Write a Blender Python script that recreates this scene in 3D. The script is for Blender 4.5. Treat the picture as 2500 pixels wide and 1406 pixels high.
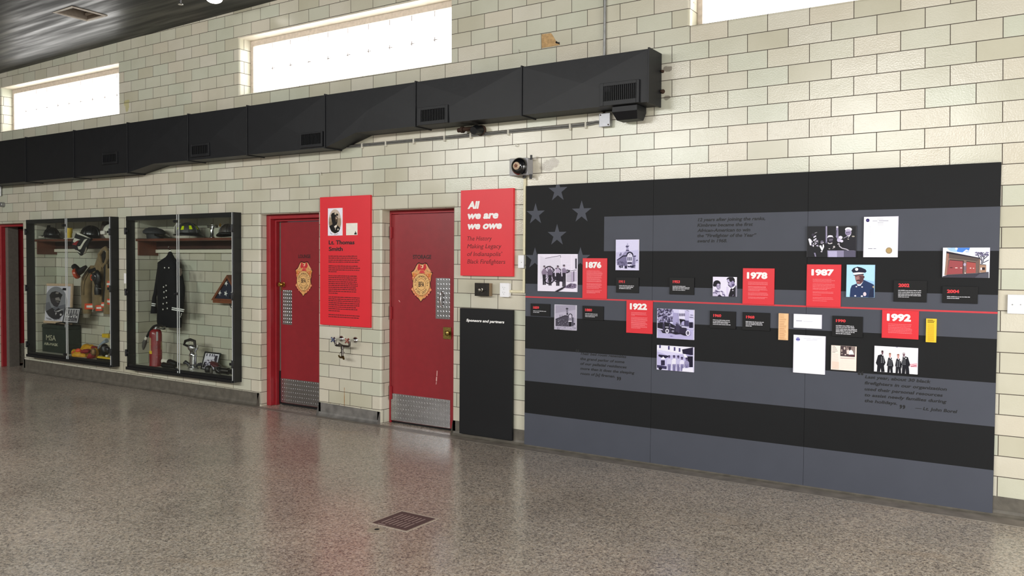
import bpy, bmesh, math, random
import numpy as np
from mathutils import Vector, Matrix, noise

for _o in list(bpy.data.objects):
    bpy.data.objects.remove(_o)
SC = bpy.context.scene
COL = SC.collection
R = math.radians

# ---------------------------------------------------------------- camera
F_PX = 2046.1
CAM = Vector((2.4507, -6.3428, 1.6521))
_yaw, _pit, _rol = .5762, -.0317, .0071
_f = Vector((-math.sin(_yaw)*math.cos(_pit), math.cos(_yaw)*math.cos(_pit), math.sin(_pit)))
_r0 = Vector((math.cos(_yaw), math.sin(_yaw), 0))
_u0 = _r0.cross(_f)
_r = _r0*math.cos(_rol) + _u0*math.sin(_rol)
_u = -_r0*math.sin(_rol) + _u0*math.cos(_rol)
cd = bpy.data.cameras.new('camera')
cam = bpy.data.objects.new('camera', cd)
COL.objects.link(cam)
cd.sensor_width = 36.0
cd.sensor_fit = 'HORIZONTAL'
cd.lens = F_PX/2500*36
cd.clip_end = 100
M = Matrix((( _r.x, _u.x, -_f.x), (_r.y, _u.y, -_f.y), (_r.z, _u.z, -_f.z))).to_4x4()
M.translation = CAM
cam.matrix_world = M
SC.camera = cam

# ---------------------------------------------------------------- world, lights, exposure
w = bpy.data.worlds.new('world')
SC.world = w
w.use_nodes = True
w.node_tree.nodes['Background'].inputs[0].default_value = (.80, .90, 1.0, 1)
w.node_tree.nodes['Background'].inputs[1].default_value = 0.30
SC.view_settings.view_transform = 'Standard'
SC.view_settings.look = 'None'
SC.view_settings.gamma = 1
SC.view_settings.use_curve_mapping = False
SC.view_settings.exposure = 0.0

def area(name, loc, direction, sx, sy, power, col=(1, 1, 1), spread=180):
    ld = bpy.data.lights.new(name, 'AREA')
    ld.shape = 'RECTANGLE'
    ld.size, ld.size_y = sx, sy
    ld.energy = power
    ld.color = col
    ld.spread = R(spread)
    o = bpy.data.objects.new(name, ld)
    o.location = loc
    o.rotation_euler = Vector(direction).to_track_quat('-Z', 'Z').to_euler()
    COL.objects.link(o)
    return o
# daylight: an open vehicle bay in the right-hand end wall, one in the street wall to the right behind the camera,
# and the high glass block windows of the street wall
area('daylight_side_bay', (6.38, -2.9, 1.75), (-1, 0.25, -.5), 3.6, 3.3, 400, (1, .98, .95))
area('daylight_street_bay', (4.7, -9.98, 1.75), (-.15, 1, -.5), 2.9, 3.3, 190, (1, .985, .96))
for _x in (-8.5, -4.4, -.3):
    area('daylight_high_window', (_x, -9.98, 4.02), (0, 1, -.6), 3.0, .62, 255, (1, .99, .96))

# ---------------------------------------------------------------- pixel -> point on a plane of the room
def ray(u, v):
    return _r*((u-1250)/F_PX) - _u*((v-703)/F_PX) + _f
def at(u, v, y=0.0):
    d = ray(u, v)
    return CAM + d*((y-CAM.y)/d.y)
def gz(u, v, z=0.0):
    d = ray(u, v)
    return CAM + d*((z-CAM.z)/d.z)
def atx(u, v, x):
    d = ray(u, v)
    return CAM + d*((x-CAM.x)/d.x)

# ---------------------------------------------------------------- materials
def lin(c):
    return c/12.92 if c <= .04045 else ((c+.055)/1.055)**2.4
def rgb(s):
    if isinstance(s, str):
        s = tuple(int(s[i:i+2], 16)/255 for i in (0, 2, 4))
        return tuple(lin(c) for c in s)
    return tuple(s)
class NT:
    def __init__(self, name):
        self.m = bpy.data.materials.new(name)
        self.m.use_nodes = True
        self.t = self.m.node_tree
        self.n = self.t.nodes
        self.b = self.n['Principled BSDF']
    def add(self, kind, **kw):
        nd = self.n.new(kind)
        for k, v in kw.items():
            if k.startswith('i_'):
                nd.inputs[k[2:].replace('_', ' ')].default_value = v
            else:
                setattr(nd, k, v)
        return nd
    def link(self, a, b):
        self.t.links.new(a, b)
    def coords(self, which='Object'):
        return self.add('ShaderNodeTexCoord').outputs[which]
def ramp(nt, fac, stops):
    r = nt.add('ShaderNodeValToRGB')
    while len(r.color_ramp.elements) < len(stops):
        r.color_ramp.elements.new(.5)
    for e, (p, c) in zip(r.color_ramp.elements, stops):
        e.position = p
        e.color = (*c[:3], 1) if len(c) < 4 else c
    nt.link(fac, r.inputs[0])
    return r.outputs[0]
MATS = {}
def mat(name, col, rough=.5, metal=0., spec=.5, var=.08, scale=30, bump=0., coat=0., sheen=0., bscale=None):
    """plain procedural surface: base colour broken up by a little noise, optional bump"""
    if name in MATS:
        return MATS[name]
    nt = NT(name)
    c = rgb(col)
    co = nt.coords()
    nz = nt.add('ShaderNodeTexNoise', i_Scale=scale, i_Detail=4.)
    nt.link(co, nz.inputs['Vector'])
    o = ramp(nt, nz.outputs[0], [(.3, tuple(k*(1-var) for k in c)), (.7, tuple(min(1, k*(1+var)) for k in c))])
    nt.link(o, nt.b.inputs['Base Color'])
    nt.b.inputs['Roughness'].default_value = rough
    nt.b.inputs['Metallic'].default_value = metal
    nt.b.inputs['Specular IOR Level'].default_value = spec
    nt.b.inputs['Coat Weight'].default_value = coat
    if sheen:
        nt.b.inputs['Sheen Weight'].default_value = sheen
    if bump:
        n2 = nt.add('ShaderNodeTexNoise', i_Scale=bscale or scale*3, i_Detail=3.)
        nt.link(co, n2.inputs['Vector'])
        bp = nt.add('ShaderNodeBump', i_Strength=bump, i_Distance=.01)
        nt.link(n2.outputs[0], bp.inputs['Height'])
        nt.link(bp.outputs[0], nt.b.inputs['Normal'])
    MATS[name] = nt.m
    return nt.m

# ---------------------------------------------------------------- mesh builder
class MB:
    def __init__(self):
        self.bm = bmesh.new()
        self.mi = 0
    def _f(self, vs):
        try:
            f = self.bm.faces.new(vs)
            f.material_index = self.mi
            return f
        except ValueError:
            return None
    def poly(self, pts):
        return self._f([self.bm.verts.new(p) for p in pts])
    def box(self, x0, x1, y0, y1, z0, z1, bev=0., seg=2, rot=None, org=None):
        if x0 > x1: x0, x1 = x1, x0
        if y0 > y1: y0, y1 = y1, y0
        if z0 > z1: z0, z1 = z1, z0
        v = [self.bm.verts.new((x, y, z)) for x in (x0, x1) for y in (y0, y1) for z in (z0, z1)]
        fs = [self._f([v[i] for i in q]) for q in ((0, 1, 3, 2), (4, 6, 7, 5), (0, 4, 5, 1), (2, 3, 7, 6), (0, 2, 6, 4), (1, 5, 7, 3))]
        if bev:
            es = list({e for f in fs for e in f.edges})
            r = bmesh.ops.bevel(self.bm, geom=es, offset=bev, segments=seg, profile=.5, affect='EDGES')
            for f in r['faces']:
                f.material_index = self.mi
            v = list({k for f in r['faces'] for k in f.verts} | {k for k in v if k.is_valid})
        if rot is not None:
            o = Vector(org) if org is not None else Vector(((x0+x1)/2, (y0+y1)/2, (z0+z1)/2))
            for k in v:
                k.co = o + rot @ (k.co-o)
        return v
    def prism(self, pts, y0, y1):
        """outline in (x, z) extruded from y0 (front) to y1"""
        a = [self.bm.verts.new((p[0], y0, p[1])) for p in pts]
        b = [self.bm.verts.new((p[0], y1, p[1])) for p in pts]
        n = len(pts)
        self._f(a)
        self._f(b[::-1])
        for i in range(n):
            self._f([a[i], b[i], b[(i+1) % n], a[(i+1) % n]])
    def rings(self, rs, cap=True, closed=True):
        vr = [[self.bm.verts.new(p) for p in r] for r in rs]
        n = len(vr[0])
        for a, b in zip(vr, vr[1:]):
            for i in range(n if closed else n-1):
                self._f([a[i], a[(i+1) % n], b[(i+1) % n], b[i]])
        if cap:
            self._f(vr[0][::-1])
            self._f(vr[-1])
    def tube(self, pts, r, n=12, cap=True):
        pts = [Vector(p) for p in pts]
        rr = r if isinstance(r, (list, tuple)) else [r]*len(pts)
        rs = []
        up = None
        for i, p in enumerate(pts):
            t = (pts[min(i+1, len(pts)-1)]-pts[max(i-1, 0)]).normalized()
            if up is None:
                up = Vector((0, 0, 1)) if abs(t.z) < .9 else Vector((1, 0, 0))
            a = t.cross(up).normalized()
            up = a.cross(t).normalized()
            rs.append([p + (a*math.cos(k*2*math.pi/n) + up*math.sin(k*2*math.pi/n))*rr[i] for k in range(n)])
        self.rings(rs, cap)
    def lathe(self, prof, org=(0, 0, 0), axis=(0, 0, 1), n=24, cap=True):
        """prof: list of (radius, height along axis)"""
        q = Vector(axis).to_track_quat('Z', 'Y')
        o = Vector(org)
        self.rings([[o + q @ Vector((max(r, 1e-4)*math.cos(k*2*math.pi/n), max(r, 1e-4)*math.sin(k*2*math.pi/n), h)) for k in range(n)] for r, h in prof], cap)
    def ball(self, c, rad, n=20, m=12, rot=None, lump=0., seed=0, lscale=6., zmin=None):
        c = Vector(c)
        if not isinstance(rad, (tuple, list)):
            rad = (rad,)*3
        rs = []
        for j in range(m+1):
            th = math.pi*(j+.001 if j == 0 else (j-.001 if j == m else j))/m
            ring = []
            for k in range(n):
                ph = 2*math.pi*k/n
                d = Vector((math.sin(th)*math.cos(ph), math.sin(th)*math.sin(ph), math.cos(th)))
                p = Vector((d.x*rad[0], d.y*rad[1], d.z*rad[2]))
                if rot is not None:
                    p = rot @ p
                if lump:
                    p *= 1 + lump*noise.noise(c*3 + p*lscale*4 + Vector((seed, seed*2.3, 0)))
                p = c + p
                if zmin is not None and p.z < zmin:
                    p.z = zmin
                ring.append(p)
            rs.append(ring)
        self.rings(rs)
    def loft(self, secs, n=24, p=2.4):
        """secs: (x, y, z, rx, ry) superellipse sections stacked along z"""
        rs = []
        for x, y, z, rx, ry in secs:
            ring = []
            for k in range(n):
                t = 2*math.pi*k/n
                cx, sy = math.cos(t), math.sin(t)
                ring.append((x + rx*math.copysign(abs(cx)**(2/p), cx), y + ry*math.copysign(abs(sy)**(2/p), sy), z))
            rs.append(ring)
        self.rings(rs)
    def build(self, name, m, parent=None, smooth=False, bevel=0., seg=2, recalc=True):
        me = bpy.data.meshes.new(name)
        if recalc:
            bmesh.ops.recalc_face_normals(self.bm, faces=self.bm.faces)
        self.bm.to_mesh(me)
        self.bm.free()
        for k in (m if isinstance(m, (list, tuple)) else [m]):
            me.materials.append(k)
        o = bpy.data.objects.new(name, me)
        COL.objects.link(o)
        if parent is not None:
            o.parent = parent
            o.matrix_parent_inverse = Matrix.Translation(-parent.location) if parent.type == 'EMPTY' else parent.matrix_basis.inverted()
        if smooth:
            for pl in me.polygons:
                pl.use_smooth = True
            if smooth != 2:
                me.set_sharp_from_angle(angle=R(38))
        if bevel:
            b = o.modifiers.new('bevel', 'BEVEL')
            b.width, b.segments = bevel, seg
            b.limit_method = 'ANGLE'
            b.angle_limit = R(40)
        return o
def tag(o, label, cat, group=None, kind=None):
    if label: o['label'] = label
    if cat: o['category'] = cat
    if group: o['group'] = group
    if kind: o['kind'] = kind
    return o
def thing(name, loc, label, cat, group=None, kind=None):
    o = bpy.data.objects.new(name, None)
    o.empty_display_size = .05
    o.location = loc
    COL.objects.link(o)
    return tag(o, label, cat, group, kind)
def bx(name, m, parent, *a, **k):
    b = MB()
    bev = k.pop('bevel', 0)
    b.box(*a, **k)
    return b.build(name, m, parent, bevel=bev)

# ---------------------------------------------------------------- lettering
_fc = bpy.data.curves.new('font_probe', 'FONT')
FONT = _fc.font
def text_polys(s, bold=0., shear=0., spacing=1., res=3):
    c = bpy.data.curves.new('lettering', 'FONT')
    c.body = s
    c.size = 1
    c.shear = shear
    c.offset = bold
    c.space_character = spacing
    c.resolution_u = res
    c.fill_mode = 'FRONT'
    o = bpy.data.objects.new('lettering', c)
    COL.objects.link(o)
    dg = bpy.context.evaluated_depsgraph_get()
    me = bpy.data.meshes.new_from_object(o.evaluated_get(dg))
    vs = [v.co.copy() for v in me.vertices]
    fs = [tuple(p.vertices) for p in me.polygons]
    bpy.data.objects.remove(o)
    bpy.data.meshes.remove(me)
    return vs, fs
def cap_height(bold):
    v, _ = text_polys('H', bold)
    return max(k.y for k in v), min(k.y for k in v)
class Lettering:
    """one mesh holding the lines of one printed text, flat on a plane y"""
    def __init__(self):
        self.v, self.f = [], []
    def put(self, s, x0, x1, z0, h, y, bold=.012, shear=0., spacing=1., caps=None):
        d = max(0, bold-.015)                      # heavy faces: the glyphs struck again around a small circle
        b0 = min(bold, .015)
        vs, fs = text_polys(s, b0, shear, spacing)
        xs = [v.x for v in vs]
        lo, hi = min(xs)-d, max(xs)+d
        top, bot = cap_height(b0)
        top += d; bot -= d
        offs = [(0, 0)] + ([(d*math.cos(k*math.pi/4), d*math.sin(k*math.pi/4)) for k in range(8)] if d else [])
        for j, (ox, oy) in enumerate(offs):
            n = len(self.v)
            for v in vs:
                self.v.append((x0 + (v.x+ox-lo)/(hi-lo)*(x1-x0), y-j*2.5e-5, z0 + (v.y+oy-bot)/(top-bot)*h))
            self.f += [tuple(i+n for i in q) for q in fs]
    def px(self, s, ul, vb, ur, vt, y, **k):
        a, b, t = at(ul, vb, y), at(ur, vb, y), at(ul, vt, y)
        self.put(s, a.x, b.x, a.z, t.z-a.z, y, **k)
    def dashes(self, x0, x1, z, h, y, seed=0):
        """one line of print too small to read: word-long strokes"""
        rnd = random.Random(seed)
        x = x0
        while x < x1 - h:
            wd = min(rnd.uniform(1.6, 5.5)*h, x1-x)
            n = len(self.v)
            self.v += [(x, y, z), (x+wd, y, z), (x+wd, y, z+h*rnd.uniform(.8, 1.15)), (x, y, z+h*rnd.uniform(.8, 1.15))]
            self.f.append((n, n+1, n+2, n+3))
            x += wd + h*.45
    def build(self, name, m, parent):
        me = bpy.data.meshes.new(name)
        me.from_pydata(self.v, [], self.f)
        # face the room (towards -y)
        bm = bmesh.new()
        bm.from_mesh(me)
        for f in bm.faces:
            f.normal_update()
            if f.normal.y > 0:
                f.normal_flip()
        bm.to_mesh(me)
        bm.free()
        me.materials.append(m)
        o = bpy.data.objects.new(name, me)
        COL.objects.link(o)
        if parent is not None:
            o.parent = parent
            o.matrix_parent_inverse = Matrix.Translation(-parent.location) if parent.type == 'EMPTY' else parent.matrix_basis.inverted()
        return o

# ---------------------------------------------------------------- printed pictures: coloured shapes on one flat sheet
def print_material():
    nt = NT('photo_print')
    a = nt.add('ShaderNodeVertexColor', layer_name='print')
    nz = nt.add('ShaderNodeTexNoise', i_Scale=140., i_Detail=3.)
    nt.link(nt.coords(), nz.inputs['Vector'])
    mx = nt.add('ShaderNodeMix', data_type='RGBA', blend_type='MULTIPLY')
    mx.inputs[0].default_value = .07
    nt.link(a.outputs[0], mx.inputs[6])
    nt.link(ramp(nt, nz.outputs[0], [(.35, (.45, .45, .45)), (.65, (1, 1, 1))]), mx.inputs[7])
    nt.link(mx.outputs[2], nt.b.inputs['Base Color'])
    nt.b.inputs['Roughness'].default_value = .45
    nt.b.inputs['Specular IOR Level'].default_value = .25
    return nt.m
PRINT = print_material()
class Print:
    STEP = .00006
    def __init__(self, ox, oy, sc, y, tr=None):
        self.ox, self.oy, self.sc, self.y = ox, oy, sc, y
        self.n = 0
        self.v, self.f, self.c = [], [], []
        self.tr = tr or (lambda u, v, y: at(u, v, y))
        self.clip = self.bounds = None
    def P(self, x, y):
        if self.clip:
            x = min(max(x, self.clip[0]), self.clip[2])
            y = min(max(y, self.clip[1]), self.clip[3])
        p = self.tr(self.ox + x/self.sc, self.oy + y/self.sc, self.y - self.n*self.STEP)
        if self.bounds:
            b = self.bounds
            p.x = min(max(p.x, b[0]), b[1])
            p.z = min(max(p.z, b[2]), b[3])
        return p
    def poly(self, col, pts):
        self.n += 1
        k = len(self.v)
        self.v += [tuple(self.P(*p)) for p in pts]
        self.f.append(tuple(range(k, k+len(pts))))
        self.c.append(rgb(col))
    def rect(self, col, x0, y0, x1, y1):
        self.poly(col, [(x0, y0), (x1, y0), (x1, y1), (x0, y1)])
    def ell(self, col, cx, cy, rx, ry, a=0, n=20):
        ca, sa = math.cos(R(a)), math.sin(R(a))
        self.poly(col, [(cx + rx*math.cos(t)*ca - ry*math.sin(t)*sa, cy + rx*math.cos(t)*sa + ry*math.sin(t)*ca) for t in [2*math.pi*i/n for i in range(n)]])
    def line(self, col, pts, wd):
        for (xa, ya), (xb, yb) in zip(pts, pts[1:]):
            L = math.hypot(xb-xa, yb-ya) or 1
            nx, ny = -(yb-ya)/L*wd/2, (xb-xa)/L*wd/2
            self.poly(col, [(xa+nx, ya+ny), (xb+nx, yb+ny), (xb-nx, yb-ny), (xa-nx, ya-ny)])
    def blots(self, cols, x0, y0, x1, y1, n, r, seed=1):
        rnd = random.Random(seed)
        for _ in range(n):
            self.ell(rnd.choice(cols), rnd.uniform(x0, x1), rnd.uniform(y0, y1), r*rnd.uniform(.5, 1.3), r*rnd.uniform(.4, 1.), rnd.uniform(0, 180), 7)
    def build(self, name, parent):
        me = bpy.data.meshes.new(name)
        me.from_pydata(self.v, [], self.f)
        ca = me.color_attributes.new('print', 'FLOAT_COLOR', 'CORNER')
        i = 0
        for f, c in zip(self.f, self.c):
            for _ in f:
                ca.data[i].color = (*c, 1)
                i += 1
        me.materials.append(PRINT)
        o = bpy.data.objects.new(name, me)
        COL.objects.link(o)
        o.parent = parent
        o.matrix_parent_inverse = Matrix.Translation(-parent.location)
        return o
# ================================================================ THE SETTING
TU, RV = .3048, .3048/2.25
_CU = [-0.00885, 16.40583, 0.05004, 0.07958, -0.05502, 0.03494, -0.04949, -0.0106, 0.0007]
_CV = [10.19235, 0.07049, -14.73796, 0.19106, 0.15396, -0.00969, 0.03024, 0.0044, -0.00299]
def _bas(x, z):
    x /= 5; z = (z-2)/2
    return (1, x, z, x*z, x*x, z*z, x**3, x*x*z, x*z*z)
def tile_u(x, z):
    return sum(a*b for a, b in zip(_CU, _bas(max(min(x, 3), -11.5), z))) + (x-max(min(x, 3), -11.5))/TU
def tile_v(x, z):
    x = max(min(x, 3), -11.5)
    return (31 - sum(a*b for a, b in zip(_CV, _bas(x, z))))/2.25

def tile_material():
    nt = NT('glazed_wall_tile')
    uv = nt.add('ShaderNodeUVMap', uv_map='tiles').outputs[0]
    br = nt.add('ShaderNodeTexBrick', offset=.5, offset_frequency=2, squash=1.)
    nt.link(uv, br.inputs['Vector'])
    br.inputs['Scale'].default_value = 1
    br.inputs['Brick Width'].default_value = 1
    br.inputs['Row Height'].default_value = 1/2.25
    br.inputs['Mortar Size'].default_value = .0095
    br.inputs['Mortar Smooth'].default_value = .15
    br.inputs['Bias'].default_value = 0
    br.inputs['Color1'].default_value = (0, 0, 0, 1)
    br.inputs['Color2'].default_value = (1, 1, 1, 1)
    br.inputs['Mortar'].default_value = (.5, .5, .5, 1)
    col = ramp(nt, br.outputs['Color'], [(0, rgb('bdb9a4')), (.25, rgb('c6c2b0')), (.5, rgb('c2c4b2')), (.75, rgb('cbc4b2')), (1, rgb('cdc9ba'))])
    ob = nt.coords()
    nz = nt.add('ShaderNodeTexNoise', i_Scale=2.2, i_Detail=5.)
    nt.link(ob, nz.inputs['Vector'])
    m1 = nt.add('ShaderNodeMix', data_type='RGBA', blend_type='MULTIPLY')
    m1.inputs[0].default_value = .35
    nt.link(col, m1.inputs[6])
    nt.link(ramp(nt, nz.outputs[0], [(.3, (.72, .70, .62)), (.62, (1, 1, 1))]), m1.inputs[7])
    # worn patches around fixings, rust run below the taps
    def spot(cx, cz, rx, rz, soft=.35):
        mp = nt.add('ShaderNodeMapping')
        mp.inputs['Location'].default_value = (-cx/rx, 0, -cz/rz)
        mp.inputs['Scale'].default_value = (1/rx, 0, 1/rz)
        nt.link(ob, mp.inputs['Vector'])
        n3 = nt.add('ShaderNodeTexNoise', i_Scale=14., i_Detail=4.)
        nt.link(ob, n3.inputs['Vector'])
        ln = nt.add('ShaderNodeVectorMath', operation='LENGTH')
        nt.link(mp.outputs[0], ln.inputs[0])
        ad = nt.add('ShaderNodeMath', operation='ADD')
        nt.link(ln.outputs['Value'], ad.inputs[0])
        nt.link(n3.outputs[0], ad.inputs[1])
        return ramp(nt, ad.outputs[0], [(.9, (1, 1, 1)), (min(1, .9+soft), (0, 0, 0))])
    cur = m1.outputs[2]
    for (cx, cz, rx, rz, c, amt) in [(-3.745, .22, .016, .22, '9a6a2e', .8), (-3.95, .12, .02, .1, '8a6a4a', .4), (-1.28, 2.50, .20, .11, '6b5a50', .45),
                                     (-7.55, 3.62, .12, .16, 'b0a860', .6), (.05, 3.72, .14, .05, '2c2522', .8), (-.2, 3.20, .07, .06, '4a3c30', .6), (-.2, 2.97, .07, .05, '4a3c30', .6)]:
        mm = nt.add('ShaderNodeMix', data_type='RGBA')
        s = spot(cx, cz, rx, rz)
        sc = nt.add('ShaderNodeMath', operation='MULTIPLY')
        nt.link(s, sc.inputs[0])
        sc.inputs[1].default_value = amt
        nt.link(sc.outputs[0], mm.inputs[0])
        nt.link(cur, mm.inputs[6])
        mm.inputs[7].default_value = (*rgb(c), 1)
        cur = mm.outputs[2]
    mo = nt.add('ShaderNodeMix', data_type='RGBA')
    nt.link(br.outputs['Fac'], mo.inputs[0])
    nt.link(cur, mo.inputs[6])
    mo.inputs[7].default_value = (*rgb('4e453c'), 1)
    nt.link(mo.outputs[2], nt.b.inputs['Base Color'])
    # glaze: some tiles smooth, some orange-peel
    n4 = nt.add('ShaderNodeTexNoise', i_Scale=95., i_Detail=2.)
    nt.link(ob, n4.inputs['Vector'])
    n5 = nt.add('ShaderNodeTexNoise', i_Scale=6., i_Detail=2.)
    nt.link(ob, n5.inputs['Vector'])
    st = nt.add('ShaderNodeMapRange')
    nt.link(br.outputs['Color'], st.inputs[0])
    st.inputs[3].default_value = .02
    st.inputs[4].default_value = .13
    hm = nt.add('ShaderNodeMath', operation='MULTIPLY_ADD')
    nt.link(n5.outputs[0], hm.inputs[0])
    hm.inputs[1].default_value = 1.5
    nt.link(n4.outputs[0], hm.inputs[2])
    b1 = nt.add('ShaderNodeBump', i_Distance=.01)
    nt.link(st.outputs[0], b1.inputs['Strength'])
    nt.link(hm.outputs[0], b1.inputs['Height'])
    b2 = nt.add('ShaderNodeBump', i_Strength=.55, i_Distance=.004, invert=True)
    nt.link(br.outputs['Fac'], b2.inputs['Height'])
    nt.link(b1.outputs[0], b2.inputs['Normal'])
    nt.link(b2.outputs[0], nt.b.inputs['Normal'])
    rr = nt.add('ShaderNodeMapRange')
    nt.link(br.outputs['Fac'], rr.inputs[0])
    rr.inputs[3].default_value = .22
    rr.inputs[4].default_value = .8
    nt.link(rr.outputs[0], nt.b.inputs['Roughness'])
    return nt.m
TILE = tile_material()

D_X0, D_X1 = -10.98, -10.15          # far door
L_X0, L_X1 = -5.045, -4.125          # lounge door
S_X0, S_X1 = -3.238, -2.338          # storage door
DOOR_Z = 2.155
N1 = (-9.769, -7.80, .30, 2.17)
N2 = (-7.348, -5.40, .30, 2.17)
W_ = [(-10.72, -7.74, 3.525, 4.165), (-5.385, -2.38, 3.525, 4.16), (-.02, 3.0, 3.522, 4.16)]
HOLES = [(D_X0, D_X1, 0, DOOR_Z, .30, .022), (L_X0, L_X1, 0, DOOR_Z, .34, .022), (S_X0, S_X1, 0, DOOR_Z, .26, .022),
         (*N1, .28, 0), (*N2, .28, 0)] + [(*q, .23, .022) for q in W_]
X_L, X_R, Y_F, Z_TOP = -13.5, 6.4, -10.0, 5.2

def back_wall():
    bm = bmesh.new()
    uvl = bm.loops.layers.uv.new('tiles')
    def face(ps, uvs, mi=0):
        f = bm.faces.new([bm.verts.new(p) for p in ps])
        f.material_index = mi
        for lp, t in zip(f.loops, uvs):
            lp[uvl].uv = t
        return f
    xs, zs = {X_L, X_R}, {0., Z_TOP}
    for x0, x1, z0, z1, d, r in HOLES:
        xs |= {x0-r, x1+r}
        zs |= {max(z0-r, 0), z1+r} if z0 > 0 else {z1+r}
    def fill(s):
        s = sorted(s); out = []
        for a, b in zip(s, s[1:]):
            n = max(1, math.ceil((b-a)/.7))
            out += [a+(b-a)*i/n for i in range(n)]
        return out+[s[-1]]
    xs, zs = fill(xs), fill(zs)
    T = lambda x, z: (tile_u(x, z), tile_v(x, z))
    for xa, xb in zip(xs, xs[1:]):
        for za, zb in zip(zs, zs[1:]):
            xm, zm = (xa+xb)/2, (za+zb)/2
            if any(x0-r < xm < x1+r and z0-r < zm < z1+r for x0, x1, z0, z1, d, r in HOLES):
                continue
            q = [(xa, za), (xb, za), (xb, zb), (xa, zb)]
            face([(x, 0, z) for x, z in q], [T(*k) for k in q])
    for x0, x1, z0, z1, d, r in HOLES:
        loops = []
        K = 6 if r else 0
        dist = 0
        for k in range(K+1):
            t = math.pi/2*k/K if K else math.pi/2
            loops.append((r*(1-math.sin(t)), r*(1-math.cos(t)), r*t))
        loops.append((0, d, r*math.pi/2 + d-r))
        for (e0, y0, s0), (e1, y1, s1) in zip(loops, loops[1:]):
            zb0, zb1 = (z0-e0, z0-e1) if z0 > 0 else (0, 0)
            n = max(1, math.ceil((z1-z0)/.6))
            for sd, xx in ((-1, x0), (1, x1)):
                xa, xb = xx+sd*e0, xx+sd*e1
                for i in range(n):
                    za0, za1 = zb0+(z1+e0-zb0)*i/n, zb1+(z1+e1-zb1)*i/n
                    zc0, zc1 = zb0+(z1+e0-zb0)*(i+1)/n, zb1+(z1+e1-zb1)*(i+1)/n
                    ub = xx + sd*r
                    f = face([(xa, y0, za0), (xb, y1, za1), (xb, y1, zc1), (xa, y0, zc0)],
                             [(tile_u(ub, za0)-sd*s0/TU, tile_v(ub, za0)), (tile_u(ub, za1)-sd*s1/TU, tile_v(ub, za1)),
                              (tile_u(ub, zc1)-sd*s1/TU, tile_v(ub, zc1)), (tile_u(ub, zc0)-sd*s0/TU, tile_v(ub, zc0))])
                    f.smooth = True
                    if sd > 0: f.normal_flip()
            n = max(1, math.ceil((x1-x0)/.7))
            for sd, zz in ((1, z1), (-1, z0)):
                if sd < 0 and z0 <= 0: continue
                for i in range(n):
                    xa0, xa1 = x0-e0+(x1-x0+2*e0)*i/n, x0-e1+(x1-x0+2*e1)*i/n
                    xc0, xc1 = x0-e0+(x1-x0+2*e0)*(i+1)/n, x0-e1+(x1-x0+2*e1)*(i+1)/n
                    zb = zz+sd*r
                    k = sd*1/TU
                    f = face([(xa0, y0, zz+sd*e0), (xc0, y0, zz+sd*e0), (xc1, y1, zz+sd*e1), (xa1, y1, zz+sd*e1)],
                             [(tile_u(xa0, zb), tile_v(xa0, zb)-k*s0), (tile_u(xc0, zb), tile_v(xc0, zb)-k*s0),
                              (tile_u(xc1, zb), tile_v(xc1, zb)-k*s1), (tile_u(xa1, zb), tile_v(xa1, zb)-k*s1)])
                    f.smooth = True
                    if sd < 0: f.normal_flip()
    for nx0, nx1, nz0, nz1 in (N1, N2):
        n = 4
        for i in range(n):
            for j in range(3):
                xa, xb = nx0+(nx1-nx0)*i/n, nx0+(nx1-nx0)*(i+1)/n
                za, zb = nz0+(nz1-nz0)*j/3, nz0+(nz1-nz0)*(j+1)/3
                q = [(xa, za), (xb, za), (xb, zb), (xa, zb)]
                face([(x, .28, z) for x, z in q], [(tile_u(x, z)+.42, tile_v(x, z)) for x, z in q])
    me = bpy.data.meshes.new('wall_back')
    bm.to_mesh(me)
    bm.free()
    me.materials.append(TILE)
    o = bpy.data.objects.new('wall_back', me)
    COL.objects.link(o)
    return tag(o, 'long wall of glazed cream tiles with dark joints', 'wall', kind='structure')
WALL = back_wall()

# exposed clay where one tile has lost its glaze, upper wall
b = MB()
pz = [(1322.5, 84), (1334, 82.5), (1345.5, 81), (1350, 87), (1356, 98), (1364, 106), (1367, 110), (1345, 114), (1323, 117.5)]
b.prism([(at(u, v).x, at(u, v).z) for u, v in pz], -.004, .001)
o = b.build('chipped_tile', mat('bare_clay', 'b89668', .9, var=.2, scale=40, bump=.5), WALL)
o['label'] = 'patch of bare tan clay where the tile glaze broke off'
b = MB()
b.prism([(at(u, v).x, at(u, v).z) for u, v in [(1356.5, 103), (1359, 100.5), (1363, 104), (1366, 103), (1366.5, 108.5), (1363, 107), (1358, 106)]], -.0055, .001)
b.build('hole', mat('hole_shade', '120c08', .9), WALL)  # near-black patch painted to stand for the shade in a hole

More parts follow.
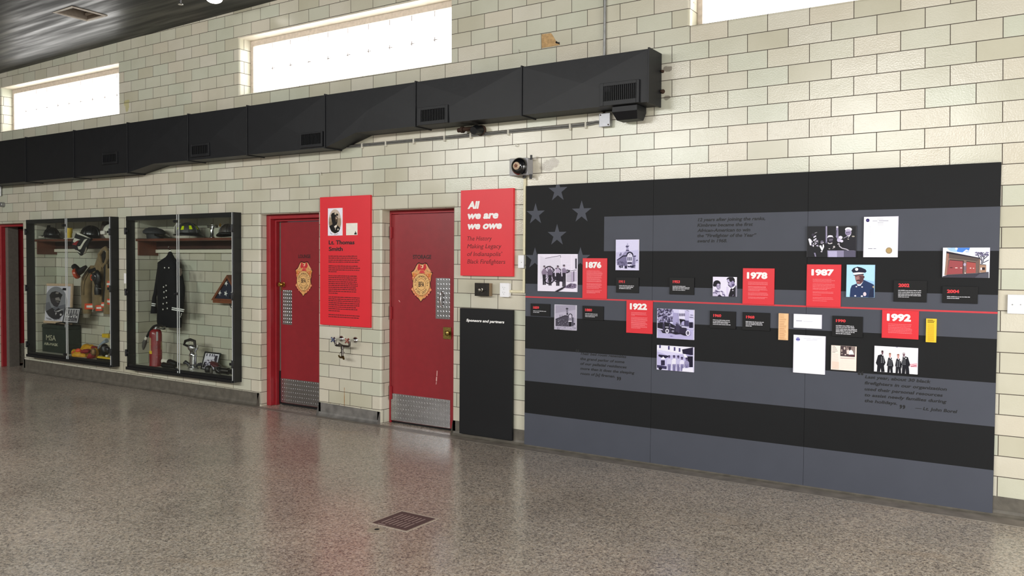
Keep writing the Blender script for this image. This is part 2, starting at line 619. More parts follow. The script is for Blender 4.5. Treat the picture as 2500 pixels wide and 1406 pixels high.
# ---- floor
def floor_material():
    nt = NT('terrazzo_floor')
    ob = nt.coords()
    v1 = nt.add('ShaderNodeTexVoronoi', i_Scale=75.)
    v2 = nt.add('ShaderNodeTexVoronoi', i_Scale=150.)
    nt.link(ob, v1.inputs['Vector']); nt.link(ob, v2.inputs['Vector'])
    g1 = nt.add('ShaderNodeSeparateColor'); nt.link(v1.outputs['Color'], g1.inputs[0])
    g2 = nt.add('ShaderNodeSeparateColor'); nt.link(v2.outputs['Color'], g2.inputs[0])
    c1 = ramp(nt, g1.outputs[0], [(0, rgb('7a736d')), (.2, rgb('a59d93')), (.45, rgb('c4b7a6')), (.7, rgb('cbc4ba')), (.88, rgb('dfd6c6')), (1, rgb('f0e6d0'))])
    c2 = ramp(nt, g2.outputs[1], [(0, rgb('5c5754')), (.35, rgb('ada59c')), (.7, rgb('c6bdb0')), (1, rgb('efe4ce'))])
    for r_ in (c1, c2):
        r_.node.color_ramp.interpolation = 'CONSTANT'
    m = nt.add('ShaderNodeMix', data_type='RGBA')
    m.inputs[0].default_value = .5
    nt.link(c1, m.inputs[6]); nt.link(c2, m.inputs[7])
    nz = nt.add('ShaderNodeTexNoise', i_Scale=.9, i_Detail=6., i_Roughness=.6)
    nt.link(ob, nz.inputs['Vector'])
    m2 = nt.add('ShaderNodeMix', data_type='RGBA', blend_type='MULTIPLY')
    m2.inputs[0].default_value = .55
    nt.link(m.outputs[2], m2.inputs[6])
    nt.link(ramp(nt, nz.outputs[0], [(.3, rgb('b5aca4')), (.5, rgb('e2dcd4')), (.72, rgb('fff4ea'))]), m2.inputs[7])
    # ochre and pale worn streaks
    nz2 = nt.add('ShaderNodeTexNoise', i_Scale=2.6, i_Detail=4., i_Distortion=1.)
    mp = nt.add('ShaderNodeMapping'); mp.inputs['Scale'].default_value = (.35, 1, 1); mp.inputs['Rotation'].default_value = (0, 0, .35)
    nt.link(ob, mp.inputs['Vector']); nt.link(mp.outputs[0], nz2.inputs['Vector'])
    m3 = nt.add('ShaderNodeMix', data_type='RGBA')
    nt.link(ramp(nt, nz2.outputs[0], [(.62, (0, 0, 0)), (.8, (.45, .45, .45))]), m3.inputs[0])
    nt.link(m2.outputs[2], m3.inputs[6]); m3.inputs[7].default_value = (*rgb('a8927a'), 1)
    nt.link(m3.outputs[2], nt.b.inputs['Base Color'])
    rr = nt.add('ShaderNodeMapRange'); nt.link(nz.outputs[0], rr.inputs[0])
    rr.inputs[1].default_value = .3; rr.inputs[2].default_value = .7
    rr.inputs[3].default_value = .16; rr.inputs[4].default_value = .3
    nt.link(rr.outputs[0], nt.b.inputs['Roughness'])
    bp = nt.add('ShaderNodeBump', i_Strength=.05, i_Distance=.002)
    nt.link(g2.outputs[0], bp.inputs['Height']); nt.link(bp.outputs[0], nt.b.inputs['Normal'])
    return nt.m
FLOOR = floor_material()
o = bx('floor', FLOOR, None, X_L, X_R, Y_F, 1.6, -.12, 0)
tag(o, 'speckled grey terrazzo floor with a dull shine', 'floor', kind='structure')

# ---- ceiling (slopes very slightly up to the right), painted black, brush marks
def ceiling_material():
    nt = NT('black_ceiling_paint')
    ob = nt.coords()
    mp = nt.add('ShaderNodeMapping'); mp.inputs['Scale'].default_value = (.6, 9, 1); mp.inputs['Rotation'].default_value = (0, 0, .12)
    nt.link(ob, mp.inputs['Vector'])
    nz = nt.add('ShaderNodeTexNoise', i_Scale=1.4, i_Detail=5.)
    nt.link(mp.outputs[0], nz.inputs['Vector'])
    nt.link(ramp(nt, nz.outputs[0], [(.35, rgb('0d0d0e')), (.65, rgb('151617'))]), nt.b.inputs['Base Color'])
    rr = nt.add('ShaderNodeMapRange'); nt.link(nz.outputs[0], rr.inputs[0])
    rr.inputs[1].default_value = .35; rr.inputs[2].default_value = .65
    rr.inputs[3].default_value = .34; rr.inputs[4].default_value = .6
    nt.link(rr.outputs[0], nt.b.inputs['Roughness'])
    bp = nt.add('ShaderNodeBump', i_Strength=.12, i_Distance=.01)
    nt.link(nz.outputs[0], bp.inputs['Height']); nt.link(bp.outputs[0], nt.b.inputs['Normal'])
    return nt.m
CEIL = ceiling_material()
def ceil_z(x):
    return 4.376 + .0181*(x+10.74)
VENT = (-7.17, -6.79, -1.127, -.736)
b = MB()
for xa, xb, ya, yb in [(X_L, VENT[0], Y_F, .3), (VENT[1], X_R, Y_F, .3), (VENT[0], VENT[1], Y_F, VENT[2]), (VENT[0], VENT[1], VENT[3], .3)]:
    b.poly([(xa, ya, ceil_z(xa)), (xa, yb, ceil_z(xa)), (xb, yb, ceil_z(xb)), (xb, ya, ceil_z(xb))])
    b.poly([(xa, ya, ceil_z(xa)+.5), (xb, ya, ceil_z(xb)+.5), (xb, yb, ceil_z(xb)+.5), (xa, yb, ceil_z(xa)+.5)])
o = b.build('ceiling', CEIL, recalc=False)
tag(o, 'black painted ceiling with brushed sheen', 'ceiling', kind='structure')

# ---- the walls the photo does not show, with the bay-door openings the daylight comes through
PAINT = mat('drab_paint', '75726a', .6, var=.08, scale=2)
def wall_with_openings(name, axis, pos, lo, hi, opens, lab):
    b = MB()
    cuts = sorted([lo, hi] + [k for q in opens for k in q[:2]])
    for a, c in zip(cuts, cuts[1:]):
        mid = (a+c)/2
        zz = 0
        for q in opens:
            if q[0] < mid < q[1]: zz = q[2]
        if axis == 'x': b.box(a, c, pos-.25, pos, zz, Z_TOP)
        else: b.box(pos, pos+.25, a, c, zz, Z_TOP)
    o = b.build(name, PAINT)
    return tag(o, lab, 'wall', kind='structure')
b = MB()
for q in ((X_L, 3.2, 0, 3.7), (6.2, X_R, 0, 3.7), (3.2, 6.2, 3.45, 3.7), (X_L, X_R, 4.34, Z_TOP), (X_L, -10.05, 3.7, 4.34), (-6.95, -5.95, 3.7, 4.34), (-2.85, -1.85, 3.7, 4.34), (1.25, X_R, 3.7, 4.34)):
    b.box(q[0], q[1], Y_F-.25, Y_F, q[2], q[3])
o = b.build('wall_front', PAINT)
tag(o, 'street wall behind the viewer with high windows and an open vehicle bay', 'wall', kind='structure')
wall_with_openings('wall_right', 'y', X_R, Y_F, 1.6, [(-4.95, -1.25, 3.45)], 'end wall to the right with an open vehicle bay')
wall_with_openings('wall_left', 'y', X_L-.25, Y_F, 1.6, [], 'plain end wall at the far left')
# what the ajar far door opens on to
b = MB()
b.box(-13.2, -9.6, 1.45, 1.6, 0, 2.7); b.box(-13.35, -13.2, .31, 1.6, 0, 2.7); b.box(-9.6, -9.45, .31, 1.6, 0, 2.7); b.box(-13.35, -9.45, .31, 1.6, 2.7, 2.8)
b.build('wall_corridor', mat('corridor_shade', '0d0d0d', .9))  # walls coloured near-black to put the passage's shade into them
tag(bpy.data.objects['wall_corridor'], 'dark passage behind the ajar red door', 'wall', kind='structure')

# ---- concrete base course, one object per run
BASE = mat('base_concrete', '5d584f', .55, var=.22, scale=14, bump=.15)
BASE2 = mat('base_concrete_pale', '6d6a66', .5, var=.3, scale=10, bump=.15)
def base_run(xa, xb, za, zb, m, lab, ret_l=0., ret_r=0.):
    b = MB()
    y = -.008
    prof = [(y, 1.), (y, .3), (y-.006, .16), (y-.02, .06), (y-.04, 0.)]
    n = 8
    for i in range(n):
        x0, x1 = xa+(xb-xa)*i/n, xa+(xb-xa)*(i+1)/n
        h0, h1 = za+(zb-za)*i/n, za+(zb-za)*(i+1)/n
        b.poly([(x0, .002, h0), (x0, y, h0), (x1, y, h1), (x1, .002, h1)])
        for (ya, fa), (yb, fb) in zip(prof, prof[1:]):
            b.poly([(x0, ya, h0*fa+.0005), (x0, yb, h0*fb+.0005), (x1, yb, h1*fb+.0005), (x1, ya, h1*fa+.0005)])
    for xx, h, rt, s in ((xa, za, ret_l, 1), (xb, zb, ret_r, -1)):
        b.poly([(xx, y, h), (xx, y-.04, .0005), (xx, .02, .0005), (xx, .02, h)])
        if rt:
            b.box(xx-.001*s, xx+.03*s, y, rt, 0, h)
    o = b.build('baseboard_back', m)
    return tag(o, lab, 'baseboard', kind='structure')
base_run(D_X1+.015, L_X0-.012, .178, .148, BASE, 'dark concrete base course below the two display cases', .28, .09)
base_run(L_X1+.012, S_X0-.012, .140, .124, BASE2, 'pale worn concrete base course between the two red doors', .2, .11)
base_run(S_X1+.012, X_R, .140, .118, BASE, 'grey concrete base course behind the timeline wall panel', .1)
base_run(X_L, D_X0-.012, .178, .178, BASE, 'dark concrete base course left of the ajar red door')

# thin pale divider strip let into the floor along the wall
pts = [gz(u, v) for u, v in ((470, 972), (620, 996), (692, 1006.8), (800, 1022), (1030, 1051), (1200, 1079.5), (1350, 1103), (1500, 1127), (2300, 1254), (2500, 1288), (2700, 1321))]
pts = [Vector((p.x, -.105-.012*(p.x+6)*(1 if p.x > -5 else .3), 0)) for p in pts]
b = MB()
for p, q in zip(pts, pts[1:]):
    b.poly([(p.x, p.y-.005, .0012), (q.x, q.y-.005, .0012), (q.x, q.y+.005, .0012), (p.x, p.y+.005, .0012)])
o = b.build('trim_1', mat('divider_strip', 'c9c0b4', .4, var=.1))
tag(o, 'thin pale divider strip let into the floor along the wall', 'floor trim', kind='structure')
b = MB()
for p, q in zip(pts, pts[1:]):
    b.poly([(p.x, p.y+.005, .0008), (q.x, q.y+.005, .0008), (q.x, -.02, .0008), (p.x, -.02, .0008)])
o = b.build('trim_2', mat('cove_cement', '7d756c', .45, var=.25, scale=9))
tag(o, 'smooth grey cement border between floor strip and wall', 'floor trim', kind='structure')

# ---- glass block windows
def glow_material():
    nt = NT('daylit_glass_block')
    em = nt.add('ShaderNodeEmission')
    em.inputs[0].default_value = (1, .985, .95, 1)
    em.inputs[1].default_value = 5.0
    nt.link(em.outputs[0], nt.n['Material Output'].inputs[0])
    return nt.m
GLOW = glow_material()
WFR = mat('window_putty', 'c9bcae', .6, var=.12)
WJ = mat('block_mortar', '8d8078', .8, var=.2)
LINT = mat('lintel_paint', 'cfc6b4', .45, var=.1, scale=8)
for i, (x0, x1, z0, z1) in enumerate(W_):
    w = thing('window_%d' % (i+1), ((x0+x1)/2, .2, z0), ['glass block window at the far left, blown out by daylight', 'middle glass block window above the black duct', 'glass block window at the upper right, cut by the picture edge'][i], 'window', kind='structure')
    f = .045
    b = MB()
    b.box(x0, x0+f, .16, .229, z0, z1); b.box(x1-f, x1, .16, .229, z0, z1)
    b.box(x0+f, x1-f, .16, .229, z1-f-.02, z1); b.box(x0+f, x1-f, .175, .229, z0, z0+.018)
    b.build('window_frame', WFR, w, bevel=.004)
    bx('lintel', LINT, w, x0-.015, x1+.015, -.004, .16, z1-.002, z1+.012)
    b = MB()
    gx0, gx1, gz0, gz1 = x0+f, x1-f, z0+.018, z1-f-.02
    n = round((gx1-gx0)/.3)
    for k in range(n):
        for j in range(2):
            xa, xb = gx0+(gx1-gx0)*k/n, gx0+(gx1-gx0)*(k+1)/n
            za, zb = gz0+(gz1-gz0)*j/2, gz0+(gz1-gz0)*(j+1)/2
            b.box(xa+.0005, xb-.0005, .19, .225, za+.0005, zb-.0005, bev=.006, seg=1)
    b.build('glass_blocks', GLOW, w)
    b = MB()
    zm = (gz0+gz1)/2
    for k in range(1, n):  # joints cut short to imitate daylight glare washing them out
        xk = gx0+(gx1-gx0)*k/n
        s = .035 if i < 2 else .0
        b.box(xk-.003, xk+.003, .186, .192, gz1-.05, gz1)
        if s:
            b.box(xk-.003, xk+.003, .186, .192, zm-s*.5, zm+s*.7)
            b.box(xk-s*.6, xk+s, .186, .192, zm-.003, zm+.003)
    b.build('mortar_joint', WJ, w)
# ================================================================ DOORS
RED_D = mat('door_red_paint', '8a1e26', .38, var=.06, scale=18, bump=.03)
RED_F = mat('frame_red_paint', '951f27', .4, var=.08, scale=14, bump=.05)
STEEL = mat('bright_steel', 'b9b9bb', .28, 1., var=.06)
BRASS = mat('brass', 'b08d45', .3, 1., var=.15, scale=60)
CHROME = mat('chrome', 'd2d2d4', .1, 1., var=.03)
BLACK_M = mat('black_metal', '101113', .42, var=.1)
WORN = mat('worn_lock_brass', '8f7b45', .38, 1., var=.35, scale=80)
GREYSTRIP = mat('grey_rabbet', '6d675f', .6, var=.1)
GAP_SHADE = mat('gap_shade', '0a0808', .9)  # shade in gaps and holes, put in as near-black colour
MAROON = mat('maroon_vinyl', '2e0a0e', .5, var=.02)
WHITE_V = mat('white_vinyl', 'f2f0ee', .5, var=.01)
BLACK_V = mat('black_vinyl', '0e0f12', .5, var=.02)

def diamond_plate(name, parent, x0, x1, z0, z1, y, pitch=.034):
    """steel tread plate facing -y with raised slanting lugs"""
    b = MB()
    b.box(x0, x1, y, y+.003, z0, z1)
    nx, nz = int((x1-x0)/pitch), int((z1-z0)/pitch*1.6)
    for j in range(nz):
        for i in range(nx):
            cx = x0 + (i+.5+(.25 if j % 2 else -.25))*(x1-x0)/nx
            cz = z0 + (j+.5)*(z1-z0)/nz
            s = -1 if j % 2 else 1
            L, wd = pitch*.36, pitch*.10
            ax, az = L*.6*s, L*.8
            px, pz = wd*.8, -wd*.6*s
            t = [b.bm.verts.new(p) for p in ((cx-ax, y, cz-az), (cx+px, y, cz+pz), (cx+ax, y, cz+az), (cx-px, y, cz-pz))]
            m = [b.bm.verts.new(p) for p in ((cx-ax*.35, y-.0022, cz-az*.35), (cx+ax*.35, y-.0022, cz+az*.35))]
            b._f([t[0], t[1], m[1], m[0]]); b._f([t[1], t[2], m[1]])
            b._f([t[2], t[3], m[0], m[1]]); b._f([t[3], t[0], m[0]])
    return b.build(name, STEEL, parent)

def arc_letters(L, s, cx, cz, rad, a0, a1, h, y, bold, inward=False):
    n = len(s)
    top, bot = cap_height(bold)
    for i, ch in enumerate(s):
        if ch == ' ': continue
        a = R(a0 + (a1-a0)*(i+.5)/n)
        vs, fs = text_polys(ch, bold)
        xs = [v.x for v in vs]; mid = (min(xs)+max(xs))/2
        k = h/(top-bot)
        ux, uz = math.cos(a), math.sin(a)               # outwards
        if inward: rx, rz, ox, oz = -uz, ux, -ux, -uz
        else: rx, rz, ox, oz = uz, -ux, ux, uz
        m = len(L.v)
        bx_, bz_ = cx+ux*(rad+(h if inward else 0)), cz+uz*(rad+(h if inward else 0))
        for v in vs:
            X, Y = (v.x-mid)*k*.92, (v.y-bot)*k
            L.v.append((bx_+rx*X+ox*Y, y, bz_+rz*X+oz*Y))
        L.f += [tuple(q+m for q in f) for f in fs]

def star_pts(cx, cz, r, rot=90, k=.382):
    return [(cx + (r if i % 2 == 0 else r*k)*math.cos(R(rot+36*i)), cz + (r if i % 2 == 0 else r*k)*math.sin(R(rot+36*i))) for i in range(10)]

def badge(parent, u, v, y, sx, sz):
    """department badge decal; drawn in units of the close-up, origin at the middle of the ring"""
    c = at(u, v, y)
    P = Print(0, 0, 1, y-.0004, tr=lambda a, b, yy: Vector((c.x+(a-275)*sx, yy, c.z-(b-530)*sz)))
    out = [(225, 232), (245, 228), (262, 240), (285, 243), (305, 240), (325, 228), (350, 235), (370, 275), (385, 320), (400, 350), (432, 367), (418, 400), (414, 460), (400, 500), (404, 560), (414, 600), (402, 640), (372, 672), (347, 697), (322, 732), (302, 732), (268, 777), (235, 734), (208, 717), (193, 690), (163, 668), (138, 627), (136, 588), (150, 570), (158, 500), (148, 480), (142, 400), (128, 358), (160, 340), (180, 310), (200, 265)]
    P.poly('3d0d12', out)
    ins = [((x-272)*.93+272, (z-505)*.945+505) for x, z in out]
    P.poly('e0a064', ins)
    P.poly('d9853f', [(152, 372), (225, 395), (275, 378), (330, 395), (408, 372), (400, 470), (330, 430), (275, 420), (210, 430), (150, 470)])
    # eagle
    P.poly('c8323a', [(228, 252), (246, 244), (258, 262), (262, 300), (300, 300), (306, 262), (324, 244), (340, 252), (345, 300), (318, 345), (300, 330), (252, 330), (232, 345), (214, 300)])
    P.poly('e8a878', [(200, 300), (216, 262), (226, 250), (232, 262), (222, 300), (196, 345), (160, 362)])
    P.poly('e8a878', [(372, 300), (352, 262), (342, 250), (334, 262), (346, 300), (374, 345), (412, 362)])
    P.poly('9a8a5a', [(225, 320), (200, 350), (170, 362), (212, 352)]); P.poly('9a8a5a', [(340, 320), (365, 350), (398, 362), (352, 352)])
    P.ell('f0c4a0', 282, 285, 17, 24); P.ell('c8323a', 274, 284, 11, 14)
    P.poly('d4484a', [(240, 380), (262, 335), (302, 335), (325, 380), (275, 372)])
    P.poly('b02a30', [(228, 390), (275, 372), (326, 390), (320, 402), (275, 386), (232, 402)])
    # scrolls
    for sx_ in (-1, 1):
        for (a, b_, r1) in ((122, 600, 16), (100, 640, 14), (78, 672, 13), (52, 694, 12), (112, 440, 13), (88, 402, 12)):
            P.ell('c04030', 275+sx_*a, b_, r1+3, r1+4); P.ell('e8a070', 275+sx_*a, b_, r1-1, r1)
    P.poly('e3a866', [(238, 700), (300, 700), (268, 765)])
    P.ell('6a4420', 275, 530, 117, 152, n=40); P.ell('e9b878', 275, 530, 113, 148, n=40)
    P.ell('6a4420', 275, 530, 62, 82, n=32); P.ell('e9b878', 275, 530, 58, 77, n=32)
    for xx in (194, 358):
        P.poly('6a4420', [(xx+ (p[0])*11, 540 - p[1]*14) for p in star_pts(0, 0, 1)])
    o = P.build('badge_emblem', parent)
    o['label'] = 'orange badge decal with an eagle and ring lettering'
    yy = P.y-(P.n+2)*P.STEP
    L = Lettering()
    ra = 150*sz
    arc_letters(L, 'INDIANAPOLIS', c.x, c.z, ra*.64, 176, 4, ra*.22, yy, .012)
    arc_letters(L, 'FIRE DEPT', c.x, c.z, ra*.66, 212, 328, ra*.22, yy, .012, inward=True)
    L.put('BFA', c.x-39*sx, c.x+41*sx, c.z-34*sz, 72*sz, yy, bold=.03)
    L.put('I F D', c.x-22*sx, c.x+22*sx, c.z-166*sz, 20*sz, yy, bold=.0)
    L.build('badge_lettering', mat('badge_brown', '3a2414', .6), o if False else parent)

def hinge(parent, x, y, z0, z1, m=None):
    b = MB()
    b.tube([(x, y-.008, z0), (x, y-.008, z1)], .0075, 10)
    b.box(x, x+.022, y-.004, y, z0+.006, z1-.006)
    return b.build('hinge', m or RED_F, parent, smooth=True)

# ---- storage door
d3 = thing('door_3', ((S_X0+S_X1)/2, .13, 0), 'closed red storage door with a diamond plate kick panel, right of the two red doors', 'door', kind='structure')
yf = .123
xs0, xs1 = at(955.3, 800, yf+.006).x, S_X1-.022
zs1 = at(1030, 521.5, yf+.006).z
b = MB()
b.box(S_X0, xs0-.003, yf, .255, 0, DOOR_Z-.001); b.box(xs1+.003, S_X1, yf, .255, 0, DOOR_Z-.001)
b.box(xs0-.003, xs1+.003, yf, .255, zs1+.004, DOOR_Z-.001)
b.build('door_frame', RED_F, d3, bevel=.004)
bx('slab', RED_D, d3, xs0, xs1, yf+.006, yf+.05, .022, zs1, bevel=.003)
bx('threshold_shade', GAP_SHADE, d3, xs0, xs1, yf+.02, yf+.3, 0, .022)  # solid dark block painted as the shade under the slab
ysl = yf+.006
for (va, vb) in ((553, 583), (747, 780), (941, 975)):
    p, q = at(953, vb, yf), at(953, va, yf)
    hinge(d3, xs0-.004, yf, p.z, q.z)
p, q = at(955.5, 959.5, ysl), at(1099, 1052.5, ysl)
diamond_plate('kick_plate', d3, xs0+.002, min(q.x, xs1-.002), .026, p.z, ysl-.003)
p, q = at(1064.6, 678.5, ysl), at(1098.8, 780, ysl)
pp = diamond_plate('push_plate', d3, p.x, min(q.x, xs1-.004), q.z+.002, p.z, ysl-.003)
a, c = at(1081.5, 714, ysl), at(1081.5, 748, ysl)
b = MB()
for z in (a.z, c.z):
    b.box(a.x-.014, a.x+.014, ysl-.010, ysl-.003, z-.014, z+.014, bev=.004)
b.tube([(a.x, ysl-.006, a.z), (a.x-.004, ysl-.03, a.z-.012), (a.x-.006, ysl-.036, (a.z+c.z)/2), (a.x-.004, ysl-.03, c.z+.012), (a.x, ysl-.006, c.z)], [.009, .01, .013, .01, .009], 12)
b.build('pull_handle', CHROME, d3, smooth=True)
p, q = at(1083, 798, ysl), at(1102, 828.5, ysl)
bx('lock_plate', WORN, d3, p.x, min(q.x, xs1-.002), ysl-.008, ysl, q.z, p.z, bevel=.002)
k = at(1091, 813, ysl-.03)
b = MB()
b.lathe([(.012, 0), (.012, .014), (.02, .022), (.026, .032), (.024, .042), (.014, .048), (0, .05)], (k.x+.012, ysl-.008, k.z), (0, -1, 0))
b.build('door_knob', WORN, d3, smooth=True)
L = Lettering()
L.px('STORAGE', 1007.9, 632, 1053, 622.2, ysl-.0005, bold=.03)
L.build('door_lettering', mat('door_letters', '2a0a0c', .5), d3)
c0 = at(1028.9, 694.3, ysl)
SX = (at(1029.9, 694.3, ysl).x-c0.x)/5.62
SZ = (c0.z-at(1028.9, 695.3, ysl).z)/5.62
badge(d3, 1028.9, 694.3, ysl, SX, SZ)
b = MB()
for u0, v0, u1, v1, wd in ((1067.5, 905, 1066.2, 918, .006), (1066.3, 920, 1065, 930, .008), (1065.5, 932, 1064.5, 938, .004), (974, 733, 976, 737, .006)):
    p, q = at(u0, v0, ysl-.0006), at(u1, v1, ysl-.0006)
    b.poly([(p.x-wd, p.y, p.z), (q.x-wd*.5, p.y, q.z), (q.x+wd, p.y, q.z-.004), (p.x+wd*.6, p.y, p.z)])
b.build('paint_scratch', mat('scratch_pale', 'd9a9a4', .7), d3)

# ---- lounge door: deeper frame, brass lever at the left
d2 = thing('door_2', ((L_X0+L_X1)/2, .2, 0), 'closed red lounge door set deep in its frame, left of the two red doors', 'door', kind='structure')
yf = .093
x1 = at(660, 750, yf).x
y1 = atx(670.5, 750, x1).y
x2 = at(674, 750, y1).x
ys = atx(681, 750, x2).y
xs0 = at(685.5, 750, ys).x
zh1 = at(720, 533, yf).z
zh2 = at(720, 537, y1).z
b = MB()
b.box(L_X0, x1, yf, .33, 0, DOOR_Z-.001); b.box(L_X1-(x1-L_X0), L_X1, yf, .33, 0, DOOR_Z-.001)
b.box(x1, L_X1-(x1-L_X0), yf, .33, zh1, DOOR_Z-.001)
b.build('door_frame', RED_F, d2, bevel=.004)
b = MB()
b.box(x1, x2, y1, .33, 0, zh1); b.box(L_X1-(x2-L_X0), L_X1-(x1-L_X0), y1, .33, 0, zh1)
b.box(x2, L_X1-(x2-L_X0), y1, .33, zh2-.012, zh1)
b.build('door_stop', RED_F, d2, bevel=.003)
xs1 = L_X1-(x2-L_X0)-.004
bx('rabbet_strip', GREYSTRIP, d2, x2, xs0-.004, ys+.012, ys+.05, .0, zh2-.012)
bx('slab', RED_D, d2, xs0, xs1, ys, ys+.045, .03, zh2-.02, bevel=.003)
bx('threshold_shade', GAP_SHADE, d2, xs0, xs1, ys+.02, ys+.12, 0, .03)  # dark block again, colour for the shade below the door
p = at(684, 905, ys)
bx('gap_shade_strip', BLACK_M, d2, x2+.004, xs0, ys-.002, ys+.012, .012, p.z)  # black strip added for the shade in the slightly open gap
p = at(684, 922.5, ys); q = at(775, 1000, ys)
diamond_plate('kick_plate', d2, xs0+.002, xs1-.003, .034, p.z, ys-.003)
p, q = at(690, 707.5, ys), at(713, 793, ys)
diamond_plate('push_plate', d2, p.x, q.x, q.z, p.z, ys-.003, pitch=.03)
k = at(691, 694, ys)
b = MB()
b.lathe([(.026, 0), (.026, .006), (.012, .01), (.012, .03), (.024, .04), (.028, .052), (.022, .064), (0, .068)], (k.x+.01, ys, k.z), (0, -1, 0))
b.box(k.x-.03, k.x-.012, ys-.002, ys, k.z-.075, k.z-.02)
b.build('door_knob', BRASS, d2, smooth=True)
L = Lettering()
L.px('LOUNGE', 728.6, 630, 758, 621.3, ys-.0005, bold=.03)
L.build('door_lettering', mat('door_letters', '2a0a0c', .5), d2)
badge(d2, 741.5, 685.4, ys, SX, SZ)

# ---- far door, swung open into the passage behind
d1 = thing('door_1', ((D_X0+D_X1)/2, .1, 0), 'red door standing ajar at the far left edge, hinges showing', 'door', kind='structure')
yf = .08
x1 = at(4, 700, yf).x
y1 = atx(14.5, 700, x1).y
b = MB()
b.box(D_X0, x1, yf, .29, 0, DOOR_Z-.001); b.box(D_X1-(x1-D_X0)*.4, D_X1, yf+.1, .29, 0, DOOR_Z-.001)
z1 = at(30, 553, yf).z
b.box(x1, D_X1-(x1-D_X0)*.4, yf, .29, z1, DOOR_Z-.001)
b.build('door_frame', RED_F, d1, bevel=.004)
bx('rabbet_strip', GREYSTRIP, d1, x1, at(21, 700, y1).x, y1, .29, 0, z1)
hp = at(28.5, 700, .24)
th = R(80)
rot = Matrix.Rotation(th, 3, 'Z')
def swing(b):
    for v in b.bm.verts:
        v.co = Vector((hp.x, .24, 0)) + rot @ v.co
b = MB()
b.box(0, .78, -.048, 0, .03, z1-.02)
swing(b)
b.build('slab', RED_D, d1, bevel=.003)
b = MB()
b.box(.012, .77, -.052, -.0485, .035, at(45, 838, .3).z)
swing(b)
b.build('kick_plate', mat('dull_tread_plate', '8a8478', .4, .9, var=.3, scale=60, bump=.8, bscale=120), d1)
for va, vb in ((575, 591), (705, 722), (835, 852)):
    za, zb = at(27, vb, .24).z, at(27, va, .24).z
    b = MB()
    b.box(-.004, 0, -.044, -.006, za, zb)
    swing(b)
    b.tube([(hp.x-.006, .205, za-.012), (hp.x-.006, .205, zb+.02)], .008, 10)
    b.build('hinge', STEEL, d1)

# ================================================================ BLACK AIR DUCT
DUCT = mat('duct_black_paint', '121316', .5, spec=.35, var=.12, scale=9, bump=.06)
DUCT_SHADE = mat('duct_shade', '040404', .9)  # near-black colour for the shade behind slats and up the vent shaft
dx = [-10.9, -9.57, -8.365, -7.172, -5.984, -4.963, -3.783, -2.604, -1.432, -.257]
YD = -.235
ZT = 3.318
def zbot(x):
    if x < -7.172: return 2.712
    if x < -6.66: return 2.712+(x+7.172)/.512*.078
    if x < -3.783: return 2.79
    if x < -3.36: return 2.79+(x+3.783)/.423*.118
    return 2.908
duct = thing('air_duct', (-5.5, 0, 2.7), 'long black painted sheet metal air duct running along the upper wall', 'air duct')
for i, (xa, xb) in enumerate(zip(dx, dx[1:])):
    b = MB()
    g = .004
    xa_, xb_ = xa+g, xb-g
    n = 8
    xs = sorted({xa_ + (xb_-xa_)*k/n for k in range(n+1)} | {k for k in (-6.66, -3.36) if xa_ < k < xb_})
    # body skin: top, bottom, ends
    for p, q in zip(xs, xs[1:]):
        b.poly([(p, YD, zbot(p)), (q, YD, zbot(q)), (q, -.001, zbot(q)), (p, -.001, zbot(p))])
        b.poly([(p, YD, ZT), (p, -.001, ZT), (q, -.001, ZT), (q, YD, ZT)])
    for xx in (xa_, xb_):
        b.poly([(xx, YD, zbot(xx)), (xx, YD, ZT), (xx, -.001, ZT), (xx, -.001, zbot(xx))])
    # front sheet, cross-broken: its middle bellies out a little
    cx, cz = (xa_+xb_)/2, (ZT+max(zbot(xa_), zbot(xb_)))/2
    mid = (cx, YD-.010, cz)
    rim = [(x, YD, zbot(x)) for x in xs] + [(x, YD, ZT) for x in xs[::-1]]
    for p, q in zip(rim, rim[1:]+rim[:1]):
        b.poly([p, q, mid])
    bmesh.ops.remove_doubles(b.bm, verts=b.bm.verts, dist=1e-5)
    b.build('duct_section', DUCT, duct)
for x in dx[1:]:
    bx('standing_seam', DUCT, duct, x-.007, x+.007, YD-.012, -.001, zbot(x)-.010, ZT+.010, bevel=.002)
def register(u0, v0, u1, v1, fu0, fv0, fu1, fv1, nsl, closed=False):
    a, c = at(u0, v0, YD-.01), at(u1, v1, YD-.01)
    fa, fc = at(fu0, fv0, YD-.01), at(fu1, fv1, YD-.01)
    y = YD-.012
    b = MB()
    for q in ((fa.x, a.x, fc.z, fa.z), (c.x, fc.x, fc.z, fa.z), (a.x, c.x, a.z, fa.z), (a.x, c.x, fc.z, c.z)):
        b.box(q[0], q[1], y-.006, YD+.004, q[2], q[3])
    f = b.build('register', DUCT, duct, bevel=.002)
    bb = MB()
    bb.box(a.x, c.x, YD-.0055, YD-.0045, c.z, a.z)
    bb.build('opening_shade', DUCT_SHADE, f)  # dark sheet over the duct skin, painted shade behind the slats
    s = MB()
    for k in range(nsl):
        x = a.x+(c.x-a.x)*(k+.5)/nsl
        s.box(x-.0028, x+.0028, y-.004, YD-.006, c.z, a.z)
    s.build('slats', DUCT, f)
register(1474, 212, 1553.6, 239, 1465, 205, 1561, 250, 17)
register(1028, 270, 1087, 291, 1019.5, 264, 1094, 299, 15)
register(735.8, 329.5, 784.2, 350, 732, 326, 788, 357, 14)
register(469, 358, 507, 373.5, 464.5, 353, 511.5, 380, 9)
register(252, 379.5, 283, 393.5, 248.5, 374, 287, 399, 8)
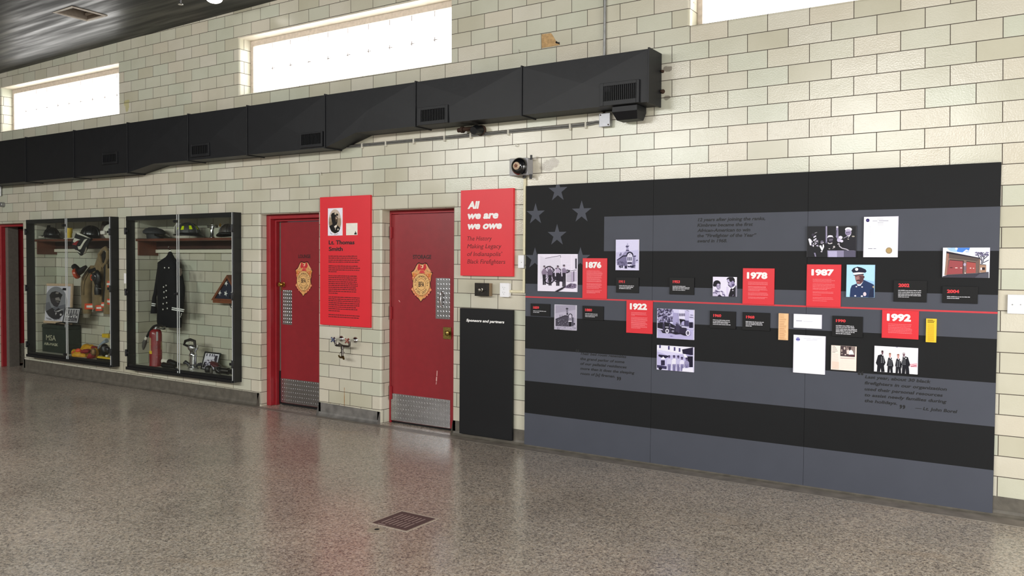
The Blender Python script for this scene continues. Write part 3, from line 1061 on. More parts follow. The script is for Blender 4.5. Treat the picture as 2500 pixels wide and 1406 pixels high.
# hood under the right-hand end
xa, xb = at(1494, 262, -.2).x, -.37
b = MB()
zt, zb = 2.906, 2.80
fr = [(xa, -.20, zt), (xb, -.20, zt), (xb, -.20, zt-.045), (xb-.02, -.15, zb), (xa+.02, -.15, zb), (xa, -.20, zt-.045)]
bk = [(xa, -.02, zt), (xb, -.02, zt), (xb, -.02, zt-.045), (xb-.02, -.03, zb), (xa+.02, -.03, zb), (xa, -.02, zt-.045)]
b.poly([fr[0], fr[1], fr[2], fr[5]]); b.poly([fr[5], fr[2], fr[3], fr[4]])
b.poly([bk[5], bk[2], bk[1], bk[0]]); b.poly([bk[4], bk[3], bk[2], bk[5]])
for i in range(6):
    b.poly([fr[i], bk[i], bk[(i+1) % 6], fr[(i+1) % 6]])
bmesh.ops.remove_doubles(b.bm, verts=b.bm.verts, dist=1e-5)
b.build('hood', DUCT, duct, bevel=.003)
# anchors left in the tile at the end of the duct
for v0, s in ((174, .011), (223, .016)):
    p = at(1617, v0, -.01)
    b = MB()
    b.lathe([(s*1.2, 0), (s, .012), (s*.7, .03), (0, .034)], (p.x, 0, p.z), (0, -1, 0), 10)
    o = b.build('wall_anchor', mat('rusty_iron', '3c2a20', .8, .4, var=.3), smooth=True)
    tag(o, 'small rusty anchor in the wall beside the duct end, ' + ('upper of the two' if v0 < 200 else 'lower of the two'), 'anchor')

# ================================================================ WALL FITTINGS
GALV = mat('galvanised', '9a9a98', .4, .7, var=.12, scale=25)
CREAM = mat('cream_raceway', 'd8d0b0', .45, var=.05)
PLATE = mat('white_plate', 'eeeef2', .35, var=.02)
RUST = mat('rusty_iron', '3c2a20', .8, .4, var=.3)
# conduit rising to the ceiling above the duct
p = at(1476.5, 60, -.015)
b = MB()
b.tube([(p.x, -.015, ZT-.02), (p.x, -.015, 4.58)], .012, 12)
o = b.build('conduit', GALV, smooth=True)
tag(o, 'vertical steel conduit rising from the duct top towards the ceiling', 'conduit')
# horizontal pair of thin conduits to the junction box, with clips
cnd = thing('wall_conduit', (at(1250, 320).x, 0, at(1250, 320).z), 'pair of thin grey conduits running level below the duct to the square junction box', 'conduit')
for dz in (0, -.016):
    b = MB()
    b.tube([at(u, v, -.012) + Vector((0, 0, dz)) for u, v in ((846, 356.5), (1000, 342), (1100, 333.5), (1241, 319.5), (1380, 307), (1432, 301.5), (1455, 296.5), (1464, 296))], .0065, 8)
    b.build('conduit_run', GALV, cnd, smooth=True)
for u, v in ((884, 353), (942, 347.5), (1010, 341.5), (1085, 335), (1149, 328), (1241, 319.5), (1392, 306.5), (1430, 302)):
    p = at(u, v, -.012)
    bx('clip', mat('pale_clip', 'c4c0b2', .6), cnd, p.x-.008, p.x+.008, -.022, -.001, p.z-.04, p.z+.014, bevel=.003)
p, q = at(1462.8, 277.5, -.05), at(1489, 308, -.05)
jb = thing('junction_box', ((p.x+q.x)/2, 0, q.z), 'small square grey junction box under the right end of the black duct', 'junction box')
bx('box', GALV, jb, p.x+.006, q.x-.002, -.046, -.0005, q.z+.003, p.z-.003, bevel=.003)
bx('cover', mat('box_cover', 'a6a7ab', .45, .5, var=.06), jb, p.x, q.x, -.052, -.046, q.z, p.z, bevel=.005)
for x, z in ((p.x+.014, p.z-.014), (q.x-.014, q.z+.014)):
    b = MB()
    b.lathe([(.006, 0), (.006, .003), (0, .004)], (x, -.052, z), (0, -1, 0), 10)
    b.build('screw', RUST, jb)
b = MB()
b.tube([((p.x+q.x)/2-.02, -.02, p.z-.005), ((p.x+q.x)/2-.02, -.02, 2.905)], .01, 10)
b.build('nipple', RUST, jb, smooth=True)
# capped stub and black vent below the duct
p = at(1137, 319, -.03)
b = MB()
b.tube([(p.x+.06, 0, p.z+.01), (p.x+.06, -.05, p.z+.01), (p.x+.03, -.075, p.z+.005), (p.x-.02, -.08, p.z), (p.x-.05, -.08, p.z)], .02, 12)
b.lathe([(.03, -.012), (.03, .012)], (p.x+.0, -.079, p.z+.002), (1, 0, -.05), 12)
o = b.build('pipe_stub', RUST, smooth=True)
tag(o, 'short rusty capped pipe stub on the wall under the duct', 'pipe')
p = at(1169, 314, -.05)
vt = thing('vent_elbow', (p.x, 0, p.z), 'round black vent elbow close under the duct, beside the rusty stub', 'vent')
b = MB()
b.tube([(p.x, -.0, p.z-.012), (p.x, -.05, p.z-.012), (p.x, -.09, p.z-.014), (p.x, -.12, p.z-.024), (p.x, -.135, p.z-.03)], [.042, .042, .042, .04, .036], 18)
b.build('elbow', BLACK_M, vt, smooth=True)
b = MB()
b.lathe([(.05, .0), (.05, .02), (.044, .026)], (p.x, 0, p.z-.012), (0, -1, 0), 20)
b.build('collar', RUST, vt, smooth=True)
# little hooks left in the joints
for i, (u, v, t) in enumerate(((1268, 126, 'above the duct, near the bare clay patch'), (1263, 355, 'below the thin conduits, above the alarm bell'), (786, 424, 'on the tiles left above the tall red panel'), (238, 502, 'on the tiles above the left display case'))):
    p = at(u, v, 0)
    b = MB()
    b.tube([(p.x, 0, p.z+.012), (p.x, -.02, p.z+.012), (p.x, -.026, p.z), (p.x, -.018, p.z-.012), (p.x-.01, -.012, p.z-.006)], .004, 8)
    o = b.build('wall_hook', mat('pale_hook', 'c9c6ba', .5), smooth=True)
    tag(o, 'small pale hook ' + t, 'hook')
# small box end of a conduit at the far left
p = at(3, 480, -.02)
fc = thing('conduit_drop', (p.x, 0, at(3, 500).z), 'grey conduit dropping to a small round box at the far left edge', 'conduit')
b = MB()
b.tube([(p.x-.02, -.02, 2.708), (p.x-.02, -.02, p.z+.01)], .02, 10)
b.build('pipe', GALV, fc, smooth=True)
c = at(5, 499.5, -.03)
b = MB()
b.lathe([(.035, 0), (.035, .05), (.03, .056), (0, .058)], (c.x, -.0, c.z), (0, -1, 0), 16)
b.build('round_box', GALV, fc, smooth=True)

# ---- alarm bell
p = at(1288, 384.5, -.093); q = at(1288, 427, -.093)
xb1 = -1.457
xb0 = xb1-.19
bell = thing('alarm_bell', ((xb0+xb1)/2, 0, q.z), 'old black alarm bell on a grey box, above the red title panel', 'alarm bell')
bx('back_box', mat('bell_box_grey', '9c9b9d', .5, .2, var=.06), bell, xb0, xb1, -.093, -.0005, q.z, p.z, bevel=.006)
g = at(1264.5, 405.5, -.145)
b = MB()
b.lathe([(.016, -.03), (.016, .0), (.074, .0), (.078, .004), (.077, .012), (.068, .032), (.052, .046), (.034, .054)], (g.x, -.118, g.z), (0, -1, 0), 36)
b.build('gong', mat('gong_black', '0c0d10', .18, var=.05, coat=.6), bell, smooth=True)
b = MB()
b.lathe([(.036, .052), (.033, .057), (.010, .060), (0, .061)], (g.x, -.118, g.z), (0, -1, 0), 24)
o = b.build('maker_plate', mat('plate_tan', 'b49a80', .5, var=.3, scale=60), bell, smooth=True)
b = MB()
b.prism(star_pts(g.x, g.z, .02, k=.62), -.1805, -.178)
b.build('centre_mark', mat('mark_rust', '6b3a20', .6), bell)
for u, v, s in ((1280, 430, .014), (1296, 431, .012), (1297, 384, .01)):
    k = at(u, v, -.05)
    b = MB()
    b.lathe([(s, -.02), (s, .02)], (k.x, -.05, k.z), (0, 0, 1), 8)
    b.build('mounting_lug', BLACK_M, bell, smooth=True)
k = at(1281.5, 420, -.1)
b = MB()
b.ball(k, .012, 10, 8)
b.build('striker', BLACK_M, bell, smooth=True)
# raceway, blank plate and outlet beside the timeline panel
rc = thing('cable_raceway', (at(1279, 560).x, 0, at(1279, 713).z), 'cream surface raceway running down from the bell and turning left to the outlet', 'raceway')
b = MB()
a = at(1281.5, 430, -.012); k = at(1275, 712, -.012); h = at(1242, 710, -.012)
hw = .0115
b.box(a.x-hw, a.x+hw, -.02, -.0005, at(1274, 622, -.02).z, at(1281, 433, -.02).z)
b.build('upper_run', CREAM, rc, bevel=.003)
xk = a.x+.0
b = MB()
b.box(xk-hw, xk+hw, -.02, -.0005, k.z-hw, at(1274, 656, -.02).z)
b.build('lower_run', CREAM, rc, bevel=.003)
b = MB()
b.box(h.x, xk-hw, -.0195, -.0005, k.z-hw, k.z+hw)
b.build('level_run', CREAM, rc, bevel=.003)
p, q = at(1265.5, 623, -.02), at(1281.5, 654.5, -.02)
pl = thing('blank_plate', ((p.x+q.x)/2, 0, q.z), 'white blank cover plate on the raceway, left edge of the timeline panel', 'cover plate')
bx('plate', PLATE, pl, p.x, min(q.x, -1.535), -.026, -.0005, q.z, p.z, bevel=.003)
k = at(1273.2, 640.5, -.026)
b = MB(); b.lathe([(.004, 0), (.004, .002), (0, .003)], (k.x, -.026, k.z), (0, -1, 0), 10)
b.build('screw', GALV, pl)
p, q = at(1220.4, 690.6, -.04), at(1241.7, 725.5, -.04)
ol = thing('power_outlet', ((p.x+q.x)/2, 0, q.z), 'white duplex power outlet right of the old black switch box', 'outlet')
bx('outlet_box', PLATE, ol, p.x+.003, q.x-.003, -.036, -.0005, q.z+.003, p.z-.003, bevel=.002)
bx('face_plate', PLATE, ol, p.x, q.x, -.042, -.036, q.z, p.z, bevel=.003)
b = MB()
for v in (702.5, 714.5):
    k = at(1230, v, -.042)
    b.box(k.x-.011, k.x-.008, -.0424, -.041, k.z-.002, k.z+.008); b.box(k.x+.008, k.x+.011, -.0424, -.041, k.z-.002, k.z+.007)
    b.lathe([(.003, -.001), (.003, .0006)], (k.x, -.042, k.z-.012), (0, -1, 0), 8)
b.build('slots', mat('slot_grey', '6d6d72', .6), ol)
p, q = at(1159.3, 691, -.056), at(1193.4, 723, -.056)
sb = thing('switch_box', ((p.x+q.x)/2, 0, q.z), 'old black metal switch box with a round knob, below the red title panel', 'switch')
bx('box', mat('box_tan', '8f7a60', .5, .3, var=.1), sb, p.x+.001, q.x, -.05, -.0005, q.z, p.z)
bx('cover', mat('tarnished_black', '26221d', .45, .6, var=.3, scale=40), sb, p.x-.002, q.x+.001, -.057, -.05, q.z-.002, p.z+.002, bevel=.003)
k = at(1174.5, 707.5, -.065)
b = MB()
b.lathe([(.017, 0), (.017, .004), (.009, .007), (.009, .016), (.014, .02), (.014, .034), (.010, .038), (0, .039)], (k.x, -.057, k.z), (0, -1, 0), 20)
b.build('knob', mat('knob_worn', 'a8a49a', .3, 1., var=.1), sb, smooth=True)
for du in (-9, 10):
    b = MB()
    b.lathe([(.007, 0), (.006, .006), (0, .007)], (k.x+du*.0042, -.057, k.z), (0, -1, 0), 8)
    b.build('screw', BLACK_M, sb)
p, q = at(2460, 719, -.012), at(2508, 767, -.012)
wp = thing('blank_plate', ((p.x+q.x)/2, 0, q.z), 'wide white blank plate with two screws, right of the timeline panel', 'cover plate')
bx('plate', PLATE, wp, p.x, q.x+.01, -.014, -.0005, q.z, p.z, bevel=.003)
for u in (2472, 2492):
    k = at(u, 743.5, -.014)
    b = MB()
    b.lathe([(.004, 0), (.004, .002), (0, .003)], (k.x, -.014, k.z), (0, -1, 0), 10)
    b.build('screw', GALV, wp)

# ---- wall mixer tap on the pier
DCH = mat('tarnished_chrome', '6f6a66', .22, 1., var=.35, scale=50)
fa, fb = at(832.3, 827, -.01), at(866.5, 830, -.01)
tap = thing('wall_tap', ((fa.x+fb.x)/2, 0, fa.z-.16), 'chrome wall mixer tap with two cross handles on the tiled pier', 'tap')
for p, col, nm in ((fa, '56607c', 'left'), (fb, '9c6258', 'right')):
    b = MB()
    b.lathe([(.034, 0), (.033, .008), (.024, .022), (.014, .03), (.013, .10), (.009, .104), (.009, .118)], (p.x, 0, p.z), (0, -1, 0), 24)
    b.build('flange_valve', CHROME, tap, smooth=True)
    b = MB()
    for k in range(4):
        a = math.pi/4+k*math.pi/2
        b.tube([(p.x, -.125, p.z), (p.x+.022*math.cos(a), -.125, p.z+.022*math.sin(a)), (p.x+.03*math.cos(a), -.126, p.z+.03*math.sin(a))], [.008, .007, .010], 8)
    b.lathe([(.014, 0), (.014, .014), (.0, .018)], (p.x, -.116, p.z), (0, -1, 0), 12)
    b.build('cross_handle', mat('handle_'+nm, col, .35, .7, var=.2), tap, smooth=True)
zl = fa.z-.062
b = MB()
b.tube([(fa.x, -.09, fa.z), (fa.x, -.09, zl+.016), (fa.x+.006, -.09, zl+.004), (fa.x+.018, -.09, zl), (fb.x-.018, -.09, zl), (fb.x-.006, -.09, zl+.004), (fb.x, -.09, zl+.016), (fb.x, -.09, fb.z)], .0115, 12)
b.build('bridge_pipe', DCH, tap, smooth=True)
mx = (fa.x+fb.x)/2
b = MB()
b.tube([(mx, -.09, zl), (mx, -.105, zl+.008), (mx+.012, -.15, zl+.03), (mx+.014, -.17, zl+.034)], [.014, .013, .012, .011], 12)
b.lathe([(.017, 0), (.017, -.03), (.013, -.034), (.013, -.06), (.022, -.062), (.022, -.072), (.012, -.075), (.012, -.11)], (mx, -.09, zl), (0, 0, 1), 16)
b.build('spout', DCH, tap, smooth=True)
b = MB()
b.tube([(mx-.045, -.10, zl-.098), (mx-.03, -.10, zl-.115), (mx-.008, -.10, zl-.118), (mx+.02, -.10, zl-.112), (mx+.045, -.115, zl-.13)], [.006, .009, .012, .014, .010], 10)
b.build('hose_bib', mat('bib_brass', '7a6238', .35, 1., var=.4, scale=60), tap, smooth=True)

# ================================================================ CEILING FITTINGS
x0, x1, y0, y1 = VENT
vt = thing('ceiling_vent', ((x0+x1)/2, (y0+y1)/2, 4.44), 'square recessed vent with a pale rim in the black ceiling', 'vent')
FRM = mat('vent_rim', 'bdb2a4', .5, var=.1)
zc = ceil_z(x0)
b = MB()
for q in ((x0-.012, x1+.012, y0-.012, y0+.012), (x0-.012, x1+.012, y1-.012, y1+.012), (x0-.012, x0+.012, y0+.012, y1-.012), (x1-.012, x1+.012, y0+.012, y1-.012)):
    b.box(q[0], q[1], q[2], q[3], zc-.004, zc+.012)
b.build('rim', FRM, vt, bevel=.002)
b = MB()
t = .012
b.box(x0, x0+t, y0, y1, zc+.012, zc+.24); b.box(x1-t, x1, y0, y1, zc+.012, zc+.24)
b.box(x0+t, x1-t, y0, y0+t, zc+.012, zc+.24); b.box(x0+t, x1-t, y1-t, y1, zc+.012, zc+.24)
b.build('shaft', mat('vent_shaft', '8d8174', .6, var=.1), vt)
bx('shaft_shade', DUCT_SHADE, vt, x0+t, x1-t, y0+t, y1-t, zc+.23, zc+.245)  # near-black plate, shade of the shaft put into its colour
b = MB()
b.box(x0+.03, x1-.03, y1-.05, y1-.02, zc+.05, zc+.075)
b.box(x0+.03, x1-.03, y1-.06, y1-.03, zc+.09, zc+.11)
b.build('rail', FRM, vt, bevel=.003)
lp = gz(523, -7, 4.46)
lm = thing('ceiling_light', (lp.x, lp.y, 4.42), 'white ceiling light only just showing at the top picture edge', 'ceiling light')
b = MB()
b.lathe([(.09, .0), (.09, .03), (.0, .03)], (lp.x, lp.y, ceil_z(lp.x)-.031), (0, 0, 1), 24)
b.build('base', PLATE, lm, smooth=True)
nt = NT('lamp_glow')
nt.b.inputs['Emission Color'].default_value = (1, .93, .85, 1)
nt.b.inputs['Emission Strength'].default_value = 6
b = MB()
b.ball((lp.x, lp.y, ceil_z(lp.x)-.035), (.085, .085, .045), 20, 10)
b.build('globe', nt.m, lm, smooth=True)
sp = gz(441, 4, 4.44)
sh = thing('sprinkler_head', (sp.x, sp.y, 4.40), 'small chrome sprinkler under the black ceiling at the top edge', 'sprinkler')
b = MB()
zc = ceil_z(sp.x)
b.tube([(sp.x, sp.y, zc), (sp.x, sp.y, zc-.05)], .012, 10)
b.build('stem', CHROME, sh, smooth=True)
b = MB()
b.lathe([(.028, 0), (.03, .003), (.012, .01)], (sp.x, sp.y, zc-.062), (0, 0, 1), 16)
b.build('deflector', CHROME, sh, smooth=True)

# ================================================================ FLOOR DRAIN
p = (-1.145, -.832, -2.449, -2.128)
dr = thing('floor_drain', ((p[0]+p[1])/2, (p[2]+p[3])/2, 0), 'square slotted drain grate with a pale rim set in the floor', 'floor drain')
b = MB()
t = .014
for q in ((p[0], p[1], p[2], p[2]+t), (p[0], p[1], p[3]-t, p[3]), (p[0], p[0]+t, p[2]+t, p[3]-t), (p[1]-t, p[1], p[2]+t, p[3]-t)):
    b.box(*q, -.01, .003)
b.build('rim', mat('drain_rim', 'a89a8c', .5, var=.2, scale=60), dr, bevel=.001)
GR = mat('drain_iron', '5d4c4c', .5, .4, var=.2, scale=50)
bx('grate', GR, dr, p[0]+t, p[1]-t, p[2]+t, p[3]-t, -.01, .0018)
b = MB()
for k in range(7):
    xx = p[0]+.062+k*.031
    for j in range(2):
        ya = p[2]+.055+j*.11
        b.box(xx-.0045, xx+.0045, ya, ya+.095, .0016, .0024, bev=.0006, seg=1)
    
b.box(p[0]+.055, p[0]+.115, p[2]+.026, p[2]+.034, .0016, .0026)
b.build('slots', mat('slot_worn', 'a89690', .4, .3, var=.15), dr)
q = gz(918, 1294, 0)
fs = thing('floor_socket', (q.x, q.y, 0), 'small round pale socket with a dark hole beside the drain', 'floor socket')
b = MB()
b.lathe([(.052, 0), (.052, .0025), (.0, .003)], (q.x, q.y, 0), (0, 0, 1), 24)
b.build('patch', mat('socket_patch', 'a39584', .7, var=.2, scale=40), fs, smooth=True)
b = MB()
b.lathe([(.016, .003), (.015, .0036), (0, .0036)], (q.x, q.y+.008, 0), (0, 0, 1), 12)
b.build('hole', GAP_SHADE, fs)  # dark disc painted for the shade inside the socket hole
# ================================================================ WALL PANELS WITH LETTERING
RED_P = mat('panel_red', 'dc2430', .42, var=.02, scale=6)
BLK_P = mat('panel_black', '0c0d10', .5, spec=.3, var=.03)
MAR_T = mat('text_maroon', '5a0c12', .6, var=.02)
def slab_panel(name, parent, m, p0, p1, y, th):
    """flat board: p0 = top-left pixel, p1 = bottom-right pixel on its face plane y"""
    a, c = at(*p0, y), at(*p1, y)
    bx(name, m, parent, a.x, c.x, y, y+th, c.z, a.z, bevel=.0015)
    return a, c

# ---- red biography panel
Y = -.030
a, c = at(781, 481, Y), at(902.8, 800, Y)
pan = thing('biography_panel', ((a.x+c.x)/2, Y, c.z), 'tall red panel with an oval portrait and long print, between the red doors', 'panel')
top = at(902.8, 476.5, Y).z
bx('board', RED_P, pan, a.x, c.x, Y, -.0005, c.z, (a.z+top)/2, bevel=.0015)
L = Lettering()
yy = Y-.0005
zo = (780, 470, 8.271)
def zp(z, x, y): return z[0]+x/z[2], z[1]+y/z[2]
def zline(L, z, s, x0, yb, x1, yt, y, **k):
    u0, v0 = zp(z, x0, yb); u1, v1 = zp(z, x1, yt)
    L.px(s, u0, v0, u1, v1, y, **k)
zline(L, zo, 'Lt. Thomas', 187, 1050, 707, 966, yy, bold=.035)
zline(L, zo, 'Smith', 187, 1180, 470, 1097, yy, bold=.035)
L.build('heading', BLACK_V, pan)
L = Lettering()
zb = (780, 610, 7.03)
paras = [(107, 660), (140, 650), (175, 695), (207, 665), (275, 670), (308, 695), (342, 685), (373, 295), (443, 655), (475, 645), (508, 640), (542, 645), (575, 655), (607, 660), (640, 635), (672, 632), (706, 630), (740, 325), (805, 690), (838, 690), (870, 693), (905, 685), (938, 685), (972, 625), (1005, 650), (1040, 358), (1108, 690), (1143, 675)]
def print_lines(L, z, left, lines, h, y, seed=0):
    for i, (yy_, xr) in enumerate(lines):
        p = at(*zp(z, left, yy_+h/2), y); q = at(*zp(z, left, yy_-h/2), y); r = at(*zp(z, xr, yy_), y)
        L.dashes(p.x, r.x, p.z, q.z-p.z, y, seed*100+i)
print_lines(L, zb, 155, paras, 15, yy, 1)
L.build('body_print', MAR_T, pan)
# portrait and note card fixed to the panel
pp = Print(780, 470, 8.271, Y-.008)
pt = thing('oval_portrait', tuple(at(818, 575, Y)), 'white card with oval portrait of a man in a cap, on tall red panel', 'photo print')
p, q = at(800.6, 508.8, Y-.008), at(835.4, 574.8, Y-.008)
bx('mount', WHITE_V, pt, p.x, q.x, Y-.0078, Y-.0003, q.z, p.z)
def portrait(P, f):
    """man in a kepi, bust in an oval; f maps the close-up coordinates"""
    P.ell('c9b8a8', *f(312, 582), f.s*127, f.t*246, n=36)
    P.poly('a08c74', [f(*p) for p in ((196, 500), (430, 520), (436, 640), (400, 760), (312, 826), (220, 740), (188, 640))])
    P.poly('8a7860', [f(*p) for p in ((190, 600), (280, 560), (300, 700), (230, 740))])
    P.poly('14110f', [f(*p) for p in ((195, 680), (265, 640), (300, 690), (345, 690), (365, 660), (400, 700), (420, 720), (390, 790), (312, 827), (238, 780))])
    P.poly('1a1512', [f(*p) for p in ((245, 560), (262, 640), (300, 695), (340, 680), (362, 600), (368, 500), (330, 470), (250, 480))])
    P.poly('4a3a2e', [f(*p) for p in ((318, 480), (360, 482), (366, 530), (354, 590), (330, 600), (312, 540))])
    P.poly('b8a08a', [f(*p) for p in ((322, 500), (350, 498), (358, 535), (330, 540))])
    P.poly('14110f', [f(*p) for p in ((232, 455), (250, 418), (300, 404), (350, 418), (378, 440), (374, 468), (330, 470), (290, 500), (262, 585), (244, 560))])
    P.ell('c4b49c', *f(322, 428), f.s*22, f.t*20)
    P.poly('e8dccc', [f(*p) for p in ((296, 680), (345, 648), (352, 690), (325, 712), (300, 705))])
    P.poly('c8b8a4', [f(*p) for p in ((310, 715), (330, 715), (322, 760))])
    P.ell('d8ccb8', *f(374, 745), f.s*12, f.t*18)
class Fm:
    def __init__(self, dx=0, dy=0, s=1, t=1): self.dx, self.dy, self.s, self.t = dx, dy, s, t
    def __call__(self, x, y): return (self.dx+x*self.s, self.dy+y*self.t)
pp.rect('efecf8', 170, 320, 458, 866)
portrait(pp, Fm())
pp.line('4a4238', [(218, 808), (240, 835), (262, 838)], 8); pp.line('4a4238', [(290, 852), (330, 850), (375, 825)], 7)
pp.build('picture', pt)
nt_ = thing('note_card', tuple(at(858, 574, Y)), 'small off white card with a tiny figure in its corner, on the tall red panel', 'card')
p, q = at(845, 545, Y-.004), at(872.3, 573.8, Y-.004)
bx('card', mat('card_cream', 'ece8dc', .6, var=.05), nt_, p.x, q.x, Y-.004, Y-.0003, q.z, p.z)
P = Print(780, 470, 8.271, Y-.0042)
P.poly('2a2622', [(703, 848), (703, 825), (715, 812), (722, 800), (720, 785), (727, 775), (735, 785), (733, 800), (748, 812), (752, 848)])
P.ell('8a7a6a', 728, 790, 6, 8)
P.build('figure', nt_)

# ---- red title panel
a, c = at(1125, 465, Y), at(1251.6, 677.5, Y)
pan = thing('title_panel', ((a.x+c.x)/2, Y, c.z), 'red panel with the white title All we are we owe, right of the storage door', 'panel')
bx('board', RED_P, pan, a.x, c.x, Y, -.0005, (at(1125, 670.5, Y).z+c.z)/2, (a.z+at(1251.6, 459, Y).z)/2, bevel=.0015)
z4 = (920, 440, 2.1302)
L = Lettering()
k = dict(bold=.05, shear=.2)
hcap = (at(*zp(z4, 472, 110), yy).z-at(*zp(z4, 472, 150), yy).z)
for s, yb, xr in (('All', 150, 535), ('we are', 203, 632), ('we owe', 256, 650)):
    p = at(*zp(z4, 472, yb), yy); q = at(*zp(z4, xr, yb), yy)
    L.put(s, p.x, q.x, p.z, hcap, yy, **k)
L.build('title_lettering', WHITE_V, pan)
L = Lettering()
hcap = (at(*zp(z4, 470, 292), yy).z-at(*zp(z4, 470, 314), yy).z)
for s, yb, xr in (('The History', 314, 598), ('Making Legacy', 354, 648), ('of Indianapolis\u2019', 394, 652), ('Black Firefighters', 433, 668)):
    p = at(*zp(z4, 470, yb), yy); q = at(*zp(z4, xr, yb), yy)
    L.put(s, p.x, q.x, p.z, hcap, yy, bold=.0, shear=.2)
L.build('subtitle_lettering', MAR_T, pan)

# ---- black sponsor panel
a, c = at(1124.5, 752, Y), at(1251, 1074.5, Y)
pan = thing('sponsor_panel', ((a.x+c.x)/2, Y, c.z), 'tall black panel headed Sponsors and partners, standing low beside the storage door', 'panel')
bx('board', BLK_P, pan, a.x, c.x, Y-.012, -.012, (at(1123, 1058, Y).z+c.z)/2, (a.z+at(1251, 757, Y).z)/2, bevel=.002)
L = Lettering()
p = at(*zp(z4, 465, 734), Y-.0125); q = at(*zp(z4, 663, 734), Y-.0125); r = at(*zp(z4, 465, 720), Y-.0125)
L.put('Sponsors and partners', p.x, q.x, p.z, r.z-p.z, Y-.0125, bold=.035, shear=.2)
L.build('heading', WHITE_V, pan)

# ================================================================ TIMELINE BOARD
YB = -.020
BD = mat('board_charcoal', '131416', .6, spec=.25, var=.05, scale=5)
BL = mat('board_slate', '474a54', .55, spec=.3, var=.03, scale=5)
bx0, bx1 = at(1283, 700, YB).x, at(2437, 700, YB).x
bz0, bz1 = .012, 2.321
tb = thing('timeline_board', ((bx0+bx1)/2, YB, bz0), 'wide dark board striped like a flag with a red timeline across it', 'board')
nb = 8
hb = (bz1-bz0)/nb
cx_ = at(1475, 565, YB).x
W3 = (bx1-bx0)/3
def stars_list():
    ce = at(1360, 575, YB)
    r = .099
    out = []
    for u, v in ((1362, 466), (1307.5, 523), (1420, 517.5), (1360, 574.5), (1306, 631), (1417, 631)):
        p = at(u, v, YB)
        out.append((p.x, p.z, r))
    return out
def clip_poly(pts, axis, lim, keep_less):
    out = []
    for (p, q) in zip(pts, pts[1:]+pts[:1]):
        ip = (p[axis] <= lim) == keep_less; iq = (q[axis] <= lim) == keep_less
        if ip: out.append(p)
        if ip != iq:
            t = (lim-p[axis])/(q[axis]-p[axis])
            out.append((p[0]+t*(q[0]-p[0]), p[1]+t*(q[1]-p[1])))
    return out
for i in range(3):
    xa, xb = bx0+W3*i+(.0009 if i else 0), bx0+W3*(i+1)-(.0009 if i < 2 else 0)
    pn = bx('board_sheet', BD, tb, xa, xb, YB, -.0005, bz0, bz1)
    for k in (1, 3, 5, 7):
        za, zb = bz1-hb*(k+1), bz1-hb*k
        x0 = xa
        if k == 1: x0 = max(xa, cx_)
        if x0 >= xb: continue
        b = MB()
        b.poly([(x0, YB-.0004, za), (xb, YB-.0004, za), (xb, YB-.0004, zb), (x0, YB-.0004, zb)])
        b.build('grey_stripe', BL, pn, recalc=False)
    if i == 0:
        for sx, sz, r in stars_list():
            pts = star_pts(sx, sz, r)
            pts = clip_poly(clip_poly(pts, 1, bz1-.001, True), 0, bx0+.001, False)
            b = MB()
            b.poly([(x, YB-.0006, z) for x, z in pts])
            o = b.build('grey_star', BL, pn, recalc=False)
    b = MB()
    b.box(xa, xb, YB-.0012, YB-.0002, 1.332, 1.344)
    b.build('red_timeline', mat('timeline_red', 'c8323c', .5, var=.03), pn)
def quote(lines, name, h_from, marks=(), extra=()):
    L = Lettering()
    for (z, s, x0, yb, x1) in lines:
        p, q = at(*zp(z, x0, yb), YB-.0009), at(*zp(z, x1, yb), YB-.0009)
        L.put(s, p.x, q.x, p.z, h_from, YB-.0009, bold=.028, shear=.2)
    for (z, s, x0, y0, x1, y1) in marks:
        p, q = at(*zp(z, x0, y1), YB-.0009), at(*zp(z, x1, y0), YB-.0009)
        vs, fs = text_polys(s, .03)
        xs = [v.x for v in vs]; ys = [v.y for v in vs]
        n = len(L.v)
        for v in vs:
            L.v.append((p.x+(v.x-min(xs))/(max(xs)-min(xs))*(q.x-p.x), YB-.0009, p.z+(v.y-min(ys))/(max(ys)-min(ys))*(q.z-p.z)))
        L.f += [tuple(i+n for i in f) for f in fs]
    L.build(name, mat('quote_black', '0b0c0f', .6, var=.02), tb)
zc_ = (1620, 500, 4.393)
hq = at(*zp(zc_, 368, 143), YB).z-at(*zp(zc_, 368, 178), YB).z
quote([(zc_, '12 years after joining the ranks,', 368, 178, 1090), (zc_, 'Kimbrew became the first', 362, 236, 958), (zc_, 'African-American to win', 362, 292, 930), (zc_, 'the \u201cFirefighter of the Year\u201d', 362, 348, 995), (zc_, 'award in 1968.', 362, 404, 680)], 'award_quote', hq)
zq = (1270, 700, 3.269)
hq = at(*zp(zq, 480, 521), YB).z-at(*zp(zq, 480, 542), YB).z
quote([(zq, 'Their bed room resembles', 480, 542, 847), (zq, 'the grand parlor of some', 480, 583, 832), (zq, 'of our pallatial residences', 480, 622, 850), (zq, 'more than it does the sleeping', 480, 661, 913), (zq, 'room of [a] fireman.', 480, 701, 758)], 'bedroom_quote', hq,
      marks=[(zq, '\u201c', 442, 497, 472, 523), (zq, '\u201d', 772, 720, 805, 748)])
zf = (2020, 740, 2.510)
hq = at(*zp(zf, 230, 441), YB).z-at(*zp(zf, 230, 460), YB).z
quote([(zf, 'Last year, about 30 black', 230, 460, 634), (zf, 'firefighters in our organization', 228, 497, 733), (zf, 'used their personal resources', 228, 534, 708), (zf, 'to assist needy families during', 228, 570, 732), (zf, 'the holidays.', 228, 606, 428), (zf, '\u2014 Lt. John Borel', 538, 651, 797)], 'holiday_quote', hq,
      marks=[(zf, '\u201c', 185, 417, 221, 440), (zf, '\u201d', 442, 625, 478, 648)])

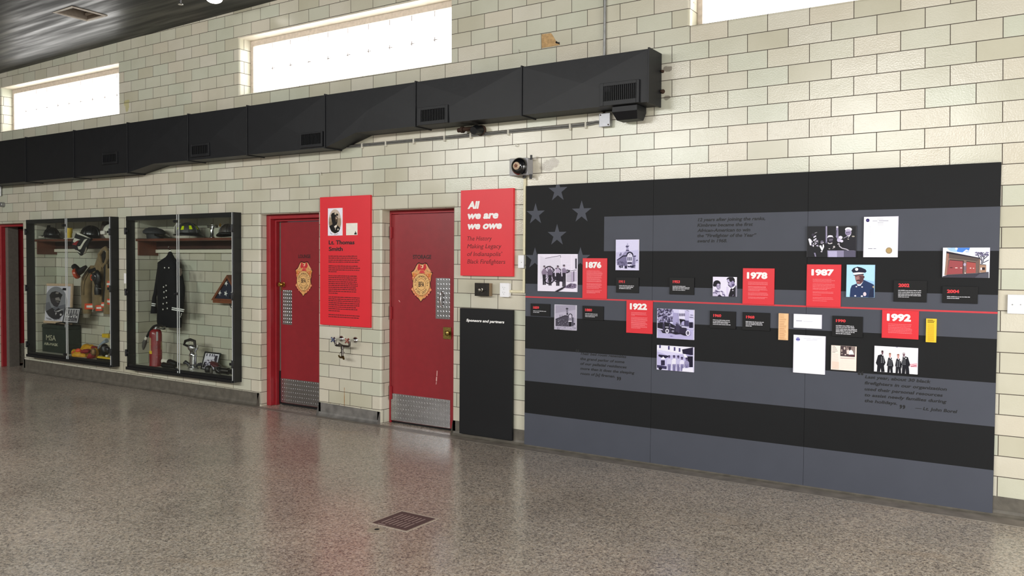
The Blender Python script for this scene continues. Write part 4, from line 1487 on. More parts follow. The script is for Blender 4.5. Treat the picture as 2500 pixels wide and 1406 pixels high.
# ---- year panels
YP = YB-.009
PINK = mat('print_pale_red', 'f2868c', .6, var=.02)
PALE = mat('print_pale', 'b9b8be', .6, var=.02)
YRED = mat('year_red', 'e0323a', .5, var=.02)
KB = mat('card_black', '070709', .5, spec=.3, var=.03)
def year_panel(year, tl, br, num, z, left, lines, h, red, label):
    a, c = at(*tl, YP), at(*br, YP)
    o = thing('year_panel', ((a.x+c.x)/2, YB, c.z), label, 'panel', 'red year panels on the timeline' if red else 'black year panels on the timeline')
    bx('board', RED_P if red else KB, o, a.x, c.x, YP, YB-.0013, c.z, a.z, bevel=.0008)
    L = Lettering()
    L.px(year, *num, YP-.0004, bold=.06 if red else .05)
    L.build('year', WHITE_V if red else YRED, o)
    L = Lettering()
    print_lines(L, z, left, lines, h, YP-.0004, int(year))
    L.build('body_print', PINK if red else PALE, o)
zA = (1270, 430, 4.535)
zE = (1700, 740, 5.952)
zD = (2000, 500, 3.906)
z1 = (1416, 624, 12.55)
year_panel('1876', (1422.6, 630.2), (1481, 730), (1430, 654.1, 1468.2, 639.2), z1, 203, list(zip((466, 500, 530, 555, 587, 617, 650, 680, 710, 740, 770, 797, 855, 880, 912, 940, 968, 998, 1055, 1090, 1115, 1142), (595, 660, 690, 685, 680, 655, 655, 665, 615, 655, 655, 655, 650, 685, 655, 630, 660, 590, 660, 615, 620, 470))), 11, True, 'red panel headed 1876, above the red line')
z2 = (1524, 726, 14.65)
year_panel('1922', (1529.6, 732), (1592.5, 815.5), (1537.7, 755.2, 1579.6, 740), z2, 245, list(zip((530, 570, 605, 640, 708, 745, 780, 815, 850, 885, 915, 948, 980, 1015, 1050, 1085), (800, 770, 800, 390, 840, 805, 840, 820, 775, 765, 810, 825, 750, 815, 815, 580))), 13, True, 'red panel headed 1922, hanging below the red line')
z3 = (1806, 648, 13.79)
year_panel('1978', (1813.8, 654.6), (1889.3, 744.5), (1823.3, 680.3, 1873.4, 664.3), z3, 282, list(zip((558, 600, 635, 705, 740, 778, 815, 850, 918, 955, 992, 1065, 1100), (940, 945, 945, 890, 880, 905, 930, 680, 920, 955, 975, 935, 840))), 13, True, 'red panel headed 1978, above the red line')
year_panel('1987', (1970, 645.3), (2051.8, 750), (1980.8, 672.3, 2035.4, 657), zc_, 1600, list(zip((797, 810, 825, 848, 863, 878, 893, 905, 932, 945, 965, 993, 1008, 1028), (1800, 1838, 1800, 1835, 1835, 1835, 1800, 1755, 1820, 1825, 1690, 1820, 1820, 1750))), 4, True, 'red panel headed 1987, above the red line')
year_panel('1992', (2153.8, 756.5), (2242, 829), (2165, 783, 2224, 765.3), zD, 657, list(zip((1135, 1150, 1165, 1178, 1191, 1204, 1217), (880, 880, 870, 885, 885, 880, 885))), 4, True, 'red panel headed 1992, hanging below the red line')
for yr, tl, br, num, z, left, lines, h in [
    ('1859', (1295.4, 740.6), (1342.8, 772.8), (1301.5, 753.5, 1316, 747.4), zq, 103, [(192, 207), (203, 152)], 5),
    ('1880', (1422, 746.3), (1473.4, 782.6), (1428.5, 759.6, 1445.3, 753), zq, 518, [(215, 617), (227, 617), (237, 595)], 5),
    ('1911', (1504.2, 676.5), (1558.9, 715.6), (1511, 690.6, 1525.3, 684), zA, 1095, [(1212, 1260), (1228, 1250), (1243, 1235)], 8),
    ('1953', (1634.6, 677), (1694.3, 720), (1642.5, 690.9, 1659.9, 684.1), (1626, 670, 25.1), 402, [(710, 1230), (790, 1480), (865, 1420), (950, 1170)], 42),
    ('1960', (1733, 758.5), (1796, 803.8), (1741.2, 773.3, 1760.8, 766.5), zE, 240, [(243, 500), (265, 505), (283, 460), (305, 497)], 11),
    ('1968', (1812.8, 761.7), (1879.3, 808.4), (1821.3, 776.9, 1842, 770.2), zE, 717, [(268, 980), (288, 955), (308, 962), (330, 805)], 11),
    ('1990', (2032, 770.6), (2105.7, 824.4), (2040.7, 786, 2064.6, 779), zE, 2027, [(325, 2290), (348, 2297), (372, 2335), (393, 2335), (415, 2300), (440, 2250)], 12),
    ('2002', (2182, 684), (2262, 738.3), (2193.3, 700.5, 2220.2, 692), zD, 752, [(815, 972), (832, 972), (848, 968), (862, 970), (877, 855)], 7),
    ('2004', (2300.8, 698.2), (2386.6, 741.8), (2311.8, 715, 2341.8, 706.9), zD, 1218, [(875, 1443), (890, 1335)], 7)]:
    year_panel(yr, tl, br, num, z, left, lines, h, False, 'small black panel headed %s on the timeline' % yr)

# ---- mounted prints
YM = YB-.012
def mounted(name, tl, br, label, cat, edge, zo, group='photo prints on the timeline'):
    a, c = at(*tl, YM), at(*br, YM)
    o = thing(name, ((a.x+c.x)/2, YB, c.z), label, cat, group)
    bx('mount', edge, o, a.x, c.x, YM, YB-.0013, c.z, a.z)
    P = Print(*zo, YM-.0002)
    P.bounds = (a.x+.0004, c.x-.0004, c.z+.0004, a.z-.0004)
    return o, P
EDW = mat('print_edge', 'd9d6e4', .5, var=.02)
EDK = mat('print_edge_dark', '2a2a30', .5, var=.02)
# four men with a hose cart
o, P = mounted('photo_print', (1313, 620), (1408.8, 713), 'large mounted photo of four men standing by a big wheeled hose cart', 'photo print', EDW, (1306, 612, 12.78))
P.rect('efe8f8', 92, 95, 1318, 1290)
P.poly('e2dcec', [(160, 150), (320, 235), (800, 150), (820, 560), (160, 900)])
P.line('5a4e66', [(320, 238), (800, 150), (805, 215)], 14)
for i in range(11):
    P.line('c8bcd6', [(835, 160+i*42), (1120, 150+i*42+i*4)], 7)
    P.line('d2c8de', [(1165, 150+i*42), (1300, 185+i*42)], 6)
P.rect('241c30', 1258, 245, 1302, 560)
for i in range(8):
    P.line('6a5c78', [(990, 690+i*38), (1140, 680+i*40)], 14)
P.rect('b8aac6', 1140, 660, 1200, 980); P.rect('cfc4dc', 1225, 640, 1300, 960)
P.line('2e2438', [(1215, 640), (1215, 960)], 20); P.line('3a2e46', [(1120, 630), (1300, 600)], 14)
for cx, cy, r in ((440, 760, 285), (700, 760, 230)):
    P.ell('1e1628', cx, cy, r*.72, r, n=30); P.ell('cfc4dc', cx, cy, r*.60, r*.88, n=30)
    for k in range(6):
        a = R(15+30*k)
        P.line('2a2034', [(cx-r*.6*math.cos(a), cy-r*.88*math.sin(a)), (cx+r*.6*math.cos(a), cy+r*.88*math.sin(a))], 16)
    P.ell('1e1628', cx, cy, 36, 44)
P.poly('241c2c', [(520, 700), (900, 640), (890, 980), (560, 900)])
def man(P, x, hy, top, wst, ft, w, shirt, trous='1e1724', hat='241a28', skin='a08c9a'):
    P.poly(trous, [(x-w*.55, wst), (x+w*.55, wst), (x+w*.5, ft), (x+w*.08, ft), (x, wst+60), (x-w*.1, ft), (x-w*.5, ft)])
    P.poly(shirt, [(x-w*.3, top), (x+w*.3, top), (x+w*.72, top+70), (x+w*.62, wst), (x-w*.62, wst), (x-w*.72, top+70)])
    P.line(shirt, [(x-w*.62, top+60), (x-w*.85, (top+wst)/2+20), (x-w*.6, wst+20)], w*.24)
    P.line(shirt, [(x+w*.62, top+60), (x+w*.85, (top+wst)/2+20), (x+w*.6, wst+20)], w*.24)
    P.ell(skin, x, hy, w*.27, w*.36); P.poly(hat, [(x-w*.38, hy-w*.12), (x-w*.24, hy-w*.46), (x+w*.2, hy-w*.48), (x+w*.40, hy-w*.1)])
man(P, 290, 505, 560, 740, 1065, 88, '8a7a92'); man(P, 470, 515, 570, 760, 1085, 88, '6a5c74'); man(P, 712, 505, 545, 690, 1095, 95, 'bcaec8'); man(P, 905, 480, 540, 690, 1120, 95, '8c7e98')
P.line('d9cfe4', [(632, 560), (640, 800)], 34); P.line('d9cfe4', [(825, 560), (845, 800)], 32)
P.line('2e2438', [(990, 600), (1090, 630), (980, 690)], 34)
P.poly('7a6c88', [(980, 1090), (1120, 1010), (1290, 1050), (1280, 1150), (1180, 1180), (900, 1160)])
P.blots(['5a4c66', '9a8ca6', '3e3248'], 1010, 1040, 1260, 1150, 40, 20, 3)
P.poly('1a1422', [(620, 1275), (760, 1190), (880, 1130), (960, 1110), (860, 1200), (720, 1280)])
P.build('picture', o)
# tall engraved view of a station
o, P = mounted('photo_print', (1503.5, 585), (1559, 660), 'mounted picture of a turreted fire station with horse carts in front', 'photo print', EDW, (1496, 578, 15.63))
P.rect('dcd8f6', 115, 110, 985, 1285)
P.poly('c9c4e8', [(120, 600), (980, 500), (980, 1000), (120, 1000)])
P.poly('b4aed2', [(560, 225), (600, 320), (530, 320)])
P.poly('4a4468', [(490, 370), (520, 330), (635, 345), (600, 385), (560, 415), (505, 400)])
P.rect('aaa4c8', 515, 410, 605, 500); P.poly('3a3458', [(495, 545), (510, 500), (615, 500), (630, 545)])
P.poly('9a94ba', [(350, 700), (480, 560), (680, 560), (770, 640), (780, 720), (530, 760)])
P.poly('1a1436', [(155, 880), (380, 710), (520, 700), (520, 750), (400, 760), (240, 860), (165, 910)])
P.poly('7a7498', [(165, 900), (400, 765), (525, 750), (545, 1130), (165, 1080)])
P.poly('9a94b8', [(545, 740), (770, 740), (850, 770), (860, 1100), (545, 1130)])
P.ell('140e30', 652, 700, 135, 130); P.poly('dcd8f0', [(545, 760), (560, 690), (600, 640), (650, 615), (705, 640), (745, 700), (755, 760), (755, 960), (545, 960)])
P.poly('3a3458', [(630, 695), (650, 650), (672, 695)])
for x in (580, 640, 700): P.rect('2a2450', x-17, 775, x+17, 910)
P.poly('140e30', [(550, 1030), (575, 975), (715, 975), (735, 1030)]); P.rect('e4e0f6', 560, 1050, 720, 1110)
P.rect('4a4468', 300, 605, 328, 720); P.rect('4a4468', 258, 650, 282, 750)
P.poly('3a3458', [(780, 760), (800, 720), (900, 720), (860, 770)]); P.poly('2a2450', [(870, 930), (925, 870), (970, 905)])
P.rect('8a84a8', 760, 800, 860, 1090)
P.blots(['1c1638', '2a2448'], 230, 1090, 400, 1180, 22, 22, 5); P.blots(['1c1638', '2a2448'], 590, 1100, 860, 1185, 34, 22, 6); P.rect('1c1638', 455, 1110, 540, 1210)
P.blots(['6a6488', '4a4468'], 180, 930, 540, 1060, 26, 16, 7)
P.build('picture', o)
# brick corner station
o, P = mounted('photo_print', (1353.7, 743), (1406.8, 807), 'mounted grey photo of a corner brick station with a bell tower', 'photo print', EDW, (1346, 736, 17.57))
P.rect('d0cada', 138, 115, 1078, 1265); P.rect('a49eb2', 175, 150, 1045, 1060)
P.poly('b8b2c6', [(175, 500), (1045, 350), (1045, 700), (175, 760)])
P.poly('4a4654', [(180, 750), (590, 600), (730, 620), (735, 1075), (180, 1050)])
P.poly('2a2634', [(175, 745), (590, 585), (735, 610), (735, 640), (590, 620), (180, 780)])
P.poly('6a6676', [(730, 620), (910, 680), (950, 690), (955, 1060), (735, 1075)])
P.ell('3a3644', 815, 620, 92, 108); P.ell('c4bed0', 812, 640, 62, 90); P.rect('8a8696', 745, 700, 880, 830)
P.rect('d8d2e0', 730, 825, 880, 870); P.rect('121018', 755, 875, 862, 1070)
P.poly('3a3644', [(615, 300), (660, 265), (730, 290), (720, 335), (635, 340)]); P.rect('7a7686', 640, 340, 715, 470); P.rect('3a3644', 650, 480, 720, 575)
P.rect('4a4654', 365, 560, 382, 670); P.rect('4a4654', 452, 560, 468, 630)
P.rect('3e3a48', 905, 680, 945, 1050); P.ell('1c1a24', 985, 960, 30, 40)
P.blots(['6a6676', '8a8696', '38343f'], 200, 760, 700, 1020, 40, 22, 8)
P.rect('b4aec2', 150, 1075, 1050, 1210); P.blots(['8a8696', '9c96a8'], 170, 1090, 1040, 1200, 24, 26, 9)
P.build('picture', o)
# fire engine with white wheels
o, P = mounted('photo_print', (1604.2, 753), (1694, 830), 'mounted photo of an early open fire engine with white wheels and its crew', 'photo print', EDW, (1598, 746, 15.28))
P.rect('d6d2f4', 95, 95, 1462, 1300); P.rect('bcb6e0', 110, 860, 1440, 1270)
P.poly('aaa4d0', [(680, 260), (910, 280), (910, 740), (680, 720)]); P.poly('e6e2fa', [(910, 150), (1130, 180), (1130, 520), (910, 490)]); P.poly('c2bce4', [(1130, 190), (1290, 240), (1280, 780), (1130, 740)])
P.blots(['3a3452', '5a5478', '8882a8', '26203c', 'a8a2c8'], 120, 130, 660, 640, 150, 46, 11)
for x in (945, 1025, 1100): P.rect('5a5478', x-20, 290, x+18, 390)
P.poly('0e0a1c', [(925, 495), (1120, 520), (1180, 600), (1240, 760), (980, 740)]); P.poly('b0aad4', [(990, 720), (1010, 620), (1060, 575), (1110, 580), (1110, 740)])
P.rect('4a4468', 1130, 560, 1270, 770); P.rect('1a1430', 1290, 620, 1430, 830); P.line('3a3458', [(1300, 430), (1440, 445)], 20); P.line('3a3458', [(1330, 350), (1430, 360)], 18); P.line('3a3458', [(1190, 180), (1280, 205)], 16)
P.poly('1a1626', [(110, 640), (420, 620), (600, 660), (780, 760), (1180, 800), (1220, 1130), (1080, 1110), (960, 1060), (780, 1080), (640, 1030), (300, 1020), (240, 920), (110, 830)])
P.line('d8d4f0', [(105, 850), (310, 900)], 40)
P.poly('2e283e', [(700, 760), (1000, 770), (1180, 830), (1190, 1060), (760, 980)])
for x, h in ((340, 640), (570, 700), (830, 640), (900, 690)):
    P.ell('6a6480', x, h+10, 22, 28); P.poly('3c3650', [(x-40, h+40), (x+40, h+40), (x+34, h+330), (x-34, h+330)])
for cx, cy, r in ((470, 948, 78), (1245, 1022, 96)):
    P.ell('eae6fa', cx, cy, r*.86, r*1.1, n=26); P.ell('3a3448', cx, cy, r*.5, r*.66); P.ell('a8a2c4', cx, cy, r*.2, r*.26)
P.line('e0dcf4', [(400, 800), (520, 805)], 26); P.line('cac6e4', [(590, 820), (740, 860)], 24); P.line('d6d2ec', [(1010, 800), (1180, 815), (1290, 870), (1440, 890)], 30)
P.rect('8a86a0', 640, 920, 730, 990); P.ell('6e68a0', 620, 1140, 50, 12)
P.build('picture', o)
# men beside an engine
o, P = mounted('photo_print', (1603.8, 842), (1693.6, 909.2), 'mounted photo of five men in pale shirts beside an engine', 'photo print', EDW, (1598, 836, 17.57))
P.rect('dedaf8', 100, 90, 1685, 1300); P.poly('f0eefc', [(105, 95), (1600, 180), (1400, 520), (105, 300)])
for x, y in ((235, 150), (615, 220), (862, 270), (1075, 310)): P.rect('4a4278', x-38, y-70, x+34, y+90)
P.poly('c4bee8', [(105, 380), (600, 560), (1500, 480), (1650, 1000), (105, 1000)])
P.poly('1e1836', [(1180, 300), (1650, 190), (1650, 560), (1210, 480)]); P.line('8a84b0', [(1380, 560), (1650, 545)], 18); P.rect('14102a', 1400, 590, 1645, 1060)
P.poly('201a38', [(180, 510), (560, 560), (600, 620), (470, 680), (260, 640), (160, 580)])
P.poly('f4f2fe', [(260, 720), (370, 600), (480, 720)]); P.rect('2a2440', 275, 760, 440, 980); P.poly('3a3458', [(105, 960), (530, 1020), (510, 1150), (105, 1080)]); P.ell('17122a', 250, 1110, 80, 60)
for x, hy, sh in ((630, 590, 'd4d0f0'), (840, 590, 'eceafa'), (1020, 600, 'cac6ea'), (1180, 660, 'e6e2f8'), (1380, 690, '9a94ba')):
    P.poly('8a84b0', [(x-70, 900), (x+70, 900), (x+60, 1230), (x-60, 1230)]); P.rect('3a3458', x-8, 1000, x+8, 1230)
    P.poly(sh, [(x-50, hy+90), (x+50, hy+90), (x+95, hy+160), (x+80, 930), (x-80, 930), (x-95, hy+160)])
    P.line(sh, [(x-85, hy+150), (x-95, 1060)], 34); P.line(sh, [(x+85, hy+150), (x+92, 1060)], 34)
    P.ell('6a5e84', x, hy+30, 44, 60); P.ell('342c50', x-4, hy-12, 50, 32)
P.poly('f2f0fe', [(1230, 520), (1320, 490), (1420, 640), (1290, 650)]); P.poly('efedfc', [(1200, 1100), (1650, 1080), (1660, 1280), (1180, 1240)])
P.build('picture', o)
# man leaning to a woman
o, P = mounted('photo_print', (1740.4, 675.5), (1797.8, 724.6), 'mounted photo of a woman with round hair facing a man in a dark suit', 'photo print', EDW, (1734, 668, 21.97))
P.clip = (140, 155, 1405, 1245)
P.rect('ece6fa', 140, 150, 1405, 1245); P.rect('dcd2f0', 860, 700, 980, 1245)
P.poly('f4f0fc', [(1250, 160), (1405, 160), (1405, 560), (1300, 480)])
P.poly('9a90b8', [(900, 320), (1010, 270), (1240, 360), (1320, 560), (1170, 730), (1050, 720), (940, 590), (970, 520), (905, 420)])
P.poly('beb4d6', [(920, 320), (1000, 300), (1040, 430), (1110, 480), (1100, 620), (1000, 560), (960, 520)])
P.poly('17131e', [(862, 310), (930, 220), (1020, 160), (1230, 160), (1310, 290), (1325, 420), (1290, 510), (1255, 400), (1190, 370), (1130, 450), (1040, 410), (990, 280), (900, 320)])
P.ell('241c34', 990, 490, 44, 26); P.line('2a2038', [(960, 600), (1070, 720), (1150, 730)], 34)
P.poly('5a5078', [(1170, 560), (1320, 540), (1290, 660), (1160, 730)])
P.poly('f6f4fe', [(1150, 790), (1390, 600), (1390, 680), (1190, 840)])
P.poly('15111c', [(975, 1200), (1090, 820), (1150, 780), (1200, 830), (1340, 690), (1340, 1245), (990, 1245)])
P.ell('e4def0', 1210, 900, 36, 26); P.poly('7a7090', [(1180, 1190), (1250, 1110), (1260, 1150), (1210, 1210)]); P.rect('6a6878', 1340, 640, 1405, 1245)
P.ell('17131e', 360, 530, 195, 175); P.ell('17131e', 235, 610, 90, 90)
P.poly('8a80a4', [(340, 600), (400, 520), (500, 540), (550, 640), (540, 780), (500, 870), (400, 850), (330, 720)])
P.poly('d0c6e2', [(360, 590), (430, 540), (490, 590), (500, 650), (400, 650)]); P.poly('cac0de', [(360, 690), (520, 690), (490, 740), (400, 760)]); P.ell('efe9f8', 480, 820, 40, 18); P.line('2a2038', [(370, 660), (520, 640)], 14)
P.poly('cfc6e4', [(140, 1050), (260, 860), (360, 840), (500, 960), (620, 880), (780, 1040), (800, 1240), (140, 1240)])
for pts in ([(270, 880), (420, 970), (520, 960)], [(250, 950), (400, 990)], [(140, 1030), (280, 1020), (360, 1080)], [(560, 940), (690, 1000)], [(640, 1080), (780, 1150), (780, 1230)], [(420, 1180), (520, 1130)]): P.line('463a66', pts, 40)
P.poly('2a2040', [(400, 1240), (420, 1160), (520, 1120), (640, 1240)]); P.poly('f0eafa', [(530, 980), (600, 980), (640, 1240), (560, 1160)])
P.build('picture', o)
# award at a lectern
o, P = mounted('photo_print', (1970.8, 552.5), (2090, 627.8), 'dark mounted photo of a white haired man with others at a lectern', 'photo print', EDK, (1964, 545, 15.62))
P.clip = (100, 112, 1960, 1290)
P.rect('16161c', 100, 110, 1960, 1295)
P.rect('6a6480', 800, 110, 865, 760); P.rect('a8a2bc', 830, 110, 862, 700)
P.poly('8a84a0', [(1215, 120), (1285, 110), (1300, 520), (1250, 600), (1190, 500)]); P.ell('e0dcea', 1250, 145, 40, 40); P.line('2a2636', [(1225, 260), (1200, 480)], 22)
P.ell('f0eefa', 1680, 235, 132, 80); P.ell('b4aac6', 1670, 350, 120, 130); P.poly('8a80a0', [(1560, 330), (1780, 300), (1740, 430), (1640, 480), (1570, 430)])
P.line('4a4260', [(1580, 345), (1720, 335)], 20); P.poly('ece8f4', [(1610, 490), (1780, 420), (1650, 580)]); P.poly('2a2634', [(1640, 500), (1700, 480), (1650, 580)])
P.poly('1c1b24', [(1480, 570), (1640, 490), (1650, 580), (1800, 430), (1920, 510), (1960, 620), (1960, 1030), (1500, 1000)])
P.line('9a94aa', [(1490, 570), (1640, 495)], 24); P.ell('aaa49a', 1860, 500, 56, 26); P.ell('c4beb8', 1670, 608, 30, 14)
P.ell('e8e4f4', 1375, 545, 78, 64); P.ell('c4bcd8', 1320, 640, 80, 80); P.ell('e2dcf0', 1420, 680, 60, 50)
P.line('c0bac8', [(1260, 800), (1320, 770), (1330, 870), (1430, 950), (1600, 990), (1700, 1045)], 36)
P.poly('e8e6f2', [(865, 560), (900, 470), (980, 452), (1070, 470), (1105, 560), (1060, 520), (930, 530)]); P.poly('3a3444', [(890, 560), (1095, 540), (1080, 700), (1000, 750), (930, 700)])
P.line('9a94a6', [(940, 640), (1080, 625)], 22); P.line('d8d2d8', [(890, 740), (960, 790), (1060, 750)], 34); P.poly('15151c', [(840, 800), (1220, 780), (1240, 1030), (840, 1030)])
P.ell('c4bec0', 1130, 900, 38, 40); P.ell('b0aab0', 950, 970, 34, 18); P.line('a8a2aa', [(1070, 970), (1120, 930)], 20)
P.poly('8e88a6', [(870, 1035), (1900, 1035), (1900, 1290), (880, 1295)]); P.poly('b8b2d4', [(900, 1060), (1240, 1060), (1240, 1290), (920, 1290)]); P.poly('5a566c', [(1500, 1040), (1950, 1040), (1950, 1290), (1500, 1290)])
P.poly('efedf8', [(145, 600), (200, 575), (270, 640), (260, 840), (210, 840)]); P.poly('e6e2f2', [(340, 520), (430, 460), (450, 500), (350, 560)]); P.poly('e6e2f2', [(330, 640), (450, 560), (460, 610), (340, 670)])
P.blots(['c4bcd2', '8a84a0', '5a5468', 'efeaf6'], 280, 650, 520, 880, 26, 26, 12); P.ell('3a3444', 330, 440, 60, 50); P.line('c8c4d0', [(390, 380), (480, 345)], 14)
P.ell('6a6478', 670, 720, 62, 64); P.line('c0bac8', [(620, 760), (740, 740)], 22); P.poly('f0eef8', [(560, 860), (740, 800), (752, 900), (690, 1040), (660, 1050)]); P.poly('2a2634', [(630, 830), (700, 820), (680, 940)]); P.ell('d4d0dc', 650, 1080, 36, 22)
P.poly('8a84a0', [(360, 1120), (420, 1130), (450, 1270), (400, 1270)])
P.build('picture', o)
# officer portrait, blue ground
o, P = mounted('photo_print', (2067.2, 646), (2134.5, 726.6), 'mounted colour portrait of an officer in a white peaked cap on blue', 'photo print', mat('print_edge_blue', 'a8d0ee', .5, var=.02), (2060, 640, 14.96))
o['label'] = 'mounted colour portrait of an officer in a dark peaked cap on pale blue'
P.clip = (105, 92, 1112, 1290)
P.rect('b4e2fa', 100, 90, 1115, 1292); P.poly('9ccaf4', [(760, 640), (1112, 700), (1112, 840), (1030, 790), (790, 720)])
P.poly('22345e', [(215, 1290), (240, 980), (290, 850), (470, 780), (560, 860), (720, 640), (1020, 780), (1110, 830), (1110, 1290)])
P.poly('1a2746', [(900, 1290), (960, 1000), (1080, 960), (1085, 1290)])
P.poly('8a5c5e', [(395, 480), (440, 465), (700, 460), (745, 520), (720, 640), (640, 780), (560, 810), (480, 790), (430, 650)])
P.poly('a87a78', [(410, 520), (540, 500), (560, 640), (470, 660)]); P.poly('5a3a40', [(600, 520), (720, 500), (715, 640), (620, 780), (580, 700)])
P.poly('2e1c24', [(450, 670), (520, 635), (600, 650), (590, 685), (480, 690)]); P.ell('b08488', 515, 705, 40, 14); P.line('3a2428', [(430, 530), (500, 520)], 18); P.line('3a2428', [(560, 525), (640, 510)], 18); P.ell('4a2e34', 738, 540, 18, 40)
P.poly('161a34', [(280, 310), (350, 220), (500, 165), (640, 195), (790, 260), (835, 330), (790, 385), (560, 370), (340, 385)])
P.poly('f2ecee', [(330, 390), (560, 370), (745, 385), (700, 430), (500, 445), (380, 460)]); P.poly('1a1a2a', [(340, 475), (500, 450), (720, 425), (740, 460), (520, 475), (370, 490)])
P.ell('eef0f6', 470, 260, 58, 54)
P.poly('eceaf6', [(480, 800), (560, 850), (735, 680), (700, 720), (610, 860), (510, 865)])
for x, y in ((460, 893), (670, 905)): P.ell('e4e2ee', x, y, 30, 22)
P.ell('e2d2dc', 765, 1165, 58, 74); P.ell('e8e6f4', 418, 1228, 36, 26); P.ell('e8e6f4', 662, 1240, 40, 28); P.poly('b8a888', [(1035, 900), (1100, 850), (1105, 960)])
P.build('picture', o)
# colour view of a two-bay station
o, P = mounted('photo_print', (2302.2, 604.6), (2415.2, 678.5), 'mounted colour photo of a low station with two red bay doors and a bare tree', 'photo print', EDW, (2296, 597, 15.62))
P.clip = (85, 105, 1868, 1285)
P.rect('eef0fa', 85, 105, 1868, 1290); P.poly('4a84dc', [(400, 110), (1130, 110), (1090, 230), (980, 190), (840, 300), (640, 280), (480, 240)]); P.poly('a8ccf2', [(240, 130), (620, 120), (640, 300), (380, 260)])
P.ell('eef4fc', 610, 160, 50, 40); P.ell('b4c8e8', 1030, 270, 80, 30)
P.poly('6e5c56', [(225, 300), (1500, 540), (1510, 1080), (160, 1170)])
P.poly('5a4e4a', [(330, 350), (1490, 560), (1360, 640), (340, 560)]); P.poly('8a766a', [(300, 520), (1350, 640), (1350, 690), (300, 580)])
P.poly('241e2a', [(225, 255), (380, 285), (1530, 510), (1520, 545), (320, 350), (230, 330)])
P.poly('b06058', [(240, 330), (320, 345), (250, 1160), (150, 1165)]); P.poly('9a7a6a', [(235, 340), (300, 350), (230, 1150), (155, 1160)])
P.poly('9c4a4e', [(350, 590), (890, 640), (850, 1110), (250, 1140)]); P.poly('a8504c', [(1000, 655), (1345, 690), (1345, 1080), (985, 1100)])
P.line('2a1e24', [(350, 580), (890, 625)], 28); P.line('2a1e24', [(990, 640), (1350, 685)], 26)
P.poly('86706a', [(905, 640), (990, 650), (975, 1100), (890, 1110)]); P.line('3a2a2c', [(870, 640), (860, 1100)], 26)
for x, y, cc, wd in ((410, 880, '4a2428', 100), (605, 888, 'e8d0cc', 90), (790, 890, 'e8d0cc', 76), (1148, 898, 'ecd4d0', 56), (1262, 905, 'ecd4d0', 48)): P.rect(cc, x-wd/2, y-15, x+wd/2, y+15)
P.ell('b8a8c4', 925, 760, 48, 60); P.poly('7a6a7c', [(900, 860), (985, 860), (980, 970), (910, 960)]); P.ell('d8c4c0', 945, 1090, 28, 24)
P.poly('9a7a68', [(1490, 545), (1520, 550), (1505, 1075), (1470, 1075)]); P.poly('a8846e', [(1510, 760), (1745, 775), (1745, 1060), (1520, 1070)]); P.poly('2a2028', [(1505, 745), (1745, 765), (1740, 785), (1505, 770)]); P.rect('2a2028', 1590, 870, 1700, 970); P.rect('efe4ec', 1528, 880, 1580, 970)
P.poly('3c3a46', [(85, 1215), (260, 1160), (1400, 1090), (1840, 1040), (1840, 1285), (85, 1245)]); P.poly('52525e', [(1500, 1120), (1840, 1060), (1840, 1280), (1300, 1275)])
for pts in ([(1560, 740), (1590, 560), (1520, 430)], [(1600, 740), (1660, 520), (1600, 330)], [(1640, 690), (1840, 590)], [(1560, 600), (1440, 430)], [(1650, 560), (1780, 450), (1820, 360)], [(1600, 480), (1540, 330)], [(1670, 480), (1720, 330)]): P.line('2e2844', pts, 26)
P.blots(['6a6288', '8a82a8', '4a4268'], 1330, 290, 1830, 430, 60, 24, 14)
P.build('picture', o)
# certificate
o, P = mounted('certificate', (2109.4, 529.5), (2191.3, 628), 'white certificate sheet with a gold seal at its lower right', 'certificate', EDW, (2100, 522, 12.33), 'documents on the timeline')
P.rect('fbfbff', 105, 95, 1125, 1310)
P.ell('2a2058', 228, 195, 54, 54); P.ell('4a3c80', 228, 200, 28, 28); P.ell('a08c6c', 866, 1105, 100, 98); P.ell('b89a64', 860, 1100, 66, 64)
for x0, x1, y, c_ in ((510, 700, 152, 'c8c6d2'), (375, 520, 212, 'a09eb2'), (560, 850, 208, '8e8ca4'), (525, 700, 268, 'aeacbc'), (530, 700, 325, 'd8d6e0'), (240, 370, 1045, '6e6c86'), (400, 480, 1045, '8886a0')):
    P.line(c_, [(x0, y), (x1, y)], 16)
for y in (390, 447, 505, 558, 640, 705): P.line('dcdae4', [(270, y), (325, y)], 12)
P.build('picture', o)
# cards, letter and clippings
o, P = mounted('newspaper_clipping', (1901, 764.6), (1923.3, 830.6), 'narrow orange tinted newspaper clipping below the red line', 'clipping', mat('clip_orange', 'e8b888', .6, var=.04), (1700, 740, 5.952), 'documents on the timeline')
P.rect('f2c898', 1195, 145, 1328, 540)
rnd = random.Random(4)
for i in range(34): P.line(['d09a6c', 'c08458', 'dca87a'][i % 3], [(1208, 162+i*11), (rnd.uniform(1270, 1312), 163+i*11)], 4)
P.build('picture', o)
o, P = mounted('white_card', (1937.8, 766), (2005.6, 803), 'small plain white card with one faint line, above the white letter', 'card', EDW, (1700, 740, 5.952), 'documents on the timeline')
P.rect('fafaff', 1415, 153, 1820, 376); P.line('8a8aa8', [(1450, 255), (1535, 258)], 8); P.line('d0d0e2', [(1560, 265), (1690, 272)], 6)
P.build('picture', o)
o, P = mounted('letter_sheet', (1937.5, 817), (2013.6, 914.8), 'white letter sheet with a small round blue emblem at its top left', 'letter', EDW, (1700, 740, 5.952), 'documents on the timeline')
P.rect('fbfbff', 1412, 458, 1868, 1042); P.ell('b4b4e0', 1477, 524, 30, 30); P.poly('4a4a9c', [(1447, 518), (1506, 522), (1506, 538), (1448, 534)]); P.ell('8080c0', 1477, 508, 18, 8)
for x0, x1, y in ((1560, 1660, 512), (1690, 1820, 518), (1600, 1760, 535)): P.line('d2d2e4', [(x0, y), (x1, y)], 7)
P.build('picture', o)
